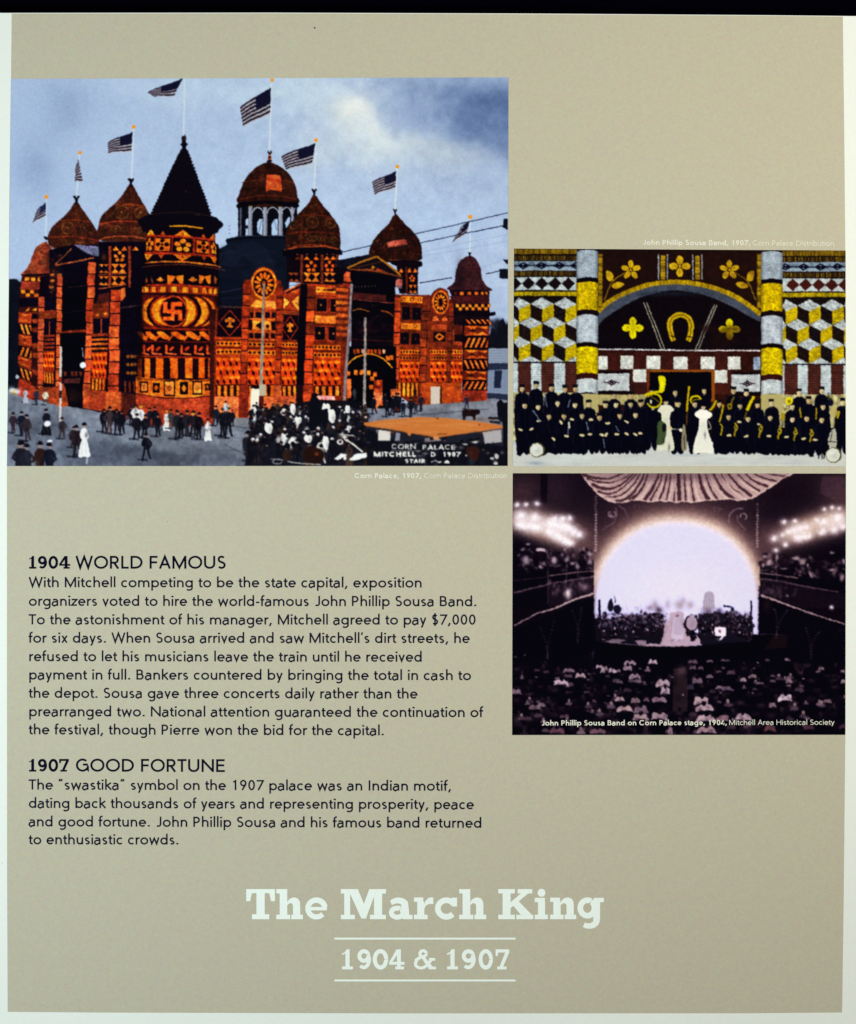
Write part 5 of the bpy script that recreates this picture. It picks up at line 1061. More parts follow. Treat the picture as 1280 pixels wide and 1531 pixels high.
    def flag(P, cut, n=6, dk='1A1A34'):
        # P: top-left.. as four corners hoist-top, fly-top, fly-bottom, hoist-bottom with wave
        c.part('flag', 'small striped flag with a dark canton'); a, b, d, e_ = [np.array(v, float) for v in P]
        def m(u, v): w = math.sin(u*5.5+1)*1.6*u; p = (a*(1-u)+b*u)*(1-v)+(e_*(1-u)+d*u)*v; return (p[0], p[1]+w)
        us = np.linspace(0, 1, 7)
        c.p('B8B4B4', [m(u, 0) for u in us]+[m(u, 1) for u in us[::-1]], .95)
        for k in range(n): v0 = k/n+.0; v1 = (k+.62)/n; c.p('221828', [m(u, v0) for u in us]+[m(u, v1) for u in us[::-1]], .93)
        cu = np.linspace(0, cut, 4); c.p(dk, [m(u, 0) for u in cu]+[m(u, .56) for u in cu[::-1]])
    c.z(0, 0, 1)
    mast(276.5, 116, 274.8, 203, 2.4); mast(406, 124, 403.5, 228, 2.6); mast(472.5, 211, 470, 284); mast(594, 251, 591, 314); mast(702.5, 326, 703, 377, 2.2); mast(200, 192, 197, 268, 2.4); mast(119.5, 230, 115, 295, 2.); mast(69.5, 296, 69, 352, 2.)
    for x, y in ((407.3, 119.7), (473, 209.5), (594.7, 249.5), (703.3, 324.3), (200.2, 190), (119.6, 228.2), (69.6, 294.6)): knob(x, y)
    flag([(274, 117), (221, 138), (232, 145), (260, 145)], .62, 5); flag([(405.5, 131), (359, 160), (364, 190), (404, 171)], .5, 6); flag([(472, 214), (420.5, 234), (428, 255), (467, 245)], .5, 6)
    flag([(593, 256), (556.5, 272), (560.5, 292), (591, 281)], .5, 6); flag([(199, 197.5), (161, 213), (162, 230), (196.5, 227)], .5, 6); flag([(703, 330), (689, 340), (674, 366), (697, 349)], .55, 4); flag([(118, 238), (113, 252), (112, 272), (124, 272)], .0, 7, '3A4460'); flag([(69, 302), (55, 315), (48, 335), (68.5, 323)], .55, 5, '2A3050')
    # wires
    c.part('overhead_wire'); c.l('1A1C28', 1.1, [512, 377, 551, 368.5, 620, 350, 700, 332, 760, 318.5]); c.l('1A1C28', 1.2, [580, 374, 630, 363, 700, 348, 753, 338]); c.l('1A1C28', 1.2, [628, 423.5, 676, 415.5]); c.l('1A1C28', 1.2, [727, 409.5, 748, 405])
    for P in ([635, 376, 700, 362, 760, 351], [640, 382, 760, 361], [720, 400, 755, 389]): c.l('7A88A4', .8, P, .5)
    c.l('1A1420', 1., [324, 480, 430, 470, 520, 455], .5); c.l('06060E', 1, [320, 445, 480, 420, 620, 400], .4)
    c.part('insulator_box'); c.p('141824', [753.5, 327, 760, 327, 760, 344, 752, 340]); c.p('141824', [747, 402, 760, 402, 760, 417, 747, 416]); c.p('141824', [752, 388, 760, 388, 760, 396, 756, 393])
    # poles in the street
    def pole(P, w, col, w1=None, name='utility_pole'):
        c.part(name); c.l(col, w, P, .97, w1=w1)
        a, b = np.array(P[:2]), np.array(P[-2:])
        for k in range(40): p = a+(b-a)*rn.random(); c.b(rn.choice(('7A7478', 'D4C8B4', '5A4A4C')), p[0]+rn.uniform(-w/3, w/3), p[1], 1, 2.2, .5)
    pole([526.5, 425, 521, 510, 511, 652], 3.6, '85797C', 4.8); pole([546.5, 475, 545, 630], 3.4, '9C9288', 4.6); pole([395, 424, 393, 500, 390.5, 582], 3.2, '9C8E78', 5.4); c.p('5A1E18', [(387.5, 592), (394.5, 592), (394.3, 610), (387.3, 610)]); c.p('B4A890', [(387.5, 575), (398, 575), (397, 592), (388, 592)]); c.p('D8D8D0', [(387, 610), (395.5, 610), (395.5, 626), (386, 626)])
    c.part('striped_pole'); c.l('C8BCB0', 3.4, [91.2, 518, 90.5, 632]); c.p('8A3A24', [(88.5, 563), (93.5, 563), (93.5, 572), (88.5, 572)]); c.p('2A2830', [(88.8, 584), (92.5, 584), (92.3, 595), (88.5, 595)])
    c.e('E8EAF0', 124, 546, 4.5, 4.5); c.l('C8CCD4', 1.2, [123, 520, 125, 534], .8)
    # townspeople
    def person(x, y, h, col='20202C', leg=None, hat='14121A', kind='m', face='A08070', sh=True, name='person'):
        c.part(name); c.z(0, 0, 1); w = h*.135*rn.uniform(.9, 1.12); x += rn.uniform(-.6, .6)
        if sh: c.l('23262F', h*.07, [x-h*.3, y-h*.03, x+w*.4, y], .8)
        hy = y-h*.88
        if kind == 'm':
            k1, k2 = rn.uniform(-1.1, -.2), rn.uniform(.2, 1.3); lw = w*.62
            c.l(leg or col, lw, [x-w*.3, y-h*.5, x+w*k1*.6, y-h*.22, x+w*k1, y], w1=lw*.7); c.l(leg or col, lw, [x+w*.3, y-h*.5, x+w*k2*.6, y-h*.22, x+w*k2, y-h*rn.uniform(0, .04)], w1=lw*.7); c.l('101018', h*.035, [x+w*k1-1, y, x+w*k1+h*.05, y]); 
            for sd in (-1, 1): c.l(col, w*.42, [x+sd*w*.8, y-h*.72, x+sd*w*rn.uniform(.9, 1.5), y-h*.56, x+sd*w*rn.uniform(.3, 1.4), y-h*rn.uniform(.4, .5)], .95)
            c.s_(col, [x-w*.5, y-h*.79, x+w*.5, y-h*.79, x+w*rn.uniform(.8, 1.05), y-h*.7, x+w*rn.uniform(.6, 1.), y-h*.42, x+w*.7, y-h*rn.uniform(.3, .4), x-w*.7, y-h*rn.uniform(.3, .4), x-w*rn.uniform(.6, 1.), y-h*.42, x-w*rn.uniform(.8, 1.05), y-h*.7])
        else:
            c.s_(leg or col, [x-w*.4, y-h*.52, x+w*.4, y-h*.52, x+w*1.3, y, x, y+h*.02, x-w*1.3, y]); c.s_(col, [x-w*.5, y-h*.78, x+w*.5, y-h*.78, x+w, y-h*.6, x+w*.5, y-h*.46, x-w*.5, y-h*.46, x-w, y-h*.6])
            c.l('7A7C80', 1, [x-w*.3, y-h*.4, x-w*.6, y-2], .35); c.l('7A7C80', 1, [x+w*.2, y-h*.4, x+w*.5, y-2], .35)
        c.e(face, x+h*rn.uniform(-.02, .02), hy+h*.01, h*.045, h*.06, .85); c.e(hat, x, hy-h*.045, h*.062, h*.05); c.e(hat, x, hy-h*.02, h*.09, h*.02, .9)
        for _ in range(3): c.b(rn.choice(('3A3A48', '0C0C14', '4A4440')), x+rn.uniform(-w, w)*.8, y-h*rn.uniform(.4, .75), w*.3, h*.07, .45)
    W_, K_ = 'E4E4E0', '16161F'
    for a in ((5+15, 648, 32, '3A2C34'), (33, 652, 38, '1E2030'), (40, 660, 42, '3A3034'), (93, 657, 34, '3A3438')): person(*a)
    person(69, 650, 40, '20202C', K_, kind='f'); c.e('E0E0E4', 71, 634, 5, 4.5); person(110, 670, 34, '3A3034', None, '2A2028'); person(115, 684, 50, '2A2024'); person(126, 682, 52, W_, W_, '141018', 'f'); c.l('B8BCC8', 3, [131, 684, 130, 694], .6)
    for x, y in ((18, 590), (25, 592)): c.b('E8E8E8', x, y-6, 6, 5, .9)
    c.b('E0B040', 21, 587, 3, 3, .8)
    for a in ((39, 602, 22, 'B0AEB8', None, '2A2A34', 'f'), (55, 606, 26, '30344A'), (68, 606, 24, 'D8D2B8', '4A5058', '2A2A34'), (26, 580, 22, '141824')): person(*a)
    c.e('D0D4DC', 26, 564, 3, 3, .8)
    for a in ((155, 646, 36, K_), (165, 648, 42, '4A3A3A', None, '14121A'), (175, 650, 40, '22202A'), (183, 650, 38, K_), (32, 725, 68, '26242E'), ): person(*a)
    for x, y, s_, col in ((31, 720, 62, '25242E'), (40, 722, 60, '2A2A34'), (60, 722, 64, '3A241E'), (74, 722, 62, '1C2030')): person(x, y, s_, col, sh=False)
    c.e('D8D8DC', 75, 660, 4, 2)
    for a in ((197, 638, 34, K_), (203, 640, 40, 'D8D8D4', K_, '14121A'), (211, 644, 42, 'E0E0DC', K_, 'C8962E'), (205, 660, 48, '1E1C24'), (218, 658, 44, '17171F'), (224, 640, 34, '20222C'), (232, 642, 38, K_), (236, 656, 42, K_), (219, 691, 50, '141620'), (249, 646, 36, W_, W_, 'E0902A', 'f'), (256, 644, 36, '4A4440', None), (265, 660, 54, '2A2A2E'), (272, 658, 46, '15151D'), (280, 654, 46, '2E2A30'), (290, 656, 48, '14141C'), (289, 652, 38, '2A2226', None, 'E8A030'), (298, 660, 50, '171018'), (311, 661, 40, W_, W_, '141018', 'f'), (323, 640, 38, '1E2430'), (333, 655, 52, '14141C'), (341, 658, 58, '17171F'), (338, 625, 28, 'C8CCCC', '30343C'), (348, 640, 30, K_)): person(a[0], a[1]-3, a[2]*.84, *a[3:])
    for a in ((371, 700, 58, '2C2A30'), (384, 700, 60, '23232E'), (398, 702, 50, '4A3020'), (376, 690, 48, '1E1E28')): person(*a)
    # packed crowd: back rows to front rows
    for k in range(230):
        x = rn.uniform(372, 620); t = rn.random(); y = 612+t*86
        if x > 560: 
            if y < 660 and rn.random() < .7: y = 655+rn.random()*40
        if x > 500 and y < 625 and rn.random() < .5: continue
        if 388 < x < 396 and y < 630: continue
    P = []
    for k in range(215): P.append((rn.uniform(374, 548), rn.uniform(622, 702)))
    for k in range(45): P.append((rn.uniform(548, 755), rn.uniform(690, 712)))
    for k in range(22): P.append((rn.uniform(396, 470), rn.uniform(620, 640)))
    P.sort(key=lambda p: p[1])
    c.part('crowd'); c.z(0, 0, 1); c.p('14141E', [(372, 650), (400, 612), (430, 606), (470, 598), (540, 600), (548, 640), (600, 664), (700, 662), (758, 668), (758, 698), (368, 698)], .9)
    for x, y in P:
        s_ = 22+(y-620)*.24; col = rn.choice((K_, '1E1E28', K_, '2A2228', '3A2418', '24262E', W_ if rn.random() < .75 else K_, 'C8C4BC' if rn.random() < .35 else K_, '4A3A30'))
        person(x, y, s_, col, None, rn.choice(('14121A', '14121A', '2A2430', 'D8D8D8')), rn.choice('mmf'), rn.choice(('A08070', '6A5448', '8A7060')), sh=False, name='person') if rn.random() < .4 else (setattr(c, 'cur', c.names.index('crowd')), c.b(col, x, y-s_*.5, s_*.13, s_*.2, .9, 0, 1.6), c.e('14121A', x, y-s_*.82, s_*.09, s_*.07))
    c.cur = c.names.index('crowd')
    for x, y, rx, ry in ((438, 612, 4, 8), (488, 612, 6, 9), (496, 622, 6, 10), (402, 640, 6, 8), (461, 656, 6, 6), (487, 662, 5, 10), (446, 628, 5, 5), (465, 630, 4, 4), (520, 612, 4, 6)): (c.s_('E6E6DE', [x-rx*.6, y-ry, x+rx*.5, y-ry*.9, x+rx, y-ry*.2, x+rx*.6, y+ry, x-rx*.3, y+ry*.9, x-rx, y+ry*.1]), c.b('8A8A90', x+rx*.4, y+ry*.3, rx*.4, ry*.5, .6), c.e('14121A', x, y-ry*1.15, rx*.4, rx*.4))
    c.p('E8ECE8', [(500, 686), (510, 678), (520, 680), (505, 688)]); c.p('E8ECE8', [(522, 688), (532, 679), (548, 677), (551, 683), (530, 689)]); c.l('D8D4C4', 2.4, [514, 656, 528, 664, 543, 676]); c.e('D8D4D0', 509, 661, 5, 4); c.e('2A2028', 509, 661, 2.4, 2); c.l('C8C0B8', 2, [514, 650, 530, 652], .9)
    c.s_('2E1A12', [(455, 675), (462, 668), (475, 670), (484, 676), (482, 690), (468, 694), (456, 688)]); c.e('B05A28', 474, 679, 3, 2.6); c.e('3A1E14', 474, 676, 8, 6, .5)
    c.l('B8B4AC', 1.4, [430, 690, 450, 693, 480, 695]); c.l('C8C4BC', 1., E(415, 690, 7, 3.4, 0, 340)); c.l('A8A49C', 1, [405, 686, 424, 688])
    c.part('person', 'rider on a dark horse in the crowd'); c.s_('12141C', [(462, 640), (464, 600), (470, 592), (478, 600), (480, 612), (490, 612), (491, 630), (486, 642), (482, 634), (474, 634), (470, 644)]); c.e('100E16', 471, 591, 5, 3)
    # open side of the street on the right
    c.z(500, 480, 4.741)
    c.part('street', same=True); c.p('A6ABB6', [560, 600, 1180, 560, 1230, 600, 1230, 760, 600, 700, 560, 680]); c.l('5A6274', 8, [590, 668, 760, 655, 900, 640, 1100, 625], .6); c.b('C0C4CC', 800, 620, 160, 20, .4); c.b('8890A0', 1000, 700, 120, 20, .4)
    for x, y, h, col in ((357, 620, 24, K_), (418, 668, 30, K_), (440, 630, 26, '1A1A28'), (456, 650, 30, K_), (490, 680, 26, '20222E'), (545, 680, 30, K_), (575, 660, 20, '2A2A38'), (618, 640, 26, '2A2030'), (935, 625, 22, '2E2A3A'), (375, 680, 28, '16161F'), (280, 660, 28, K_), (145, 560, 18, '3A4448')): person(500+x/4.741, 480+y/4.741, h, col)
    c.z(500, 480, 4.741); person(500+575/4.741, 480+545/4.741, 16, '141420', None, sh=False)
    c.z(500, 480, 4.741); c.part('cow'); c.s_('241416', [908, 640, 930, 628, 1000, 628, 1030, 632, 1030, 660, 1005, 665, 1000, 700, 985, 705, 980, 680, 935, 680, 930, 705, 915, 705, 908, 675]); c.e('5A2A1A', 960, 635, 14, 6, .7)
    c.part('dark_post'); c.p('12141E', [1155, 580, 1180, 555, 1200, 580, 1232, 580, 1232, 1030, 1190, 1030, 1195, 720, 1160, 700]); c.l('1A1C26', 16, [1090, 690, 1190, 690]); c.l('1A1C26', 14, [1100, 715, 1180, 722])
    c.part('awning_shade'); c.p('12141E', [240, 745, 540, 790, 720, 825, 1190, 765, 1190, 1030, 230, 1030, 230, 800], .85); c.p('D0CCC4', [300, 770, 400, 785, 400, 850, 310, 850]); c.p('8A8A94', [440, 790, 470, 795, 465, 850, 430, 850]); c.p('B4B0B0', [1050, 790, 1185, 770, 1185, 860, 1070, 870], .9); c.l('2A2024', 6, [1045, 785, 1045, 880]); c.l('2A1A1A', 6, [310, 760, 305, 850]); c.l('16161E', 8, [520, 860, 740, 830]); c.p('A8A4A4', [640, 830, 740, 825, 760, 850, 640, 860], .7)
    for k in range(60):
        x = rn.uniform(420, 1190); y = rn.uniform(845, 1010); c.b(rn.choice(('0E0E18', '3A2A24', '8A8684', '1A1A24', '2A2A34')), x, y, rn.uniform(6, 20), rn.uniform(5, 14), .6)
    for x, y in ((905, 858), (970, 845), (1022, 838), (780, 835), (1055, 900), (865, 880), (1140, 930), (690, 835)): c.e('14121A', x, y, 14, 14); c.e('7A6A60', x+2, y+12, 8, 6, .7)
    for x, y, a, b in ((1000, 860, 20, 8), (930, 875, 20, 6), (1150, 960, 14, 20), (1120, 975, 14, 10), (1145, 1010, 16, 12), (800, 1000, 16, 12), (745, 1000, 14, 5)): c.e('D8D4CC', x, y, a, b, .85)
    c.s_('4A2418', [940, 900, 1000, 890, 1030, 920, 1010, 990, 950, 960], .8)
    c.part('awning', 'orange canvas awning over the crowd'); c.p('C0783E', [208, 722, 400, 698, 600, 682, 760, 686, 1000, 712, 1195, 742, 1195, 758, 1000, 785, 720, 828, 690, 820, 545, 795, 380, 765, 215, 742])
    for k in range(50): c.b(rn.choice(('D08C54', 'B06830', 'C88048', 'D89A64')), rn.uniform(260, 1120), rn.uniform(695, 790) if k % 2 else 740, rn.uniform(20, 80), rn.uniform(3, 9), .35)
    c.l('8A5024', 4, [220, 744, 540, 797, 715, 830, 1000, 788, 1190, 760], .8); c.l('D8A070', 4, [300, 735, 560, 712, 740, 705], .5); c.e('5A2A14', 733, 692, 8, 4); c.e('5A2A14', 1027, 737, 6, 4); c.p('6A4020', [725, 800, 810, 795, 790, 808, 730, 808], .6)
    c.s_('C07A40', [520, 790, 545, 795, 540, 815, 525, 812]); c.s_('C88A5A', [700, 822, 740, 820, 735, 845, 710, 840])
    # title scratched into the print
    c.part('print_lettering', 'white lettering CORN PALACE MITCHELL S D 1907 STAIR')
    def word(s, x0, x1, y, size, w=185, a=.95):
        def place(L, Rr, k): c.fill(c.T(np.concatenate([L, Rr[::-1]])), 'EEEEE6', a)
        glyph_run(s, w, x0, x1, y, y, size, place)
    word('CORN', 405, 582, 908, 50, 135, .9); word('PALACE', 625, 862, 912, 48, 135, .9); word('MITCHELL', 278, 580, 962, 50); word('D', 683, 718, 964, 50); word('1907', 765, 895, 962, 48); word('STAIR', 503, 645, 1006, 38); c.l('EEEEE6', 6, [685, 1000, 700, 996, 715, 988, 735, 1000, 760, 996], .8); c.p('EEEEE6', [775, 1006, 800, 985, 818, 1006], .8); c.b('C8C4C0', 645, 940, 20, 6, .5); c.e('E8E8E0', 937, 955, 7, 7, .8)
    c.l('EEEEE6', 4, [405, 916, 620, 922], .6)
    # overall print texture
    nm = np.array(c.names); wall = np.isin(nm, ['round_tower', 'left_wing', 'middle_wing', 'right_wing', 'entrance_wing', 'octagonal_tower', 'onion_roof', 'dome', 'bell_roof', 'wheel_window', 'medallion', 'entrance_arch'])[c.id]
    c.im *= 1+(((fbm(c.h, c.w, 9*K, 70, 3)-.5)*.8+.16)*wall)[..., None]
    c.im *= 1+((fbm(c.h, c.w, 2.4*K, 71, 2)-.5)*.6*wall)[..., None]
    c.im[..., 1] *= 1-((fbm(c.h, c.w, 5*K, 75, 2)-.4)*.28*wall)
    hal = (np.sin(Y*K*1.55)*.05*wall); c.im *= 1+hal[..., None]
    c.im += (fbm(c.h, c.w, 1.5*K, 73, 2)[..., None]-.5)*.035
    np.clip(c.im, 0, 1, out=c.im); c.im[wall] *= np.array([1., .92, .95]); c.im[np.isin(nm, ['onion_roof', 'dome', 'bell_roof'])[c.id]] *= .84
    rtm = np.isin(nm, ['round_tower'])[c.id]; c.im[rtm] *= np.array([.94, .84, .9]); c.im *= 1-((np.sin(Y*K*1.9+np.sin(X*.05)*2) > .72)*.16*wall)[..., None]
    stm = np.isin(nm, ['street'])[c.id]; c.im *= 1-((.24+(fbm(c.h, c.w, 5*K, 81, 4)-.5)*.26+(fbm(c.h, c.w, 40*K, 82, 2)-.5)*.3)*stm)[..., None]
    sky = c.id == 0; c.im += ((fbm(c.h, c.w, 1.6*K, 83, 2)-.5)*.05*sky)[..., None]
    c.tone = (1.08, .97); c.warp(.75, 2.4, 44)
    c.blur(.85); sh = c.im.copy(); c.blur(1.2); k_ = (np.clip((Y-600)/30, 0, 1)*.55)[..., None]; c.im = sh*(1-k_)+c.im*k_
    return c
print_grid(paint_palace(), [(16.6, 117.8), (760.2, 115.7), (759.2, 696.6), (10.6, 696.8)], 'printed_photograph', 'hand-coloured printed photograph of an orange towered palace with flags and a street crowd')
# ---------------------------------------------------------------- printed photograph: orchestra on the theatre stage
def paint_stage():
    c = Canvas(762, 703, 1269, 1103, '0B0714'); rn = random.Random(23); K = c.K
    Y, X = np.mgrid[0:c.h, 0:c.w]; X = X/K+c.x0; Y = Y/K+c.y0
    def mix(col, k): c.im += (hexc(col)-c.im)*np.clip(k, 0, 1)[..., None]
    g = lambda cx, cy, rx, ry, rot=0, pw=1.: np.exp(-(((((X-cx)*math.cos(rot)+(Y-cy)*math.sin(rot))/rx)**2+((-(X-cx)*math.sin(rot)+(Y-cy)*math.cos(rot))/ry)**2)**pw))
    mix('2E1E24', np.clip((905-Y)/200, 0, 1)*.8)
    mix('4A3838', g(782, 735, 26, 24)*.8); mix('3A2C30', g(835, 735, 26, 30)*.7); mix('1A0E1C', g(880, 725, 30, 40)*.8)
    mix('4A3A38', g(1255, 735, 30, 30)*.9); mix('1A0C18', g(1170, 740, 40, 22, -.4)*.9); mix('120A18', g(1150, 770, 24, 14)*.8)
    c.part('ceiling_beam'); c.z(760, 700, 4.923); c.p('0E0612', [235, 36, 290, 36, 285, 260, 240, 260], .85)
    c.z(1010, 700, 4.741); c.p('20141C', [1080, 36, 1020, 170, 1120, 235, 1205, 250, 1205, 240, 1060, 150, 1130, 36], .0)
    c.p('544044', [1040, 60, 1205, 60, 1205, 235, 1130, 230, 1025, 180], .5)
    # glows round the lamps
    def glow(P, col, w, a):
        for (x, y, r, s) in P: mix(col, g(x, y, r*w, s*w)*a)
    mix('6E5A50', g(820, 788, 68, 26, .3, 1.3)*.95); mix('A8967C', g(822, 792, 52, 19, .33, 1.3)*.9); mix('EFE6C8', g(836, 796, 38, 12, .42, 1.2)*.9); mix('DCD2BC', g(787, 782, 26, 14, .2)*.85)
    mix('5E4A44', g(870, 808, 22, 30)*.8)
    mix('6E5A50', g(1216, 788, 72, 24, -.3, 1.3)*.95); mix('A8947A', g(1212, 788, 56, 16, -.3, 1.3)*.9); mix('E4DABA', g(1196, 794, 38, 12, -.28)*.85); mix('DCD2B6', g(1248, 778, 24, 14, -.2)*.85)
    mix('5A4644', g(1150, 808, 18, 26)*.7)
    # the lit arch
    def sd(cx, cy, rx, ry):
        r = (np.abs((X-cx)/rx)**2.15+(np.abs(np.minimum(Y-cy, 0)/ry))**2.15)**(1/2.15); return r
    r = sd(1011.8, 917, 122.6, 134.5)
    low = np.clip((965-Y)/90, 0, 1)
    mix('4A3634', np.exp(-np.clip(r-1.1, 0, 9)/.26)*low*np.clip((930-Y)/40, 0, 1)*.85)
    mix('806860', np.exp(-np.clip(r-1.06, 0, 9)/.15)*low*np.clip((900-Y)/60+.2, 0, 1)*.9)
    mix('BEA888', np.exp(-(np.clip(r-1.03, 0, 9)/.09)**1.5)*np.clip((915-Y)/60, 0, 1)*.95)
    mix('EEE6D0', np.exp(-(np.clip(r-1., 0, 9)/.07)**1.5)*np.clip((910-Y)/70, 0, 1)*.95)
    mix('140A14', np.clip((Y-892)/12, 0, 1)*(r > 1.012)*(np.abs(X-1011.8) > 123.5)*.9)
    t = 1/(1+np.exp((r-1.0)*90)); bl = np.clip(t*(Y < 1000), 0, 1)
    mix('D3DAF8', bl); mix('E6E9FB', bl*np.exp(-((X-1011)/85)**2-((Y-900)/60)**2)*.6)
    c.id[(bl > .5) & (Y < 963)] = 2; c.names.append('stage_arch'); c.labels.append('bright arched stage opening'); 
    c.cur = 2
    
    mix('E6E0D0', np.exp(-np.abs(r-.985)/.012)*bl*.5)
    # lamps
    c.z(760, 700, 4.923)
    c.part('lamp_row')
    for x, y, q in ((65, 268, 12), (130, 268, 12), (210, 262, 14), (95, 350, 26), (197, 365, 24), (80, 415, 18), (110, 425, 17), (150, 430, 18), (190, 435, 18), (222, 438, 18), (340, 370, 14), (400, 372, 18), (452, 368, 14), (310, 405, 26), (350, 415, 24), (400, 425, 26), (440, 440, 24), (480, 470, 22), (523, 490, 20), (320, 475, 18), (350, 495, 18), (380, 512, 18), (410, 530, 18), (440, 545, 18), (462, 555, 14), (300, 470, 14)):
        c.b('F4F2E4', x, y, q*2.3, q*1.9, .5); c.b('FAFAF2', x, y, q*1.1, q, .9); c.e('FBFCF6', x, y, q*.35, a=.6)
    c.z(1010, 700, 4.741)
    for x, y, q in ((1055, 290, 10), (1110, 280, 10), (1160, 285, 10), (1150, 355, 26), (1052, 382, 20), (1125, 435, 20), (1050, 445, 16), (1190, 410, 22), (1030, 460, 12), (700, 498, 18), (780, 540, 14), (712, 582, 12), (860, 495, 18), (890, 488, 18), (920, 485, 16), (950, 480, 14), (840, 438, 18), (880, 425, 18), (920, 415, 16), (770, 380, 14), (845, 375, 12), (800, 450, 14), (760, 475, 12), (1000, 370, 12)):
        c.b('F0EEE0', x, y, q*2.3, q*1.9, .45); c.b('F8F8F0', x, y, q*1.1, q, .85); c.e('FAFAF4', x, y, q*.3, a=.5)
    # garlands, scrolls
    c.part('garland')
    for y in range(210, 610, 22): c.z(760, 700, 4.923); c.b('D8CCBC' if y > 330 else '8A7A78', 645, y, 8, 8, .75)
    for y in range(255, 560, 20): c.z(1010, 700, 4.741); c.b('D8CCBC' if y > 320 else '8A7A78', 580, y, 7, 7, .75)
    c.part('scroll_ornament'); c.z(760, 700, 4.923)
    c.l('8A7A78', 9, E(765, 340, 26, 22, -60, 250), .8, sm=True); c.b('A89890', 755, 350, 14, 12, .7); c.l('786468', 8, [790, 290, 800, 340, 780, 400, 730, 430, 690, 460], .7, sm=True)
    c.l('6E5C60', 12, [810, 275, 860, 310, 880, 370, 870, 400], .6, sm=True)
    for x in (930, 965, 1005): c.l('5A484C', 9, [x-10, 275, x+6, 285, x-2, 300], .8)
    c.z(1010, 700, 4.741); c.part('scroll_ornament')
    c.l('9A8A84', 8, E(482, 345, 24, 22, 70, -200), .85, sm=True); c.l('847078', 10, [480, 288, 430, 290, 385, 330, 378, 390], .7, sm=True); c.l('786468', 8, [440, 330, 445, 380, 500, 440], .7, sm=True)
    c.l('6A585A', 9, [270, 275, 325, 290, 300, 310], .7); c.l('6A585A', 9, [270, 280, 285, 310], .7)
    # drape
    c.z(0, 0, 1); c.part('drape', 'striped swag hanging over the stage arch')
    A = lambda P: [(760+x/4.923, 700+y/4.923) for x, y in pts(P)]; B = lambda P: [(1010+x/4.741, 700+y/4.741) for x, y in pts(P)]
    out = A([530, 36, 560, 80, 600, 130, 660, 195, 705, 228, 750, 250, 800, 260, 850, 256, 905, 240, 960, 236, 1010, 247, 1060, 252, 1110, 240, 1150, 250, 1185, 245, 1230, 257])+B([0, 248, 50, 238, 110, 244, 160, 240, 230, 232, 290, 230, 370, 220, 440, 232, 510, 225, 570, 207, 640, 160, 700, 122, 760, 80, 850, 36])
    c.p('B09C8C', out)
    kx = lambda P: c.l
    def fold(P, w, col, a=1.): c.l(col, w*.85, smooth(np.array(P, float), False, 6), a, w1=w*.3)
    for P, w in (([540, 44, 620, 70, 720, 80, 790, 60, 850, 36], 5), ([575, 75, 650, 100, 760, 108, 850, 75, 900, 36], 4), ([610, 118, 700, 150, 780, 145, 860, 100, 925, 36], 6), ([655, 170, 740, 190, 820, 160, 900, 90, 950, 36], 4), ([705, 212, 790, 215, 860, 180, 930, 110, 975, 36], 5), ([790, 250, 850, 235, 920, 180, 975, 100, 1000, 36], 7), ([890, 238, 950, 195, 1000, 120, 1030, 36], 6), ([1000, 240, 1050, 170, 1090, 90, 1110, 36], 7), ([1045, 240, 1080, 180, 1120, 100, 1130, 36], 4), ([1110, 236, 1145, 150, 1170, 36], 5), ([1165, 240, 1185, 150, 1195, 36], 4), ([1225, 250, 1240, 150, 1250, 36], 8)): fold(A(P), w, '3A2428', .85)
    for P, w in (([30, 235, 25, 36], 8), ([75, 235, 60, 36], 4), ([135, 235, 115, 130, 105, 36], 4), ([235, 228, 190, 140, 165, 36], 9), ([300, 226, 240, 130, 215, 36], 4), ([420, 224, 330, 150, 270, 36], 7), ([490, 214, 390, 130, 320, 36], 4), ([540, 200, 440, 120, 375, 36], 6), ([600, 165, 500, 100, 440, 36], 4), ([660, 135, 560, 95, 490, 36], 5), ([720, 95, 620, 70, 560, 36], 4), ([790, 60, 700, 50, 640, 36], 3)): fold(B(P), w, '3A2428', .85)
    for P, w in (([590, 90, 680, 122, 780, 112, 860, 60], 3), ([670, 190, 760, 225, 850, 200, 930, 130, 985, 36], 4), ([950, 230, 1000, 190, 1050, 100, 1075, 40], 6), ([1090, 235, 1130, 150, 1150, 40], 5), ([1180, 240, 1205, 140, 1215, 40], 5)): fold(A(P), w, 'C8B69E', .8)
    for P, w in (([5, 240, 5, 40], 4), ([100, 238, 80, 40], 4), ([170, 235, 140, 130, 130, 40], 5), ([270, 226, 220, 140, 190, 40], 4), ([370, 218, 290, 140, 240, 40], 4), ([500, 222, 400, 150, 340, 50], 5), ([600, 185, 480, 110, 405, 40], 4), ([690, 115, 580, 80, 520, 40], 4)): fold(B(P), w, 'D0BEA6', .8)
    edge = np.array(out[1:], float)-(0, 1.2); c.l('DCCDB4', 2.2, edge, .55)
    for x in (0,): c.b('241420', 1010, 712, 130, 8, .4)
    # side galleries
    def rail(f, P, w, col='9A8678', a=.9): c.l(col, w*.8, f(P), a*.8)
    c.part('gallery'); c.p('0C0612', A([34, 620, 200, 660, 420, 690, 632, 680, 632, 760, 632, 1000, 300, 1034, 34, 1034]), .8); c.b('0C0612', 778, 818, 26, 12, .8, .2); c.b('0C0612', 812, 832, 30, 8, .7, .15); c.b('1A1018', 850, 838, 26, 8, .6)
    for k in range(170):
        x = rn.uniform(60, 620); y = 690+rn.uniform(-95, 60)-(x-60)*.0; c.b(rn.choice(('5A4A4E', '7A6A6C', '9A8C8A', '140A14', '0A0612', '1E121A')), 760+x/4.923, 700+y/4.923, rn.uniform(1.5, 4), rn.uniform(1, 4), .7, rn.uniform(-1, 1), 1.5)
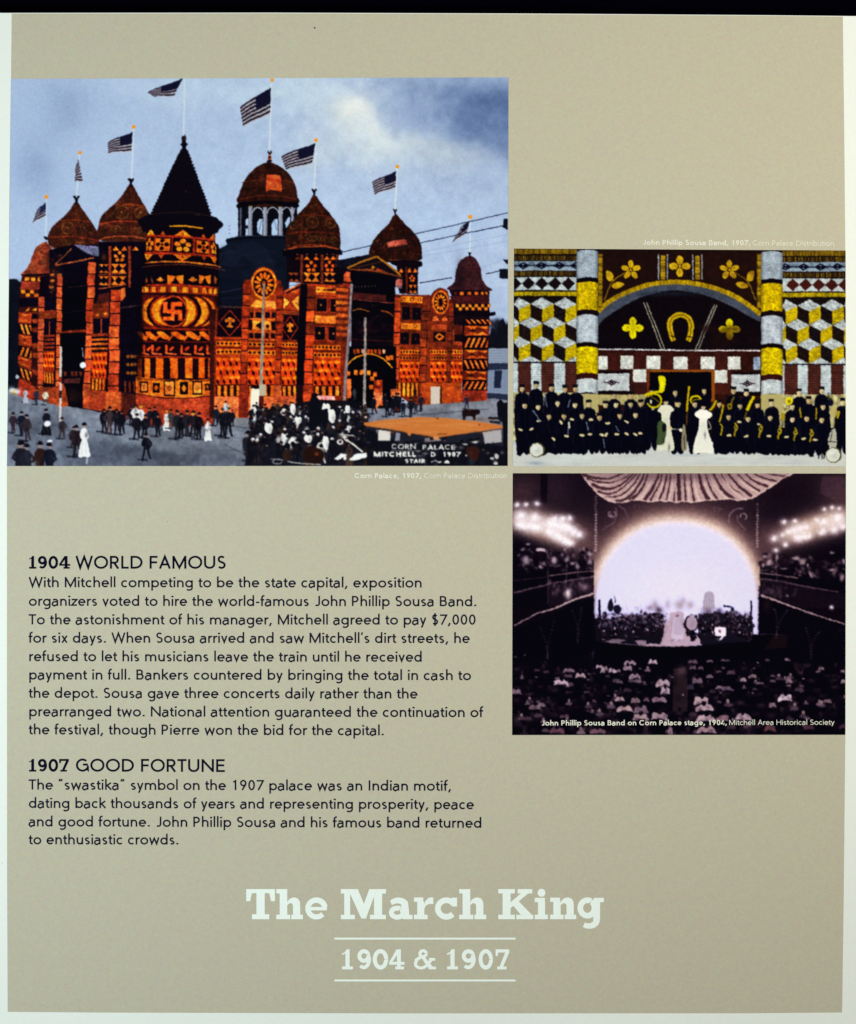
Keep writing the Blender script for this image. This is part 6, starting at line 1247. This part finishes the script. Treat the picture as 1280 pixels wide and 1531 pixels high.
    for x, y, r1, r2, t_ in ((240, 606, 44, 18, .1), (130, 680, 50, 32, .4), (340, 680, 30, 32, 1), (430, 672, 26, 30, 1), (470, 700, 24, 18, 0), (510, 725, 24, 26, 0), (600, 632, 30, 24, 0), (600, 690, 26, 30, 0), (145, 560, 26, 14, 0), (140, 760, 18, 30, -.5), (235, 730, 14, 14, 0)):
        c.b('B4A8A4', 760+x/4.923, 700+y/4.923, r1/4.923*.7, r2/4.923*.7, .75, t_, 1.5)
    c.e('D8D0C4', 760+240/4.923, 700+604/4.923, 7, 3.2, .7, .15); c.e('140A16', 760+242/4.923, 700+650/4.923, 9, 8, .9); c.e('100814', 760+545/4.923, 700+690/4.923, 5, 9, .7); c.e('100814', 760+400/4.923, 700+735/4.923, 8, 4, .7)
    c.p('0C0612', A([34, 760, 200, 740, 300, 770, 632, 745, 632, 800, 300, 850, 34, 900]), .85)
    rail(A, [300, 795, 450, 775, 632, 758], 2.2); rail(A, [40, 830, 220, 812, 300, 795], 1.6, '5A4A4E', .7)
    for x, y0, y1 in ((295, 740, 1000), (432, 700, 830), (514, 700, 812)): rail(A, [x, y0, x, y1], 1.6, '7A6A6C', .7)
    rail(A, [40, 922, 160, 890, 320, 850, 632, 800], 2.4, '8A7870'); rail(A, [40, 930, 320, 862, 632, 812], 1., '4A3A40', .8)
    c.p('2A1C26', A([300, 865, 632, 815, 632, 915, 300, 1030]), .7)
    for k in range(60): x = rn.uniform(300, 628); c.b(rn.choice(('6A5A5E', '140A14', '8A7A78')), 760+x/4.923, 700+(rn.uniform(830, 950)+(300-x)*.12)/4.923, 2, 3, .4)
    c.b('E8E0D0', 760+442/4.923, 700+925/4.923, 4.5, 8, .95); c.b('8A7A78', 760+560/4.923, 700+880/4.923, 8, 6, .6)
    c.l('C8B8A8', 3., A([632, 925, 500, 965, 420, 1000, 340, 1034])+[(760+220/4.923, 890+130/4.923), (760+40/4.923, 890+225/4.923)], .9, w1=1.2)
    c.part('gallery'); c.p('0C0612', B([600, 690, 700, 690, 900, 680, 1205, 650, 1205, 996, 600, 996]), .8); c.b('0C0612', 1245, 830, 34, 12, .85, -.15); c.b('1A1018', 1195, 838, 36, 9, .7)
    for k in range(170):
        x = rn.uniform(600, 1200); y = 680+rn.uniform(-70, 70)+(x-600)*.05; c.b(rn.choice(('5A4A4C', '7A6A66', '8A7A74', '140A14', '0A0612', '1E121A')), 1010+x/4.741, 700+y/4.741, rn.uniform(1.5, 4), rn.uniform(1, 4), .7, rn.uniform(-1, 1), 1.5)
    for x, y, r1, r2, t_ in ((665, 670, 34, 32, .2), (635, 625, 24, 14, 0), (900, 662, 28, 36, .6), (938, 690, 10, 18, 0), (770, 712, 40, 8, 0), (850, 640, 40, 14, 0), (960, 760, 14, 34, -.3), (1110, 600, 26, 14, 0), (1180, 780, 22, 34, 0), (1195, 660, 14, 30, 0), (1100, 720, 46, 14, 0), (620, 690, 16, 20, 0), (720, 630, 14, 26, 0)):
        c.b('B4A69C', 1010+x/4.741, 700+y/4.741, r1/4.741*.7, r2/4.741*.7, .8, t_, 1.5)
    c.e('20101A', 1010+770/4.741, 700+665/4.741, 9, 8, .8); c.e('140A14', 1010+1030/4.741, 700+690/4.741, 15, 18, .6)
    c.p('0C0612', B([600, 740, 870, 765, 1205, 820, 1205, 880, 600, 790]), .7)
    rail(B, [600, 745, 720, 757, 870, 780], 2.2, 'A08E80'); rail(B, [600, 784, 750, 800, 900, 835, 1160, 880], 2., '8A7870'); rail(B, [600, 792, 760, 812, 1000, 862], 1., '6A5858'); rail(B, [718, 600, 718, 800], 1.6, '7A6A6C', .7)
    c.p('20141E', B([600, 800, 760, 820, 1205, 900, 1205, 996, 900, 996, 600, 890]), .7)
    for k in range(50): x = rn.uniform(600, 860); c.b(rn.choice(('6A5A5E', '140A14', '5A4A4C')), 1010+x/4.741, 700+(rn.uniform(810, 890)+(x-600)*.2)/4.741, 2, 3, .4)
    c.l('B8A89C', 3., B([600, 900, 700, 935, 850, 990])+[(1010+900/4.741, 890+110/4.741), (1010+1203/4.741, 890+205/4.741)], .9, w1=1.6)
    c.b('E8E4DC', 1243.5, 908.5, 3, 3, .95); c.b('C8C0B8', 1256.5, 942, 2.5, 2.5, .9); c.b('B0A8A0', 1177.5, 891, 1.5, 1.5, .8)
    # below the galleries
    c.z(0, 0, 1); c.p('0A0512', [(767, 942), (889, 893), (889, 972), (870, 985), (767, 990)], .9); c.p('0B0612', [(1134.5, 893), (1264, 936), (1264, 990), (1134.5, 990)], .9)
    c.b('3A2622', 1147, 905, 6, 12, .5); c.p('2A1A18', [(1127, 950), (1178, 951), (1176, 968), (1120, 975)], .6)
    c.part('garland')
    for x0, y0, x1, y1, x2, y2 in ((808, 938, 817, 963, 819, 983), (829, 928, 820, 963, 819, 984), (856, 912, 863, 935, 864, 960), (870, 909, 866, 935, 864, 960), (1158, 910, 1162, 925, 1162, 950), (1178, 912, 1166, 930, 1160, 955), (1205, 938, 1212, 965, 1212, 990), (1226, 944, 1214, 965, 1213, 995)):
        q = smooth(np.array([(x0, y0), (x1, y1), (x2, y2)], float), False, 7)
        for x, y in q: c.l('7A6C74', .9, [x-1.5, y, x+1.5, y+.4], .6)
    # orchestra on the stage
    c.part('orchestra'); c.z(760, 890, 4.923); X2 = lambda x: x+250*4.923*1.0
    D = lambda x, y: (1230.75+x*1.0384, y*1.0384)
    def dk(x, y, r1, r2, a=.9, col='0A0610', rot=0): c.e(col, x, y, r1, r2, a, rot)
    c.p('0A0610', [622, 178, 640, 172, 700, 170, 760, 175, 850, 150, 930, 145, 1000, 160, 1060, 130, 1120, 130, 1160, 190, 1180, 230, 1140, 370, 1000, 374, 800, 350, 680, 340, 622, 345], .93)
    c.l('0E0812', 16, [672, 36, 676, 170]); dk(755, 80, 22, 40); dk(760, 40, 10, 14); dk(805, 105, 30, 34, .9); c.l('4A3A3A', 5, [785, 5, 790, 60]); dk(712, 145, 18, 26)
    for x, y, r1, r2, a, col in ((1080, 70, 26, 34, .75, '9A8E88'), (1040, 95, 24, 20, .7, '7A6C68'), (1110, 110, 30, 26, .8, '3A2A2C'), (1175, 70, 22, 36, .7, 'A0968E'), (1240, 75, 28, 26, .6, 'B4AAA0'), (1290, 40, 18, 26, .6, 'A89C94')): c.b(col, x, y, r1, r2, a)
    for k in range(300):
        x = rn.uniform(650, 1170); y = 135+abs(rn.gauss(0, 60)); c.b(rn.choice(('8A7C84', 'B8AEB0', '0A0610', '1A1018', '5A4A54', '0A0610')), x, y, rn.uniform(4, 12), rn.uniform(4, 14), .55, rn.uniform(-1, 1))
    for k in range(14):
        x = rn.uniform(660, 1160); y = rn.uniform(150, 230); c.l('C8C0C4', 2.5, [x, y, x+rn.uniform(-30, 30), y+rn.uniform(15, 50)], .6)
    c.p('B4A4A4', [1150, 215, 1185, 180, 1190, 130, 1260, 120, X2(0), 115, *D(60, 120), *D(70, 240), *D(180, 300), *D(190, 352), *D(0, 362), 1200, 378, 1000, 374, 1040, 355, 1120, 360, 1140, 300], .95)
    for k in range(50): x = rn.uniform(1150, 1330); y = rn.uniform(140, 370); c.b(rn.choice(('8A7C80', 'CEC2BE', '988A8C')), x, y, rn.uniform(6, 20), rn.uniform(4, 12), .3)
    c.b('DCE0F0', 1225, 90, 60, 30, .35); c.l('E0DCDC', 5, [1130, 200, 1165, 165], .8); c.l('E0DCDC', 5, [1140, 215, 1178, 190], .8); c.p('B0A09A', [690, 342, 800, 318, 870, 330, 820, 350, 760, 350], .6); c.p('C0B0AC', [930, 335, 1010, 330, 1030, 372, 960, 366], .7)
    c.l('1A101A', 8, [1200, 330, 1230, 325], .6); c.l('1A101A', 8, [1250, 335, 1270, 325], .6)
    c.z(1010, 890, 4.741)
    c.p('8E8478', [190, 100, 205, 0, 215, -20, 240, -32, 262, -22, 275, 0, 282, 100], .55); 
    for x in (205, 222, 240, 256, 270): c.l('6E6660', 3, [x*.9+24, -15, x, 100], .6)
    for x, y, r1, r2, a, col in ((35, 70, 28, 36, .75, '9A9088'), (105, 70, 28, 30, .8, 'A49A90'), (230, 110, 40, 20, .7, '4A3C3C'), (310, 110, 22, 18, .8, '3A2C30')): c.b(col, x, y, r1, r2, a)
    c.p('0C0812', [160, 190, 190, 140, 240, 130, 290, 115, 330, 130, 380, 125, 400, 90, 345, 85, 340, 72, 415, 85, 425, 150, 470, 135, 500, 165, 540, 150, 552, 200, 556, 300, 545, 322, 480, 338, 200, 360, 180, 345, 165, 280], .92)
    for k in range(240): x = rn.uniform(165, 545); y = 118+abs(rn.gauss(0, 70)); c.b(rn.choice(('6A5C60', '9A9090', '0A0610', '0A0610', '2A1C24')), x, y, rn.uniform(4, 12), rn.uniform(4, 12), .45, rn.uniform(-1, 1))
    # seated players: small heads, pale shirt fronts and instruments across the whole platform
    c.z(0, 0, 1)
    for k in range(150):
        x = rn.uniform(893, 1127)
        if 990 < x < 1027: continue
        t_ = rn.random(); y = 918+t_*34-(6 if 955 < x < 990 or 1040 < x < 1090 else 0); q = 1.5+t_*1.1
        c.s_(rn.choice(('0A0610', '120A14', '241820')), [x-q*1.3, y+q*3, x-q*1.1, y+q*.6, x+q*1.1, y+q*.6, x+q*1.3, y+q*3], .9); c.e(rn.choice(('0A0610', '3A2C30', '8A7C80', 'B4A8AC')), x, y, q*.62, q*.72, .9)
        if rn.random() < .5: c.l(rn.choice(('B8B0B4', '8A8084', 'D8D4DC')), .7, [x-q, y+q*1.6, x+q*1.4, y+q*rn.uniform(.2, 2.6)], .75)
        if rn.random() < .3: c.e('C8C0C4', x, y+q*1.5, .6, 1., .8)
    c.s_('8A8088', [1007, 948, 1009, 930, 1012, 924, 1016, 924, 1019, 931, 1020, 948]); c.s_('D8D2D8', [1004, 955, 1008, 928, 1013, 922, 1018, 928, 1021, 955], .55); c.e('6A5C64', 1013, 921, 2.2, 2.6, .8); c.l('A89CA4', 1., [1018, 930, 1024, 925], .7)
    for k in range(16): x = rn.uniform(900, 985); c.l('8A8088', .7, [x, 914, x+rn.uniform(-4, 4), 905+rn.uniform(-2, 4)], .6)
    c.z(1010, 890, 4.741)
    c.part('bass_drum'); c.e('140C14', 116, 198, 50, 62); c.e('A89CA0', 118, 198, 40, 52); c.b('8A7C80', 122, 205, 22, 26, .5); c.l('C8C0C0', 8, [90, 144, 140, 146], .9); c.l('0A0610', 12, [60, 200, 90, 270, 150, 270, 185, 320], .9)
    c.part('music_stand'); c.p('F0EEF0', [278, 226, 358, 226, 360, 284, 345, 292, 330, 312, 305, 322, 330, 294, 278, 286]); c.p('6A5458', [308, 245, 326, 250, 326, 268, 308, 262], .9)
    c.part('orchestra', same=True); c.l('1C1018', 14, [540, 40, 538, 160]); c.p('0A0512', [592, -60, 610, -60, 610, 276, 588, 276], .7)
    c.p('0A0510', [555, 278, 700, 280, 600, 420, -50, 500, -50, 366, 200, 358, 480, 334, 545, 318]); c.l('8A7A74', 4, [-5, 363, 200, 356, 480, 332, 540, 312], .9, sm=True); c.l('8A7A78', 3, [560, 276, 660, 276, 780, 282], .6)
    c.z(0, 0, 1); c.p('0A0510', [(889, 962), (1010, 968), (1130, 958), (1136, 950), (1136, 1002), (889, 1002)]); c.z(760, 890, 4.923); c.p('0A0510', [630, 335, 680, 340, 760, 350, 1000, 376, 1260, 380, 1260, 520, 630, 520]); c.l('8A7A74', 4, [690, 341, 800, 354, 1000, 374, 1240, 378], .9)
    # audience
    c.part('audience'); c.z(0, 0, 1); c.p('090510', [(767, 985), (1264, 985), (1264, 1099), (767, 1099)], .75)
    c.p('3E302E', [(1007, 1000), (1026, 998), (1029, 1030), (1028, 1064), (1006, 1064)], .75); c.b('7A6660', 1020, 1004, 8, 10, .5); c.p('3A2C2A', [(1185, 990), (1203, 993), (1200, 1012), (1188, 1000)], .7)
    for k in range(60): c.b(rn.choice(('120A18', '1C1220', '0C0814')), rn.uniform(770, 1262), rn.uniform(985, 1096), rn.uniform(3, 12), rn.uniform(3, 8), .5)
    for k in range(330):
        x = rn.uniform(770, 1262); y = 990+108*rn.random()**.8; q = rn.uniform(2.2, 3.6)*(1+(y-990)/160)
        if 1004 < x < 1031 and y < 1062: continue
        c.b(rn.choice(('2C2028', '221824', '3A2A30', '1C1420', '4A3A3C')), x, y+q*.9, q*1.3, q*.8, .7); c.e(rn.choice(('06030C', '0C0814', '3A2C2E')), x, y-q*.3, q*.62, q*.75, .85)
    def shirt(x, y, w, h, col='B8ACA8', head=True, a=.92):
        if isinstance(col, str): col = tuple(np.clip(hexc(col)*1.05, 0, 1))
        w *= .95; j = lambda v=.16: rn.uniform(-v, v); k = rn.uniform(-.25, .25)
        h *= 1.15; c.s_(col, [x-w, y+h*(.8+j()), x-w*(.98+j()), y+h*.2, x-w*(.75+j()), y-h*(.4+j()), x-w*.3, y-h*(.62+j()*.5), x+w*.3, y-h*(.62+j()*.5), x+w*(.75+j()), y-h*(.4+j()), x+w*(.98+j()), y+h*.2, x+w*(1+j()), y+h*(.8+j()), x+w*.4, y+h*(.6+j()), x-w*.4, y+h*(.6+j())], a)
        for _ in range(3): c.b('4A3C44', x+rn.uniform(-w, w)*.7, y+rn.uniform(-.2, .7)*h, w*.25, h*.3, .5)
        if head: c.e(rn.choice(('0A0610', '140C14', '1E1418')), x+rn.uniform(-.1, .1)*w, y-h*.75, w*.3, h*.5, .95)
        return
    def shirt_(x, y, w, h, col='B8ACA8', head=True, a=.95):
        c.s_(col, [x-w, y+h*.6, x-w*.9, y-h*.3, x-w*.45, y-h*.8, x+w*.45, y-h*.8, x+w*.9, y-h*.3, x+w, y+h*.6, x+w*.4, y+h*.75, x-w*.4, y+h*.75], a)
        c.l('6A5C60', max(w*.12, 1.5), [x-w*.8, y+h*.5, x+w*.8, y+h*.5], .4)
        if head: c.e('0A0610', x, y-h*.9, w*.36, h*.62, .95)
    for k in range(90):
        x = rn.uniform(772, 1260); y = 995+100*rn.random(); q = rn.uniform(1.6, 3.2)*(1+(y-990)/200)
        if 1003 < x < 1032: continue
        cc = rn.choice(('7A6C6C', '8E8078', '5A4C50', 'A4968C', '6A585A')); c.s_(cc, [x-q*1.5, y+q, x-q*1.2, y-q*.1, x-q*.4, y-q*.5, x+q*.4, y-q*.5, x+q*1.2, y-q*.1, x+q*1.5, y+q], .65); c.e(rn.choice(('0A0610', '0A0610', '9A8A80')), x+rn.uniform(-.4, .4), y-q, q*.6, q*.72, .9)
    c.z(760, 890, 4.923)
    for a in ((675, 525, 26, 16), (695, 552, 16, 22, 'A89C98', False), (765, 552, 30, 22, 'C0B2AC'), (812, 556, 18, 16, '9A8C88'), (895, 495, 44, 20, 'A89A96'), (880, 535, 30, 26, '9A8E8C'), (1065, 490, 38, 22, 'C8BCB6'), (445, 552, 42, 20, '8A7A78'), (440, 592, 34, 16, '5E5052'), (530, 590, 40, 24, 'B4A49A'), (390, 640, 54, 28, 'C8BAB2'), (935, 595, 46, 26, '9A8C8A'), (1140, 640, 52, 34, 'B0A29C'), (1155, 702, 34, 34, 'B8AAA4'), (825, 762, 36, 22, 'A8988E'), (935, 772, 34, 26, '94847C'), (1115, 768, 52, 26, '8E7E7C'), (860, 834, 56, 28, 'B4A296'), (975, 840, 54, 36, '7E7070'), (975, 895, 60, 28, 'A4948C'), (1115, 890, 68, 36, 'A49690'), (200, 822, 46, 24, '7E6E6C'), (60, 708, 40, 22, '8A7A78'), (360, 995, 52, 24, '6A4E50'), (660, 1000, 58, 24, '7A6264'), (450, 715, 30, 10, '3A2C30'), (415, 890, 34, 18, '5A484C'), (580, 712, 22, 10, '5A484A'), (635, 778, 14, 14, '5A4648', False), (1020, 770, 22, 16, '6E5E5E', False), (1195, 1000, 18, 40, '8A7A78', False)): shirt(*a)
    for x, y in ((588, 622), (815, 622), (795, 708), (740, 742), (715, 795), (588, 855), (655, 850), (208, 605), (55, 455), (122, 440), (968, 540), (1210, 605), (995, 640)): c.e('8E8282', x, y, 12, 4, .8)
    c.z(1010, 890, 4.741)
    for a in ((125, 470, 36, 18, '6A5C5C'), (125, 512, 26, 18, '6E6060'), (180, 515, 22, 18, '7A6A68'), (245, 466, 24, 12, '7A6E6C', False), (340, 460, 18, 10, '7A6E68', False), (373, 462, 14, 9, '6A5C5A', False), (155, 605, 36, 26, '7A6E70'), (110, 650, 26, 24, '3A3440', False), (310, 655, 26, 16, '8A7E80', False), (370, 662, 42, 20, '6E6266', False), (550, 575, 32, 18, '8A7C74', False), (480, 598, 20, 18, '9A8C88', False), (185, 745, 54, 34, 'B4A49C'), (205, 795, 62, 30, 'B0A098'), (215, 870, 68, 32, 'BCAAA0'), (225, 955, 72, 32, 'A08C86'), (340, 870, 46, 26, '8E7876', False), (480, 860, 54, 32, 'B0A09C'), (778, 725, 54, 32, 'D0C4BC'), (688, 780, 28, 22, '8A7A76', False), (805, 610, 24, 18, '8E807A', False), (800, 640, 16, 10, '8A7C78', False), (690, 572, 18, 10, '5E5256', False), (790, 456, 20, 14, '8A7C78', False), (650, 460, 22, 10, '5E524C', False), (1038, 520, 22, 14, '8A7C74', False), (1188, 540, 18, 14, '8A7C78', False), (1188, 612, 20, 20, 'A0948E', False), (880, 668, 34, 16, '4A4248', False), (310, 540, 20, 10, '6A5850', False), (395, 548, 32, 16, '5E5050', False), (672, 940, 44, 28, '6A4A48', False), (950, 935, 34, 22, '4E383C', False), (1190, 930, 26, 22, '4A3438', False), (600, 625, 34, 10, '6A5E60', False)): shirt(*a)
    for x, y in ((548, 692), (583, 478), (558, 520), (52, 706), (908, 594), (320, 692), (590, 622)): c.e('B8AC9C', x, y, 9, 4, .9)
    c.e('B8A090', 1200, 722, 6, 14, .8)
    dkn = 1-bl*.85; c.im *= 1+((fbm(c.h, c.w, 3*K, 77, 2)-.5)*.16*dkn)[..., None]; c.im += ((fbm(c.h, c.w, 1.5*K, 78, 2)-.5)*.05*dkn)[..., None]*hexc('FFDDF0'); c.im *= np.array([1., .95, 1.04]); c.tone = (1.1, 1.); c.warp(1.1, 3, 60)
    c.blur(1.3)
    return c
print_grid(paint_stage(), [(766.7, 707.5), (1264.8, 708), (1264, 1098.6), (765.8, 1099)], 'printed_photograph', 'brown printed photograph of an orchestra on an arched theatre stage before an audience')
